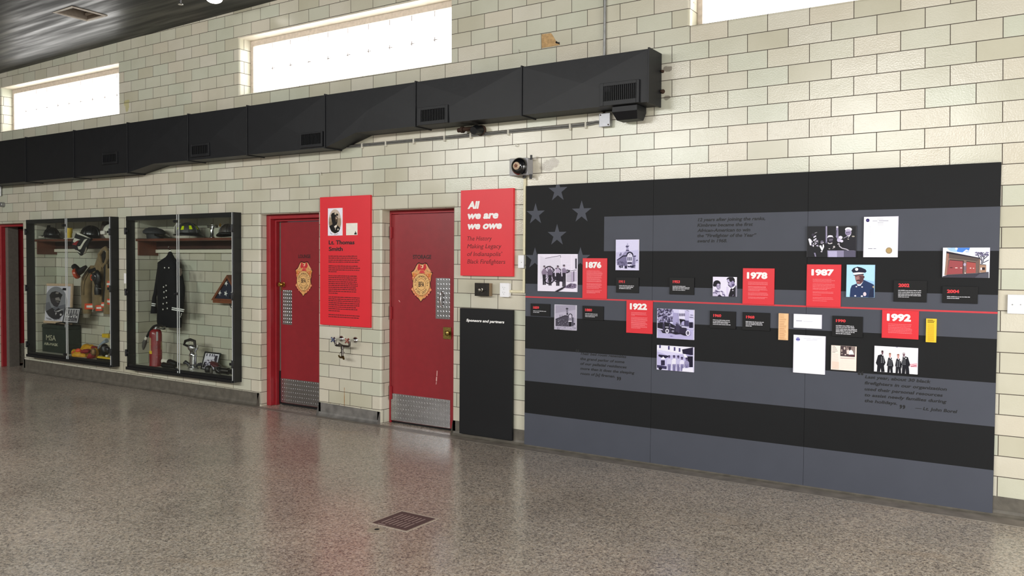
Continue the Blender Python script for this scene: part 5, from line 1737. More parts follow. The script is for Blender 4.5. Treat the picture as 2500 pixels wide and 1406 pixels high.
o, P = mounted('newspaper_clipping', (2029.5, 842.6), (2089.7, 906.2), 'square cream newspaper cutting with a dark photo at its top right', 'clipping', mat('clip_cream', 'efd9cc', .6, var=.04), (2022, 834, 17.57), 'documents on the timeline')
P.rect('f8ece2', 125, 140, 1195, 1275)
P.poly('f4dccb', [(160, 840), (460, 860), (460, 1190), (160, 1180)])
for i, y in enumerate((192, 255, 322, 392, 450)): P.line('8e7c78', [(175, y), (300+(i*37) % 140, y+8)], 18)
for i in range(14): P.line('e6cfc4', [(170, 520+i*48), (440, 535+i*48)], 14)
P.poly('4a3c40', [(530, 170), (1165, 200), (1145, 662), (520, 620)]); P.poly('8a7874', [(760, 190), (1160, 205), (1150, 560), (780, 540)])
P.ell('c8b8b0', 700, 285, 36, 60); P.ell('b8a69e', 580, 380, 26, 60); P.ell('b8a69e', 588, 515, 28, 26); P.poly('e6d8d2', [(790, 380), (870, 335), (920, 400), (880, 530), (800, 520)]); P.poly('fbf6f2', [(880, 560), (900, 400), (980, 345), (1050, 400), (1105, 555), (980, 550)])
P.ell('2e2428', 930, 300, 50, 56); P.poly('3e3034', [(800, 215), (1000, 215), (990, 250), (810, 245)]); P.ell('d8c8c2', 735, 555, 32, 28); P.poly('5a2e3a', [(880, 590), (1130, 570), (1130, 640), (870, 620)])
P.line('cdb4b0', [(530, 700), (1140, 730)], 34)
for i in range(10): P.line('ece0d6', [(520, 790+i*42), (1160, 810+i*42)], 10)
P.build('picture', o)
o, P = mounted('newspaper_clipping', (2261.2, 777.4), (2285.3, 836.2), 'narrow bright yellow clipping right of the 1992 panel', 'clipping', mat('clip_yellow', 'e8c03a', .6, var=.04), (2000, 500, 3.906), 'documents on the timeline')
P.rect('f2cc38', 1020, 1083, 1114, 1312)
for i in range(3): P.line('6a5210', [(1033, 1098+i*11), (1085+(i*17) % 24, 1099+i*11)], 6)
for i in range(26): P.line('c8a022', [(1033, 1135+i*6.6), (1096, 1136+i*6.6)], 2.6)
P.build('picture', o)
# four men in double-breasted uniform
o, P = mounted('photo_print', (2135, 844), (2240, 914.2), 'bright mounted photo of four men in black double breasted uniform', 'photo print', EDW, (2128, 836, 16.35))
P.clip = (118, 115, 1840, 1290)
P.rect('fcfaff', 110, 110, 1840, 1290); P.ell('8a84a8', 1010, 185, 44, 20)
P.poly('f0b8c4', [(1500, 860), (1820, 820), (1820, 1000), (1560, 980)]); P.line('a84a5c', [(1560, 960), (1800, 930)], 26); P.line('c87888', [(1620, 880), (1800, 930)], 14)
for x, hy, sy, w, ft, sk, hair in ((430, 390, 470, 215, 1180, '6a4a58', '3a2c30'), (735, 490, 590, 150, 1210, 'd09a94', '8a6450'), (1065, 530, 630, 150, 1230, 'd09a94', '9a6458'), (1290, 470, 550, 200, 1260, '7a5a66', 'c0b4b8')):
    x0 = x-(70 if w > 180 and x < 600 else (-60 if x > 1200 else 0))
    P.poly('14141e', [(x0-w*.5, sy+40), (x-40, sy), (x+40, sy), (x0+w*.5, sy+40), (x0+w*.92, sy+330), (x0+w*.72, sy+430), (x0+w*.62, 920), (x0+w*.75, ft), (x0+20, ft), (x0, 1020), (x0-20, ft), (x0-w*.72, ft), (x0-w*.62, 920), (x0-w*.9, sy+350)])
    P.poly('efe8f2', [(x-42, sy+5), (x+42, sy+5), (x+20, sy+70), (x-5, sy+40)])
    P.ell(sk, x, hy, 42, 66); P.ell(hair, x-2, hy-44, 44, 30)
    P.poly(sk, [(x-30, hy+40), (x+30, hy+40), (x+26, sy+14), (x-26, sy+14)])
    for i in range(5):
        for d in (-38, 38): P.rect('d8dae4', x+d-16, sy+110+i*52, x+d+16, sy+124+i*52)
    P.ell('f0eef6', x+82, sy+80, 26, 24)
P.poly('fcfaff', [(1500, 1020), (1830, 1010), (1830, 1285), (1510, 1265)])
P.build('picture', o)
# ================================================================ DISPLAY CASES
CASE = mat('case_black', '0f1013', .38, var=.06)
EDGE = mat('edge_glint', 'cfd3d2', .25, var=.03)  # pale colour painted in for the shine along the pane edges
def pane_material():
    nt = NT('clear_pane')
    tr = nt.add('ShaderNodeBsdfTransparent')
    tr.inputs[0].default_value = (.93, .95, .94, 1)
    gl = nt.add('ShaderNodeBsdfGlossy')
    gl.inputs['Roughness'].default_value = .015
    lw = nt.add('ShaderNodeLayerWeight', i_Blend=.5)
    pw = nt.add('ShaderNodeMath', operation='POWER')
    nt.link(lw.outputs['Facing'], pw.inputs[0]); pw.inputs[1].default_value = 5
    ml = nt.add('ShaderNodeMath', operation='MULTIPLY_ADD')
    nt.link(pw.outputs[0], ml.inputs[0]); ml.inputs[1].default_value = .9; ml.inputs[2].default_value = .022
    ms = nt.add('ShaderNodeMixShader')
    nt.link(ml.outputs[0], ms.inputs[0]); nt.link(tr.outputs[0], ms.inputs[1]); nt.link(gl.outputs[0], ms.inputs[2])
    nt.link(ms.outputs[0], nt.n['Material Output'].inputs[0])
    return nt.m
PANE = pane_material()
WOOD = mat('shelf_wood', '5e3322', .4, var=.3, scale=7, bump=.05)
WOOD_D = mat('shelf_wood_dark', '3a2018', .5, var=.3, scale=7)
LEDGE = mat('pale_ledge', 'c2bfb0', .4, var=.06)
YG = -.112
def display_case(N, xl, xr, zb, zt, seam_u, hinge_l, hinge_r, latch_v, label, shelf_label, rod_label):
    o = thing('display_case', ((xl+xr)/2, -.055, zb), label, 'display case', 'wall display cases')
    t = .022
    bx('left_panel', CASE, o, xl, xl+t, -.108, -.0005, zb+t, zt-t)
    bx('right_panel', CASE, o, xr-t, xr, -.108, -.0005, zb, zt, bevel=.002)
    bx('top_panel', CASE, o, xl, xr-t, -.108, -.0005, zt-t-.03, zt, bevel=.002)
    bx('bottom_panel', CASE, o, xl-.012, xr-t, -.122, -.0005, zb-.004, zb+t+.012, bevel=.003)
    bx('bottom_rail', CASE, o, xl, xr-t, -.108, -.09, zb+t+.012, zb+t+.05, bevel=.002)
    xs = at(seam_u, 700, YG).x
    for nm, xa, xb in (('left', xl+.004, xs-.006), ('right', xs+.03, xr-t)):
        d = bx('glass_door', PANE, o, xa, xb, YG-.003, YG+.003, zb+t+.03, zt-.006)
        e0 = xb if nm == 'left' else xa
        bx('edge_glint_strip', EDGE, d, e0-.004, e0+.004, YG-.0036, YG+.0036, zb+t+.0, zt-.003)
        if nm == 'right':
            bx('edge_glint_strip', EDGE, d, xb-.002, xb+.003, YG-.0036, YG+.0036, zb+t, zt-.003)
        for v in (hinge_l if nm == 'left' else hinge_r):
            p = at(xs, 0, YG) if False else None
            z = at(64 if False else (hinge_l_u if nm == 'left' else hinge_r_u), v, YG).z
            xh = xl-.002 if nm == 'left' else xr-t+.002
            s = 1 if nm == 'left' else -1
            b = MB()
            b.box(xh, xh+s*.05, YG-.010, YG-.0032, z-.016, z+.016, bev=.004)
            b.box(xh, xh-s*.024, YG-.010, YG+.012, z-.042, z+.042, bev=.004)
            b.tube([(xh, YG-.008, z-.044), (xh, YG-.008, z+.044)], .009, 10)
            b.build('hinge', BLACK_M, d, smooth=True)
        if nm == 'left':
            for v in latch_v:
                z = at(seam_u, v, YG).z
                b = MB()
                b.box(xb-.05, xb+.016, YG-.014, YG-.0033, z-.016, z+.016, bev=.004)
                b.lathe([(.012, 0), (.012, .012), (.009, .016), (0, .017)], (xb-.028, YG-.013, z), (0, -1, 0), 12)
                b.build('latch', BLACK_M, d, smooth=True)
    # wooden coat shelf inside the recess
    x0, x1 = N[0]+.004, N[1]-.004
    return o, xs
hinge_l_u, hinge_r_u = 63, 272
c1x0, c1x1 = at(64, 600, -.108).x, -7.755
c1, c1s = display_case(N1, c1x0, c1x1, .25, 2.192, 161.5, (566, 703, 840), (566, 705, 860), (550, 706, 865),
    'black framed glass display case at the left, holding a tan coat and framed portrait', '', '')
hinge_l_u, hinge_r_u = 308, 572
c2x0, c2x1 = at(308, 600, -.108).x, -5.357
c2, c2s = display_case(N2, c2x0, c2x1, .25, 2.186, 433.5, (564, 713, 861), (557, 724, 890), (540, 717, 902),
    'black framed glass display case at the right, holding a navy coat and red extinguisher', '', '')
# recess floor slabs and shelves
SHZ = {}
for N, nm, cu, case in ((N1, 1, 90.5, 'left'), (N2, 2, 336, 'right')):
    bx_ = bx('ledge', LEDGE, None, N[0]+.001, N[1]-.001, -.085, .279, N[2]+.0002, N[2]+.012, bevel=.002)
    tag(bx_, 'pale ledge forming the floor of the %s display case' % case, 'ledge', 'ledges in the display cases')
    zs = at(328 if nm == 2 else 85, 583 if nm == 2 else 584.5, -.03).z
    SHZ[nm] = zs
    sh = thing('coat_shelf', ((N[0]+N[1])/2, .1, zs), 'brown wooden coat shelf across the %s display case' % case, 'shelf', 'coat shelves in the display cases')
    bx('shelf_board', WOOD, sh, N[0]+.002, N[1]-.002, -.03, .279, zs-.03, zs, bevel=.004)
    bx('end_panel', WOOD, sh, N[0]+.002, N[0]+.024, .0, .279, zs-.21, zs-.0305, bevel=.003)
    bx('back_rail', WOOD_D, sh, N[0]+.0245, N[1]-.002, .25, .279, zs-.125, zs-.0305, bevel=.003)
    b = MB()
    zr = zs-.155
    b.box(N[0]+.0245, N[1]-.002, .235, .279, zr-.02, zr+.022, bev=.003)
    b.build('cream_cleat', mat('cleat_cream', 'd2ceba', .4, var=.04), sh)
Z1, Z2 = SHZ[1], SHZ[2]
FL1 = FL2 = N1[2]+.0125

HB = mat('helmet_black', '111114', .3, var=.2, scale=20, coat=.2)
HG = mat('helmet_grey', '3a3a3a', .5, var=.25, scale=20)
LIME = mat('lime_reflective', 'd8f000', .4, var=.03)
WHT = mat('old_white', 'd8d4c4', .45, var=.08)
YEL = mat('yellow_cloth', 'd49a18', .6, var=.22, scale=25, bump=.3, bscale=30)
YELP = mat('yellow_plastic', 'd8b428', .4, var=.06)
TAN = mat('turnout_tan', '7d6844', .8, var=.22, scale=12, bump=.35, bscale=25, sheen=.2)
TAN_D = mat('turnout_tan_dark', '54462e', .8, var=.2, scale=12)  # darker tan than the coat cloth
ORG = mat('orange_trim', 'e0502c', .5, var=.05)
SILV = mat('silver_reflective', 'e8e2d8', .3, var=.03)
NAVY = mat('navy_wool', '0b0c12', .8, spec=.2, var=.2, scale=40, bump=.1)
RUB = mat('black_rubber', '0c0c0d', .4, var=.15)
GREYC = mat('grey_cuff', '8a8272', .7, var=.2)
REDC = mat('red_lining', '8e1f22', .6, var=.15)
def rz(a): return Matrix.Rotation(R(a), 3, 'Z')
def rx(a): return Matrix.Rotation(R(a), 3, 'X')
def ry(a): return Matrix.Rotation(R(a), 3, 'Y')

def helmet(name, u, y, zs, label, dome, brim, rad, tilt=0, comb=True, yaw=0, cat='helmet', grp='helmets and caps on the case shelves'):
    """traditional fire helmet: crowned dome with ribs, wide brim longer at the back"""
    c = at(u, 575, y)
    o = thing(name, (c.x, y, zs), label, cat, grp)
    q = rz(yaw) @ ry(tilt)
    org = Vector((c.x, y, zs+.055))
    def place(b):
        for v in b.bm.verts:
            v.co = org + q @ v.co
        return b
    b = MB()
    rs = []
    for j in range(11):
        a = math.pi/2*j/10
        rs.append([(rad*1.12*math.cos(a)*math.cos(t), rad*.88*math.cos(a)*math.sin(t), rad*.95*math.sin(a)+.004) for t in [2*math.pi*k/28 for k in range(28)]])
    b.rings(rs)
    place(b).build('dome', dome, o, smooth=True)
    if comb:
        b = MB()
        for k in range(4):
            a = math.pi*k/4
            b.tube([(rad*1.13*math.cos(t)*math.cos(a), rad*.89*math.cos(t)*math.sin(a), rad*.97*math.sin(t)+.004) for t in [math.pi*i/14 for i in range(15)]], .006, 6)
        place(b).build('ribs', dome, o, smooth=True)
    b = MB()
    out, inn = [], []
    n = 36
    for k in range(n):
        t = 2*math.pi*k/n
        ext = 1.32 + .34*max(0, math.cos(t))**2 + .1*max(0, -math.cos(t))
        drop = -.03*max(0, math.cos(t))
        out.append((rad*ext*math.cos(t), rad*1.18*math.sin(t), drop-.006))
        inn.append((rad*1.08*math.cos(t), rad*.85*math.sin(t), .012))
    b.rings([inn, out, [(x*.99, y_, z-.008) for x, y_, z in out], [(x*.97, y_, z-.01) for x, y_, z in inn]], cap=False)
    place(b).build('brim', brim, o, smooth=True)
    return o, place

# ---- left case, shelf
o, pl = helmet('fire_helmet', 126, .10, Z1, 'black leather fire helmet with a pale brim stripe, left end of the left case shelf', HB, HB, .115, yaw=-8)
b = MB(); b.box(-.13, .06, -.128, -.120, -.03, -.012)
pl(b).build('brim_stripe', WHT, o)
b = MB()
b.poly([(-.16, -.03, .02), (-.15, .03, .02), (-.09, .02, .15), (-.10, -.02, .15)])
pl(b).build('front_crest', HB, o)
p = at(170, 583, .02)
fl = thing('flashlight', (p.x, .02, Z1), 'stubby yellow flashlight standing on the left case shelf', 'flashlight')
b = MB()
hz = at(170, 557, .02).z-Z1
b.lathe([(.030, 0), (.032, .01), (.032, hz*.5), (.039, hz*.6), (.039, hz), (.034, hz+.004)], (p.x, .02, Z1), (0, 0, 1), 20)
b.build('body', YELP, fl, smooth=True)
b = MB(); b.lathe([(.026, 0), (.028, .012), (.024, .016), (0, .017)], (p.x-.024, -.006, Z1+hz*.76), (-.8, -.6, .0), 18)
b.build('bezel', RUB, fl, smooth=True)
b = MB(); b.lathe([(.021, .0165), (.0, .018)], (p.x-.024, -.006, Z1+hz*.76), (-.8, -.6, .0), 16)
b.build('lens', WHT, fl, smooth=True)
b = MB()
a0 = at(163, 584, -.02); a1 = at(176, 585.5, -.055); a2 = at(181, 578, -.04)
b.tube([(a0.x-.05, -.03, Z1+.006), (a0.x, -.05, Z1+.006), (a1.x-.02, -.056, Z1+.006), (a1.x+.04, -.052, Z1+.012), (a2.x+.06, -.045, Z1+.05)], .006, 8)
o = b.build('lanyard', WHT, smooth=True)
tag(o, 'short white lanyard lying on the left case shelf beside the flashlight', 'lanyard')
o, pl = helmet('fire_helmet', 222, .12, Z1, 'glossy black fire helmet resting over the patterned hood, left case shelf', HB, HB, .125, yaw=12, tilt=5)
# hood hanging over the shelf edge
FLAGB = mat('hood_black', '101013', .7, var=.1)
b = MB()
y0 = -.064
hood = [(186, 567), (221.5, 582), (214, 596), (211, 606), (205, 618), (196, 624), (187, 613), (177, 603), (174.5, 588), (181, 580)]
P3 = [at(u, v, y0) for u, v in hood]
ce = at(198, 596, y0-.018)
fr = [b.bm.verts.new(p) for p in P3]
bk = [b.bm.verts.new((p.x, y0+.024, p.z)) for p in P3]
mv = b.bm.verts.new(ce)
inner = [b.bm.verts.new(p.lerp(ce, .45)+Vector((0, -.006, 0))) for p in P3]
n = len(P3)
for i in range(n):
    j = (i+1) % n
    b._f([fr[i], fr[j], inner[j], inner[i]]); b._f([inner[i], inner[j], mv]); b._f([fr[j], fr[i], bk[i], bk[j]])
b._f(bk)
hd = b.build('protective_hood', FLAGB, smooth=True)
tag(hd, 'black, white and red patterned hood hanging over the shelf edge of the left case', 'hood')
def decal(name, pts, m, parent, lift=.024):
    b = MB()
    ps = []
    for u, v in pts:
        p = at(u, v, y0-lift)
        ps.append(p)
    b.prism([(p.x, p.z) for p in ps], y0-lift, y0-lift+.004)
    o = b.build(name, m, parent)
    return o
zz = (155, 525, 10.04)
decal('white_patch', [zp(zz, *p) for p in ((230, 640), (262, 560), (412, 605), (330, 630), (262, 680))], WHT, hd)
decal('red_patch', [zp(zz, *p) for p in ((210, 720), (262, 672), (370, 628), (310, 745), (280, 735))], REDC, hd, .0245)
decal('white_swirl', [zp(zz, *p) for p in ((345, 770), (410, 760), (510, 600), (585, 580), (500, 690), (420, 840), (370, 845))], WHT, hd)
decal('white_edge', [zp(zz, *p) for p in ((305, 430), (345, 420), (560, 520), (660, 575), (560, 545), (330, 465))], WHT, hd)
decal('white_edge', [zp(zz, *p) for p in ((295, 850), (340, 870), (410, 920), (405, 938), (330, 890))], WHT, hd)
decal('grey_edge', [zp(zz, *p) for p in ((480, 970), (520, 880), (555, 775), (572, 830), (545, 920))], GREYC, hd)
p = at(264, 580, .05)
mk = thing('fire_helmet', (p.x, .05, Z1), 'off white helmet at the right end of the left case shelf', 'helmet', 'helmets and caps on the case shelves')
b = MB()
b.ball((p.x+.05, .05, Z1+.085), (.085, .09, .105), 24, 14, zmin=Z1+.001)
b.build('shell', WHT, mk, smooth=True)
b = MB()
b.box(p.x-.0, p.x+.10, -.065, -.035, Z1+.05, Z1+.10, bev=.012)
b.build('visor', SILV, mk, smooth=True)
p = at(260, 580, .2)
b = MB()
b.lathe([(.07, 0), (.075, .12), (.05, .2), (.035, .26), (.03, .30)], (p.x, .19, Z1), (0, 0, 1), 14)
o = b.build('leather_case', mat('old_leather', '33231a', .6, var=.3), smooth=True)
tag(o, 'upright dark leather case behind the off white helmet', 'case')

# ---- left case, floor: trunk, framed pictures
ybx = .06
p, q = at(94.5, 866, ybx), at(163, 866, ybx)
p.x = max(p.x, N1[0]+.008)
zt_ = at(94.5, 790.5, ybx).z
TRK = mat('trunk_green', '1f2a22', .55, var=.3, scale=10)
trunk = thing('equipment_case', ((p.x+q.x)/2, .16, FL1), 'dark green metal equipment case lettered AIR-MASK, in the left display case', 'case')
bx('body', TRK, trunk, p.x, q.x, ybx, .26, FL1, zt_-.05, bevel=.006)
bx('lid', TRK, trunk, p.x-.004, q.x+.004, ybx-.004, .264, zt_-.048, zt_, bevel=.006)
L = Lettering()
z5 = (55, 770, 10.815)
a, c, h = at(*zp(z5, 625, 640), ybx), at(*zp(z5, 880, 640), ybx), at(*zp(z5, 625, 500), ybx)
L.put('MSA', a.x, c.x, a.z-.004, h.z-a.z, ybx-.001, bold=.012)
a, c, h = at(*zp(z5, 572, 770), ybx), at(*zp(z5, 938, 790), ybx), at(*zp(z5, 572, 700), ybx)
L.put('AIR-MASK', a.x, c.x, a.z-.002, h.z-a.z, ybx-.001, bold=.03)
L.build('case_lettering', mat('worn_letters', 'b4b096', .7, var=.3, scale=80), trunk)
b = MB()
a, c = at(130, 788, ybx-.02), at(163, 790, ybx-.02)
b.tube([(a.x, ybx+.02, zt_+.004), (a.x+.02, ybx+.01, zt_+.03), ((a.x+c.x)/2, ybx, zt_+.048), (c.x-.03, ybx+.01, zt_+.03), (c.x, ybx+.02, zt_+.004)], .008, 10)
b.build('handle', RUB, trunk, smooth=True)
b = MB()
a = at(*zp(z5, 1130, 262), ybx)
b.box(a.x-.012, a.x+.008, ybx-.008, ybx, a.z-.03, a.z+.014, bev=.003)
b.build('latch', STEEL, trunk)

def framed(name, TL, TR, BL, ydepth, label, frame_m, mat_m, th=.03, lean=.04, fw=.04):
    """picture leaning back: its lower edge is nearer than its top"""
    yb, yt = ydepth, ydepth+lean
    a, r, l = at(*TL, yt), at(*TR, yt), at(*BL, yb)
    o = thing(name, (l.x, yb, l.z), label, 'framed picture', 'framed pictures in the display cases')
    ex = (r-a); ex.y = 0
    W_m, ez = ex.length, (a-l)
    ex.normalize()
    H = ez.length; ez.normalize()
    nrm = ex.cross(ez).normalized()           # towards the back
    if nrm.y < 0: nrm = -nrm
    def pt(x, z, d=0.): return l + ex*x + ez*z + nrm*d
    def bar(x0, x1, z0, z1, d0, d1, b):
        v = [b.bm.verts.new(pt(x, z, d)) for x in (x0, x1) for d in (d0, d1) for z in (z0, z1)]
        for qd in ((0, 1, 3, 2), (4, 6, 7, 5), (0, 4, 5, 1), (2, 3, 7, 6), (0, 2, 6, 4), (1, 5, 7, 3)):
            b._f([v[i] for i in qd])
    b = MB()
    bar(0, fw, 0, H, 0, th, b); bar(W_m-fw, W_m, 0, H, 0, th, b); bar(fw, W_m-fw, 0, fw, 0, th, b); bar(fw, W_m-fw, H-fw, H, 0, th, b)
    b.build('frame', frame_m, o, bevel=.004)
    b = MB()
    bar(fw, W_m-fw, fw, H-fw, th*.5, th, b)
    b.build('backing', mat_m, o)
    return o, pt, W_m, H, th*.5, fw
WFRAME = mat('pale_wood_frame', 'c9ad90', .45, var=.1)
o, pt, Wm, H, d0, fw = framed('framed_portrait', (98.5, 691.5), (176, 692.5), (94.5, 787.5), .085, 'large pale framed oval portrait of a man, standing on the green case', WFRAME, mat('mount_white', 'd6d2dc', .6, var=.02), th=.025, lean=.05, fw=.035)
zq5 = (55, 650, 10.046)
# close-up coordinates -> picture plane: frame corners in the close-up are (405,415) (1215,425) (405,1375)
def trp(u, v, y, _n=[0]):
    fx = (u-405)/810*Wm; fz = (1375-v)/960*H
    return pt(fx, fz, d0-.001-(-y))
P = Print(0, 0, 1, 0, tr=lambda u, v, y: trp(u, v, y))
P.rect('d6d2dc', 475, 470, 1145, 1310)
P.ell('8a8a90', 800, 880, 292, 392, n=36)
P.poly('6a6a72', [(515, 900), (640, 860), (700, 1000), (1060, 900), (1085, 1000), (900, 1260), (700, 1250), (560, 1080)])
P.poly('2c2a30', [(560, 1090), (720, 1000), (800, 1060), (880, 1000), (1010, 1080), (1000, 1160), (900, 1260), (760, 1268), (640, 1200)])
P.poly('38343a', [(640, 700), (700, 620), (960, 670), (940, 740), (900, 900), (850, 980), (760, 960), (690, 880), (660, 800)])
P.poly('262428', [(635, 700), (690, 625), (790, 600), (880, 620), (970, 680), (945, 735), (660, 780)])
P.poly('8a8480', [(800, 620), (880, 620), (860, 665), (790, 660)]); P.poly('8c8682', [(790, 760), (880, 740), (930, 830), (860, 870), (800, 840)]); P.line('1c1a1e', [(800, 830), (920, 840)], 24)
P.poly('d8d4d4', [(770, 1060), (830, 1090), (890, 1050), (1030, 1010), (880, 1090), (790, 1085)]); P.poly('b8b4b4', [(800, 1110), (850, 1110), (815, 1180)]); P.ell('cfcaca', 945, 1155, 26, 26)
o2 = P.build('picture', o)
L = Lettering()
vs, fs = text_polys('TOM - SMITH', .0)
xs = [v.x for v in vs]
for v in vs:
    f = (v.x-min(xs))/(max(xs)-min(xs))
    u_, v_ = 575+f*370, 1270+ (math.sin(f*math.pi))*30 - v.y*52
    L.v.append(tuple(pt((u_-405)/810*Wm, (1375-v_)/960*H, d0-.005)))
L.f += fs
L.build('caption', mat('caption_black', '101014', .6), o)
o, pt, Wm, H, d0, fw = framed('framed_photo', (158.5, 750), (196.5, 751.5), (151.5, 788), .0, 'small black framed group photo leaning in front of the oval portrait', BLACK_M, mat('mount_white', 'd6d2dc', .6, var=.02), th=.016, lean=.045, fw=.016)
P = Print(0, 0, 1, 0, tr=lambda u, v, y: pt(u*Wm, v*H, d0-.001+y))
P.rect('dcd8d8', .06, .06, .94, .94); P.rect('6a666a', .10, .12, .90, .88)
for i in range(5): P.rect('c8c4c4', .16+i*.16, .62, .22+i*.16, .86)
P.blots(['201e22', '3a363c', 'b8b4b4', '8a868a'], .14, .16, .86, .6, 40, .06, 21)
for i in range(5): P.ell('e4e0e0', .18+i*.16, .42, .045, .06)
P.build('picture', o)

# ---- turnout coat on the wall of the left case
def loft_part(name, m, parent, secs, n=24, p=2.3):
    b = MB()
    b.loft(secs, n, p)
    return b.build(name, m, parent, smooth=True)
yc = .13
def X_(u, v, y=yc): return at(u, v, y).x
def Z_(u, v, y=yc): return at(u, v, y).z
def trim(x, y, r, ry_):
    """half-widths of a round section whose outline, seen across the room, covers r along the wall"""
    d = Vector((x-CAM.x, y-CAM.y)).normalized()
    c_, s_ = abs(d.y), abs(d.x)
    h = r*c_
    if ry_*s_ > .8*h: ry_ = .8*h/s_
    return math.sqrt(h*h-(ry_*s_)**2)/c_, ry_
def sec(u0, u1, v, ry_, y=yc):
    a, b_ = at(u0, v, y), at(u1, v, y)
    r, ry_ = trim((a.x+b_.x)/2, y, abs(b_.x-a.x)/2, ry_)
    return ((a.x+b_.x)/2, y, (a.z+b_.z)/2, r, ry_)
coat = thing('turnout_coat', (X_(240, 690), yc, Z_(240, 770)), 'tan firefighter turnout coat with orange and silver bands, hanging in the left case', 'coat')
loft_part('body', TAN, coat, [sec(227, 277, 754, .07), sec(226, 277, 735, .085), sec(226, 276, 700, .085), sec(226, 276, 672, .08), sec(230, 276, 652, .075), sec(235, 274, 637, .065), sec(239, 272, 625, .055), sec(242, 268, 616, .05)])
sl = thing  # sleeves
loft_part('sleeve', TAN, coat, [sec(200.5, 223.5, 765, .05), sec(198.5, 225, 755, .055), sec(199, 225, 735, .058), sec(197.5, 224, 715, .06), sec(197.5, 226, 695, .062), sec(200, 230, 678, .062), sec(208, 236, 664, .06), sec(221, 240, 648, .055)])
loft_part('sleeve', TAN, coat, [sec(253, 277, 766, .05, .06), sec(254, 279, 750, .055, .06), sec(256, 281, 715, .055, .06), sec(258, 282, 690, .055, .07), sec(260, 280, 655, .05, .09)])
loft_part('cuff', GREYC, coat, [sec(202, 219, 775, .035), sec(201.5, 221, 766, .042), sec(201.5, 222, 763, .04)])
loft_part('cuff', GREYC, coat, [sec(253, 274, 773, .04, .06), sec(253, 276, 763, .045, .06)])
# collar: two leaning flaps and the open neck
b = MB()
for u0, v0, u1, v1, u2, v2 in ((247, 640, 243, 622, 251, 609), (251, 609, 258, 606, 263, 612), (263, 612, 264, 630, 258, 643), (258, 643, 253, 650, 247, 641)):
    b.tube([at(u0, v0, .05), at(u1, v1, .045), at(u2, v2, .05)], [.022, .03, .022], 10)
b.build('collar', TAN, coat, smooth=True)
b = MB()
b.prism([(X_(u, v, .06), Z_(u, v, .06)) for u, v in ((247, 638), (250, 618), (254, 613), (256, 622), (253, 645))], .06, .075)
b.build('neck_shade', mat('coat_shade', '15110c', .8), coat)  # near-black slab, shade inside the collar put into its colour
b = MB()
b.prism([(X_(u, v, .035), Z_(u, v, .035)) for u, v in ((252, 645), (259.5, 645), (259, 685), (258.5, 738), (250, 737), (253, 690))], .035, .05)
b.build('front_shade', mat('coat_shade', '15110c', .8), coat)  # dark slab painted as the shade between the coat fronts
b = MB()
for pts in (((246, 650), (248.5, 690), (247.5, 735)), ((261, 645), (260, 690), (259, 735))):
    b.tube([at(u, v, .045) for u, v in pts], .014, 8)
b.build('front_placket', TAN, coat, smooth=True)
def band(name, u0, u1, v0, v1, y, m, parent=None, slope=0):
    b = MB()
    a0, a1 = at(u0, v1, y), at(u1, v1+slope, y); t0, t1 = at(u0, v0, y), at(u1, v0+slope, y)
    K = 8
    def arc(p, q, k):
        f = k/K
        r = p.lerp(q, f)
        return Vector((r.x, y + .03*(1-math.sin(math.pi*f)) , r.z))
    for k in range(K):
        b.poly([arc(a0, a1, k), arc(a0, a1, k+1), arc(t0, t1, k+1), arc(t0, t1, k)])
        b.poly([arc(a0, a1, k)+Vector((0, .012, 0)), arc(t0, t1, k)+Vector((0, .012, 0)), arc(t0, t1, k+1)+Vector((0, .012, 0)), arc(a0, a1, k+1)+Vector((0, .012, 0))])
    return b.build(name, m, parent or coat)
o = band('orange_band', 199, 225, 741, 755, .066, ORG); band('silver_band', 203, 225, 745.5, 751, .062, SILV, o)
o = band('orange_band', 256, 272, 728.5, 742.5, -.002, ORG, slope=2); band('silver_band', 256, 272, 732, 737.5, -.006, SILV, o, slope=2)
o = band('orange_band', 228, 243, 745, 759, .03, ORG, slope=0); band('silver_band', 230.5, 242, 749.5, 754, .026, SILV, o)
o = band('orange_band', 243, 253, 738, 751, .026, ORG); band('silver_band', 243, 252, 742, 747, .022, SILV, o)
o = band('orange_band', 258.5, 266, 685.5, 701, .0, ORG); band('silver_band', 256, 266, 691, 696, -.004, SILV, o)
b = MB()
b.prism([(X_(u, v, .06), Z_(u, v, .06)) for u, v in ((214, 660), (232.5, 653), (236.5, 660), (217.5, 667.5))], .052, .062)
b.build('name_tab', RUB, coat)
b = MB()
c0_ = at(225, 677.5, .06)
b.lathe([(.028, 0), (.04, .0), (.04, .006), (.028, .006), (.028, 0)], (c0_.x, .06, c0_.z), (0, -1, 0), 20, cap=False)
b.build('orange_patch', ORG, coat, smooth=True)
b = MB()
for d in (0, 5):
    b.tube([at(u, v, .068) for u, v in ((200+d*.8, 720), (199.5+d, 700), (202+d, 685), (208+d, 672), (214+d*.6, 664))], .004, 6)
b.build('seam_piping', TAN_D, coat, smooth=True)
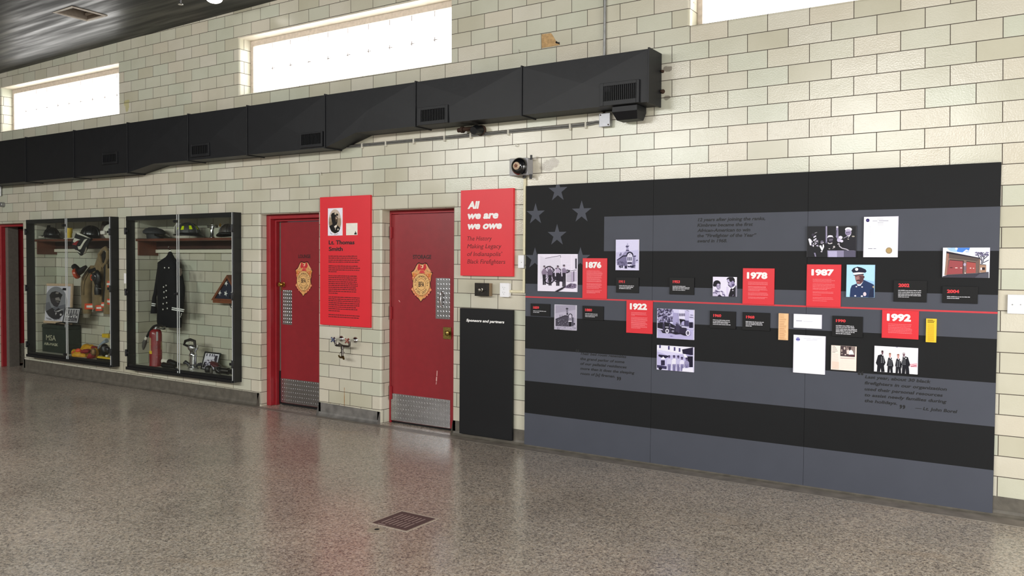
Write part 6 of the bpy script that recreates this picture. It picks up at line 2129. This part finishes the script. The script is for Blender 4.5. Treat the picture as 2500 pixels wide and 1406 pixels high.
# face mask clipped in front of the coat
p = at(240, 690, .0)
fm = thing('face_mask', (p.x, .0, p.z-.1), 'black rubber face mask hanging in front of the tan coat', 'mask')
b = MB()
b.ball((p.x, -.012, p.z+.06), (.07, .04, .11), 18, 12, lump=.12, seed=3)
b.build('mask_body', RUB, fm, smooth=True)
b = MB()
b.ball((p.x-.01, -.052, p.z+.075), (.05, .02, .06), 16, 10)
b.build('eyepiece', mat('smoked_lens', '1d1d22', .12, coat=.5), fm, smooth=True)
b = MB()
b.tube([at(232, 696, -.05), at(235, 701, -.062), at(241, 704, -.062), at(247, 705, -.05)], .006, 8)
b.build('rim_wire', STEEL, fm, smooth=True)
b = MB()
b.lathe([(.04, 0), (.044, .05), (.038, .12), (.03, .14)], (p.x+.01, -.015, p.z-.16), (0, 0, 1), 14)
b.build('air_hose', RUB, fm, smooth=True)
# right-angle flashlight at the shoulder
p = at(184, 666, -.005)
fl = thing('flashlight', (p.x, -.005, p.z), 'black right angle flashlight with an orange lens, at the shoulder of the tan coat', 'flashlight')
a, c, d = at(181, 650, -.005), at(192, 664, -.005), at(210, 651, .012)
b = MB()
b.tube([a, at(187, 656, -.005), c], [.04, .042, .046], 14)
b.tube([at(190, 666, -.005), at(200, 660, .005), at(206, 654, .008), d], [.045, .04, .03, .022], 12)
b.build('body', RUB, fl, smooth=True)
b = MB()
b.lathe([(.0, -.03), (.068, -.02), (.074, .0), (.068, .02), (.03, .034), (0, .036)], (at(186, 668, -.03).x, -.03, at(186, 668, -.03).z), (-.75, -.55, -.3), 22)
b.build('lens', mat('orange_lens', 'b8482a', .3, coat=.3, var=.05), fl, smooth=True)

# ---- folded yellow gear, mask, yellow box on the floor of the left case
zq6 = (160, 770, 10.41)
def U6(x, y): return zp(zq6, x, y)
yg = .08
gear = thing('folded_bunker_gear', (at(*U6(450, 1100), yg).x, yg, FL1), 'crumpled yellow protective gear with red lining on the left case floor', 'clothing')
def blob(name, parent, m, x, y, rx_, rz_, yy=yg, ry_=.09, seed=1, lump=.22, rot=None, flat=None):
    c = at(*U6(x, y), yy)
    kx = abs(at(*U6(x+rx_, y), yy).x-c.x); kz = abs(at(*U6(x, y+rz_), yy).z-c.z)
    b = MB()
    kx, ry_ = trim(c.x, yy, kx, ry_)
    b.ball((c.x, yy, c.z), (kx, ry_, kz), 26, 16, lump=lump, seed=seed, rot=rot, zmin=FL1+.0005 if flat is None else flat)
    return b.build(name, m, parent, smooth=True)
blob('trouser_leg', gear, YEL, 400, 1010, 250, 130, .05, .12, 4)
blob('jacket_fold', gear, YEL, 600, 880, 235, 150, .17, .085, 7)
blob('sleeve_end', gear, YEL, 240, 940, 100, 90, .03, .07, 9)
blob('orange_trim', gear, ORG, 330, 890, 80, 55, .0, .05, 11)
blob('orange_trim', gear, ORG, 205, 960, 50, 45, -.02, .04, 12)
blob('red_lining', gear, REDC, 520, 910, 140, 60, -.01, .06, 13, rot=ry(-8))
blob('red_lining', gear, REDC, 660, 1030, 120, 75, -.03, .05, 14, rot=ry(-30))
blob('red_lining', gear, REDC, 740, 830, 90, 45, .05, .06, 15, rot=ry(20))
blob('harness_buckle', gear, mat('buckle_brown', '8a6a48', .5, .4, var=.3), 705, 920, 70, 90, -.05, .04, 16)
blob('jacket_fold', gear, YEL, 770, 960, 80, 130, .03, .05, 17)
msk = thing('face_mask', (at(*U6(1000, 1000), .03).x, .03, FL1), 'large black breathing mask lying on the yellow box, right floor of the left case', 'mask')
bxw = thing('yellow_box', (at(*U6(990, 1140), .02).x, .02, FL1), 'low yellow plastic box under the black mask in the left case', 'box')
a, c = at(*U6(830, 1150), -.03), at(*U6(1190, 1150), -.03)
ztb = at(*U6(1000, 1050), -.03).z
bx('body', YELP, bxw, a.x, c.x, -.05, .12, FL1+.0, ztb, bevel=.012)
bx('base', RUB, bxw, a.x+.004, c.x, -.053, -.0501, FL1, FL1+.022)
blob('mask_body', msk, RUB, 995, 880, 125, 165, .0, .075, 21, .1, flat=ztb+.001)
blob('lens', msk, mat('smoked_lens', '1d1d22', .12, coat=.5), 1060, 860, 80, 80, -.05, .03, 22, .05, flat=ztb+.001)
blob('valve', msk, SILV, 1050, 1030, 45, 30, -.06, .03, 23, .05, flat=ztb+.001)
b = MB()
b.tube([at(*U6(820, 860), .06), at(*U6(860, 760), .07), at(*U6(960, 690), .08), at(*U6(1050, 640), .09)], [.008, .012, .02, .03], 10)
b.build('clear_tube', mat('bluish_plastic', '98a4b0', .25, var=.08), msk, smooth=True)
a, c = at(*U6(1005, 455), .2), at(*U6(1170, 570), .2)
yb_ = thing('alarm_unit', ((a.x+c.x)/2, .2, c.z), 'small yellow box with a black cord, fixed high behind the breathing mask', 'device')
bx('body', YELP, yb_, a.x, c.x, .15, .279, c.z, a.z, bevel=.008)
b = MB()
k = at(*U6(1120, 440), .2)
b.tube([(k.x, .2, a.z-.01), (k.x+.01, .2, a.z+.04), (k.x+.05, .2, a.z+.08), (k.x+.1, .21, a.z+.09)], .007, 8)
b.build('cord', RUB, yb_, smooth=True)

# ================================================================ RIGHT CASE
# ---- shelf: service cap, modern helmet, chrome fitting, old helmet
zc1 = (300, 510, 10.813)
def U1(x, y): return zp(zc1, x, y)
yk = .09
def W1(x, y, yy=yk): return at(*U1(x, y), yy)
cap = thing('peaked_cap', (W1(850, 780).x, yk, Z2), 'dark grey peaked uniform cap at the left end of the right case shelf', 'cap', 'helmets and caps on the case shelves')
a, c = W1(640, 780), W1(1080, 780)
cx, hw_ = (a.x+c.x)/2, (c.x-a.x)/2*.78
zt_ = W1(800, 490).z; zm_ = W1(800, 650).z
CAPM = mat('cap_wool', '2d2e30', .8, var=.12, scale=40)
b = MB()
b.loft([(cx, yk, Z2+.001, hw_*.92, .09), (cx, yk, zm_-.012, hw_*.98, .095)], 28, 2)
b.build('band', mat('cap_band', '222325', .6, var=.1), cap, smooth=True)
b = MB()
b.loft([(cx, yk, zm_-.012, hw_*.98, .096), (cx-.02, yk, zm_, hw_*1.14, .125), (cx-.03, yk, zm_+.03, hw_*1.10, .125), (cx-.04, yk, zm_+(zt_-zm_)*.7, hw_*.85, .1), (cx-.05, yk, zt_, hw_*.35, .05)], 28, 2)
b.build('crown', CAPM, cap, smooth=True)
b = MB()
v0, v1 = W1(960, 590), W1(1160, 740)
pv = []
for k in range(9):
    t = -math.pi/2 + math.pi*k/8
    pv.append((math.cos(t), math.sin(t)))
top_ = [Vector((cx+hw_*.75+hw_*.22*c_, yk+.085*s_, zm_-.005)) for c_, s_ in pv]
low_ = [Vector((cx+hw_*.8+(v1.x-cx-hw_*.8)*(.15+.85*c_), yk+.10*s_, v1.z+.02*(1-c_))) for c_, s_ in pv]
for k in range(8):
    b.poly([top_[k], top_[k+1], low_[k+1], low_[k]]); b.poly([top_[k]+Vector((0, 0, -.006)), low_[k]+Vector((0, 0, -.006)), low_[k+1]+Vector((0, 0, -.006)), top_[k+1]+Vector((0, 0, -.006))])
b.build('visor', mat('patent_black', '0b0b0c', .2, coat=.4), cap, smooth=True)
o, pl = helmet('fire_helmet', 459, .06, Z2, 'grey fire helmet with lime yellow reflective blocks, middle of the right case shelf', HG, HB, .135, yaw=6, tilt=-2)
for a_, el in ((-125, 28), (-80, 28), (-35, 30), (15, 30)):
    b = MB()
    ps = []
    for da, de in ((-10, -11), (10, -11), (8, 12), (-8, 12)):
        t, e = R(a_+da), R(el+de)
        ps.append(Vector((.135*1.14*math.cos(e)*math.cos(t), .135*.90*math.cos(e)*math.sin(t), .135*.97*math.sin(e)+.006)))
    b.poly(ps); b.poly([k*.985 for k in ps[::-1]])
    pl(b).build('lime_block', LIME, o)
b = MB()
b.prism([(-.052, -.035), (.052, -.035), (.058, .04), (.03, .085), (-.03, .085), (-.058, .04)], -.004, .004)
for v in b.bm.verts: v.co = Vector((-.172+v.co.z*.18, 0, .05)) + Matrix.Rotation(R(90), 3, 'Z') @ v.co
pl(b).build('front_shield', WHT, o)
zc2 = (440, 505, 10.413)
def U2(x, y): return zp(zc2, x, y)
k0 = at(*U2(812, 780), .06); k1 = at(*U2(812, 415), .06)
noz = thing('hose_fitting', (k0.x, .06, Z2), 'slim chrome hose fitting with a cross top, standing on the right case shelf', 'fitting')
hh = k1.z-Z2
b = MB()
b.lathe([(.028, 0), (.03, .012), (.024, .02), (.023, hh*.62), (.03, hh*.65), (.03, hh*.8), (.02, hh*.84), (.022, hh*.93), (.012, hh)], (k0.x, .06, Z2), (0, 0, 1), 20)
b.build('barrel', CHROME, noz, smooth=True)
b = MB()
a_, c_ = at(*U2(705, 495), .06), at(*U2(940, 490), .06)
b.tube([a_, ((a_.x*.6+c_.x*.4), .06, Z2+hh*.78), (k0.x, .06, Z2+hh*.72), ((a_.x*.35+c_.x*.65), .06, Z2+hh*.78), c_], [.016, .010, .012, .010, .016], 10)
b.build('cross_bar', CHROME, noz, smooth=True)
o, pl = helmet('fire_helmet', 556, .09, Z2, 'old worn black fire helmet with a brass badge, right end of the right case shelf', mat('worn_leather', '38322e', .5, var=.4, scale=14), HB, .105, yaw=170)
b = MB()
b.prism([(-.016, .02), (.016, .02), (.018, .045), (.0, .065), (-.018, .045)], -.003, .003)
for v in b.bm.verts: v.co = Vector((0, -.105, .05)) + v.co
o2 = thing if False else None
q_ = rz(-170)
for v in b.bm.verts: v.co = q_ @ v.co
pl(b).build('badge', BRASS, o)

# ---- navy uniform coat on a hanger
yc = .15
zA_ = (345, 600, 11.717); zB_ = (345, 700, 11.717)
def s3(x0, x1, y, ry_, z=zA_, yy=.155):
    (u0, v0), (u1, v1) = zp(z, x0, y), zp(z, x1, y)
    return sec(u0, u1, v0, ry_, yy)
uc = thing('uniform_coat', (at(414, 700, .12).x, .12, at(414, 800, .12).z), 'navy double breasted uniform coat with white cuff stripes, hanging in the right case', 'coat')
loft_part('body', NAVY, uc, [s3(480, 1140, 1150, .07, zB_), s3(455, 1150, 1000, .085, zB_), s3(465, 1165, 700, .09, zB_), s3(470, 1150, 300, .09, zB_), s3(460, 1130, 1000, .09), s3(470, 1090, 700, .085), s3(475, 1060, 480, .075), s3(590, 1000, 395, .06), s3(700, 940, 320, .05), s3(745, 910, 260, .045), s3(770, 880, 190, .04), s3(800, 860, 168, .03)])
loft_part('sleeve', NAVY, uc, [s3(255, 455, 760, .045, zB_), s3(275, 450, 620, .05, zB_), s3(310, 440, 300, .052, zB_), s3(350, 470, 1330, .055), s3(400, 500, 1000, .055), s3(445, 520, 700, .05), s3(470, 560, 500, .045)], p=2)
loft_part('sleeve', NAVY, uc, [s3(930, 1190, 790, .045, zB_, .05), s3(930, 1210, 600, .05, zB_, .05), s3(1010, 1250, 250, .05, zB_, .06), s3(1080, 1255, 1200, .05, zA_, .08), s3(1060, 1200, 900, .048, zA_, .1), s3(1020, 1110, 600, .045, zA_, .11), s3(960, 1060, 470, .04, zA_, .12)], p=2)
STRP = mat('cuff_stripe', 'e6e6e2', .5, var=.02)
def strip(u0, v0, u1, v1, hpx, y, m, nm, parent):
    b = MB()
    a_, c_ = at(u0, v0, y), at(u1, v1, y)
    h_ = abs(at(u0, v0+hpx, y).z-a_.z)
    b.prism([(a_.x, a_.z-h_), (c_.x, c_.z-h_), (c_.x, c_.z), (a_.x, a_.z)], y, y+.012)
    return b.build(nm, m, parent)
for x0, y0_, x1, y1_ in ((295, 465, 390, 480), (288, 518, 380, 530)):
    strip(*zp(zB_, x0, y0_), *zp(zB_, x1, y1_), 2.3, .062, STRP, 'cuff_stripe', uc)
for x0, y0_, x1, y1_ in ((872, 585, 1208, 640), (868, 635, 1195, 690)):
    strip(*zp(zB_, x0, y0_), *zp(zB_, x1, y1_), 2.5, -.008, STRP, 'cuff_stripe', uc)
BTN = mat('silver_button', 'bcbab4', .3, .8, var=.08)
for z, pts in ((zA_, ((668, 630), (790, 630), (710, 1135), (637, 1180), (712, 1285), (650, 1325))), (zB_, ((713, 115), (650, 155), (716, 298), (648, 320), (728, 460), (627, 488), (744, 620), (620, 648), (1152, 772), (1140, 812), (1127, 858)))):
    for x, y in pts:
        c = at(*zp(z, x, y), .025 if x < 1000 else -.006)
        b = MB()
        s = .013 if x < 1000 else .009
        b.lathe([(s, 0), (s*.95, .004), (s*.5, .008), (0, .009)], (c.x, c.y, c.z), (0, -1, 0), 14)
        b.build('button', BTN, uc, smooth=True)
b = MB()
c = at(*zp(zA_, 1110, 700), .03)
b.prism([(c.x-.02, c.z-.05), (c.x+.004, c.z-.07), (c.x+.03, c.z-.03), (c.x+.02, c.z+.02), (c.x-.02, c.z+.03)], .03, .038)
b.build('breast_badge', mat('badge_dull', '8a7c74', .35, .8, var=.3), uc)
hg = thing('coat_hanger', (at(412, 606, .14).x, .14, at(412, 612, .14).z), 'thin wire hanger hook above the navy coat', 'hanger')
b = MB()
h0 = at(*zp(zA_, 830, 165), .14); h1 = at(*zp(zA_, 765, 60), .14); h2 = at(*zp(zA_, 800, 20), .15)
b.tube([h0, h0+Vector((0, 0, .02)), (h1.x+.01, .14, h1.z-.02), h1, (h1.x+.006, .142, h1.z+.02), h2], .004, 8)
b.build('hook', CHROME, hg, smooth=True)

# ---- folded flag in its wooden case, on a bracket
zfl = (490, 640, 11.718)
yf_ = .17
A_, T_ = at(*zp(zfl, 295, 1085), yf_), at(*zp(zfl, 745, 365), yf_)
B_ = Vector((2*T_.x-A_.x, yf_, A_.z))
fcse = thing('flag_case', (T_.x, yf_, A_.z), 'triangular wooden case holding a folded star spangled flag', 'flag case')
FW = mat('flag_case_wood', '7a4326', .4, var=.2, scale=12)
cen = Vector(((A_.x+B_.x)/2, yf_, A_.z+(T_.z-A_.z)*.36))
k_ = .80
ins_ = [cen+(p-cen)*k_ for p in (A_, B_, T_)]
out_ = [A_, B_, T_]
b = MB()
dy = Vector((0, .10, 0))
for i in range(3):
    j = (i+1) % 3
    b.poly([out_[i], out_[j], ins_[j], ins_[i]])
    b.poly([out_[j], out_[i], out_[i]+dy, out_[j]+dy])
    b.poly([ins_[i], ins_[j], ins_[j]+dy, ins_[i]+dy])
    b.poly([out_[i]+dy, ins_[i]+dy, ins_[j]+dy, out_[j]+dy])
bmesh.ops.remove_doubles(b.bm, verts=b.bm.verts, dist=1e-5)
b.build('wooden_frame', FW, fcse)
b = MB()
b.prism([(p.x, p.z) for p in ins_], yf_+.02, yf_+.09)
fg = b.build('folded_flag', mat('flag_navy', '1a1c30', .8, var=.15, scale=40, bump=.1), fcse)
for x, y, r_, rt in ((728, 605, 82, 60), (540, 870, 88, 62), (715, 895, 88, 72), (905, 905, 86, 70)):
    c = at(*zp(zfl, x, y), yf_+.018)
    rr_ = abs(at(*zp(zfl, x, y+r_), yf_+.018).z-c.z)
    b = MB()
    b.prism(star_pts(c.x, c.z, rr_, rt), yf_+.017, yf_+.0198)
    b.build('white_star', STRP, fg)
br = thing('shelf_bracket', (T_.x+.05, .2, A_.z-.12), 'small wall shelf with a wire bracket under the flag case', 'bracket')
a_, c_ = at(*zp(zfl, 430, 1100), .2), A_
bx('shelf_board', FW, br, a_.x, B_.x-.06, .155, .279, A_.z-.03, A_.z-.0006, bevel=.003)
b = MB()
p0 = at(*zp(zfl, 830, 1140), .2)
b.tube([(p0.x, .2, A_.z-.031), (p0.x+.004, .21, A_.z-.075), (p0.x+.03, .24, A_.z-.11), (p0.x+.06, .27, A_.z-.12)], .005, 8)
b.build('wire_arm', BLACK_M, br, smooth=True)

# ---- red extinguisher
zx = (300, 780, 9.373)
def UX(x, y): return zp(zx, x, y)
ye = -.004
p, q = at(*UX(605, 1070), ye), at(*UX(905, 1070), ye)
er = trim((p.x+q.x)/2, ye, (q.x-p.x)/2, 0)[0]*.56
ex_ = (p.x+q.x)/2
ztop = at(*UX(760, 215), ye).z
ext = thing('fire_extinguisher', (ex_, ye, FL2), 'old red fire extinguisher with a black hose, standing in the right display case', 'fire extinguisher')
hh = ztop-FL2
REDX = mat('extinguisher_red', '84161c', .35, var=.2, scale=16, coat=.2)
b = MB()
b.lathe([(er*.97, 0), (er, .008), (er, hh*.02), (er*.98, hh*.03), (er*.98, hh*.84), (er*.93, hh*.91), (er*.78, hh*.965), (er*.62, hh*.99), (er*.55, hh)], (ex_, ye, FL2), (0, 0, 1), 32)
b.build('cylinder', REDX, ext, smooth=True)
b = MB()
b.lathe([(er*.58, 0), (er*.58, .035), (er*.4, .045), (0, .047)], (ex_, ye, FL2+hh), (0, 0, 1), 24)
b.build('cap', STEEL, ext, smooth=True)
b = MB()
a_ = at(*UX(860, 150), ye-.02); c_ = at(*UX(915, 235), ye-.02)
b.box(ex_+er*.4, c_.x, ye-.02, ye+.02, c_.z, c_.z+.02, bev=.004); b.box(c_.x-.02, c_.x, ye-.02, ye+.02, c_.z, a_.z, bev=.004); b.box(ex_+er*.3, c_.x, ye-.02, ye+.02, a_.z-.012, a_.z, bev=.003)
b.build('carry_handle', mat('handle_grey', '8a877e', .4, .6, var=.1), ext)
b = MB()
b.tube([at(*UX(x, y), ye-.05) for x, y in ((900, 150), (850, 140), (780, 132), (720, 150), (660, 205), (610, 280), (565, 370), (548, 400))], .015, 10)
b.build('hose', RUB, ext, smooth=True)
b = MB()
b.tube([at(*UX(x, y), ye-.05) for x, y in ((552, 392), (535, 425), (512, 465))], [.019, .02, .017], 12)
b.build('coupling', WHT, ext, smooth=True)
b = MB()
b.tube([at(*UX(x, y), ye-.05) for x, y in ((518, 455), (500, 520), (478, 620), (468, 690))], [.018, .03, .022, .008], 12)
b.build('horn', mat('horn_grey', '55534e', .5, .3, var=.15), ext, smooth=True)
def wrap(nm, m, x0, x1, y0_, y1_, r_):
    b = MB()
    vd = math.atan2(CAM.x-ex_, ye-CAM.y); a0, a1 = [vd+math.asin(max(-1, min(1, (x_-755)/150))) for x_ in (x0, x1)]
    z0_, z1_ = at(*UX(760, y1_), ye-er).z, at(*UX(760, y0_), ye-er).z
    n = 6
    for k in range(n):
        t0, t1 = a0+(a1-a0)*k/n, a0+(a1-a0)*(k+1)/n
        b.poly([(ex_+r_*math.sin(t), ye-r_*math.cos(t), z) for t, z in ((t0, z0_), (t1, z0_), (t1, z1_), (t0, z1_))])
        b.poly([(ex_+r_*.985*math.sin(t), ye-r_*.985*math.cos(t), z) for t, z in ((t0, z0_), (t0, z1_), (t1, z1_), (t1, z0_))])
    return b.build(nm, m, ext)
wrap('pale_label', mat('label_tan', 'a8906c', .6, var=.2), 606, 648, 430, 730, er*1.004)
wrap('gauge_strip', mat('strip_grey', 'a9a4a2', .4, var=.1), 765, 812, 290, 500, er*1.004)
wrap('inspection_tag', YELP, 602, 668, 730, 800, er*1.012)
wrap('pale_label', mat('label_tan', 'a8906c', .6, var=.2), 872, 895, 520, 710, er*1.004)
# ---- small nozzles on the floor
p = at(*UX(925, 1030), .0)
tn = thing('hand_nozzle', (p.x, .02, FL2), 'small black hand nozzle with a white tip lying beside the extinguisher', 'nozzle')
b = MB()
z_ = FL2+.036
xq = [at(*UX(x, 1050), .04).x for x in (920, 1035, 1050, 1130, 1200)]
b.tube([(xq[0], .04, z_+.03), (xq[1], .05, z_+.024)], [.032, .034], 14)
b.build('white_tip', WHT, tn, smooth=True)
b = MB()
b.tube([(xq[1], .05, z_+.024), (xq[2], .052, z_+.022), (xq[3], .06, z_+.01), (xq[4], .065, z_)], [.034, .040, .036, .030], 14)
b.build('grip', RUB, tn, smooth=True)
b = MB()
xa_ = [at(*UX(x, 1100), -.04).x for x in (925, 1160)]
b.tube([(xa_[0], -.04, FL2+.034), ((xa_[0]+xa_[1])/2, -.04, FL2+.030), (xa_[1], -.03, FL2+.026)], [.034, .030, .025], 14)
o = b.build('rubber_grip', RUB, smooth=True)
tag(o, 'plain black rubber grip lying in front of the white tipped nozzle', 'grip')
# ---- chrome play pipe with handles
zn = (440, 810, 10.413)
def UN(x, y): return zp(zn, x, y)
yn = .08
p0 = at(*UN(330, 960), yn); pT = at(*UN(300, 300), yn)
pp_ = thing('hose_nozzle', (p0.x, yn, FL2), 'tall polished chrome hose nozzle with two side handles, standing in the right case', 'nozzle')
hh = pT.z-FL2
b = MB()
b.lathe([(.062, 0), (.064, .02), (.05, .03), (.048, hh*.1), (.07, hh*.12), (.07, hh*.16), (.042, hh*.19), (.040, hh*.5), (.046, hh*.52), (.046, hh*.6), (.036, hh*.66), (.04, hh*.72), (.062, hh*.8), (.064, hh*.88), (.05, hh*.96), (.03, hh*.98)], (p0.x, yn, FL2), (0, 0, 1), 28)
b.build('barrel', CHROME, pp_, smooth=True)
b = MB()
a_ = at(*UN(140, 860), yn); c_ = at(*UN(525, 850), yn)
zh = FL2+hh*.14
b.tube([(a_.x, yn-.02, zh+.02), (a_.x+.02, yn-.02, zh+.036), (p0.x-.06, yn, zh+.005)], [.018, .024, .016], 10)
b.build('side_handle', mat('handle_dark', '4a4a4c', .35, .7, var=.2), pp_, smooth=True)
b = MB()
b.tube([(c_.x, yn, zh+.026), (c_.x-.04, yn, zh+.02), (p0.x+.06, yn, zh+.002)], [.022, .020, .014], 10)
b.build('side_handle', mat('handle_dark', '4a4a4c', .35, .7, var=.2), pp_, smooth=True)
b = MB()
a_ = at(*UN(190, 320), yn); c_ = at(*UN(400, 300), yn)
zl_ = FL2+hh*.93
b.tube([(p0.x-.06, yn-.03, zl_-.01), (a_.x-.0, yn-.05, zl_+.01), (a_.x+.03, yn-.055, zl_+.055), (p0.x, yn-.04, zl_+.075), (c_.x, yn-.02, zl_+.06), (p0.x+.07, yn-.02, zl_-.02)], [.014, .016, .016, .018, .018, .014], 10)
b.build('bail_handle', mat('bail_dark', '2c2826', .4, .5, var=.25), pp_, smooth=True)
# ---- framed photo and black gear
o, pt, Wm, H, d0, fw = framed('framed_photo', (499.5, 857.5), (538.5, 861.5), (488.8, 901.5), .13, 'black framed photo of men by a building, leaning in the right display case', BLACK_M, mat('mount_white', 'd6d2dc', .6, var=.02), th=.016, lean=.08, fw=.018)
P = Print(0, 0, 1, 0, tr=lambda u, v, y: pt(u*Wm, v*H, d0-.001+y))
P.rect('e6e2e2', .05, .05, .95, .95); P.rect('bcb6c4', .1, .1, .9, .9); P.poly('dcd8e2', [(.1, .9), (.9, .9), (.9, .7), (.1, .5)])
for x in (.14, .33, .48, .6): P.rect('3c3648', x, .76, x+.06, .9)
P.rect('3a3640', .68, .4, .86, .84); P.blots(['efeaf2', 'c8c2d0', '5a5464', '342e3e'], .2, .2, .72, .55, 40, .05, 31); P.rect('2a2630', .1, .12, .2, .42)
P.build('picture', o)
zg = (440, 810, 10.413)
def UG(x, y): return zp(zg, x, y)
def gblob(name, parent, m, x, y, rx_, rz_, yy, ry_, seed, lump=.12, rot=None):
    c = at(*UG(x, y), yy)
    kx = abs(at(*UG(x+rx_, y), yy).x-c.x); kz = abs(at(*UG(x, y+rz_), yy).z-c.z)
    b = MB()
    kx, ry_ = trim(c.x, yy, kx, ry_)
    b.ball((c.x, yy, c.z), (kx, ry_, kz), 24, 14, lump=lump, seed=seed, rot=rot, zmin=FL2+.0005)
    return b.build(name, m, parent, smooth=True)
gm = thing('face_mask', (at(*UG(800, 1080), -.02).x, -.02, FL2), 'black breathing mask with a maroon flap in front of the leaning photo, right case', 'mask')
gblob('mask_body', gm, mat('rubber_worn', '1c1a19', .45, var=.3), 720, 960, 105, 115, .0, .055, 41)
gblob('cheek_strap', gm, mat('strap_grey', '4a463e', .6, var=.2), 790, 1000, 45, 110, -.06, .03, 42)
gblob('maroon_flap', gm, mat('maroon_cloth', '4e1a20', .6, var=.25), 900, 840, 160, 62, .05, .05, 43, rot=ry(18))
gblob('mask_back', gm, RUB, 960, 920, 100, 100, .05, .05, 44)
cn = thing('air_regulator', (at(*UG(1100, 1120), -.05).x, -.05, FL2), 'black cylindrical air regulator lying at the right front of the right case', 'regulator')
a_, c_ = at(*UG(925, 1050), -.05), at(*UG(1290, 1050), -.05)
rr_ = .046
zc_r = FL2+rr_+.001
b = MB()
b.lathe([(rr_*.9, 0), (rr_, .01), (rr_, .05), (rr_*.86, .055), (rr_*.86, (c_.x-a_.x)*.72), (rr_*.6, (c_.x-a_.x)*.74), (rr_*.55, (c_.x-a_.x)*.94), (rr_*.7, (c_.x-a_.x)*.96), (rr_*.7, (c_.x-a_.x))], (a_.x, -.03, zc_r), (1, 0, 0), 28)
b.build('cylinder', mat('regulator_black', '141416', .3, var=.15, coat=.3), cn, smooth=True)
b = MB()
b.box(a_.x+(c_.x-a_.x)*.45, a_.x+(c_.x-a_.x)*.9, -.03-rr_-.004, -.03-rr_*.8, zc_r+.004, zc_r+.018, bev=.003)
b.build('metal_label', STEEL, cn)
b = MB()
b.tube([(a_.x+.02, -.03-rr_*.9, zc_r+.02), (a_.x+.05, -.03-rr_-.012, zc_r+.01), (a_.x+.07, -.03-rr_*.9, zc_r-.01)], .007, 8)
b.build('clip', STEEL, cn, smooth=True)
# white paper tag on the wall between the cases
p, q = at(302.5, 667, -.003), at(308, 692, -.003)
o = bx('paper_tag', WHITE_V, None, p.x, min(q.x, c2x0-.006), -.003, -.0003, q.z, p.z)
tag(o, 'small white paper tag on the tiles between the two display cases', 'tag')
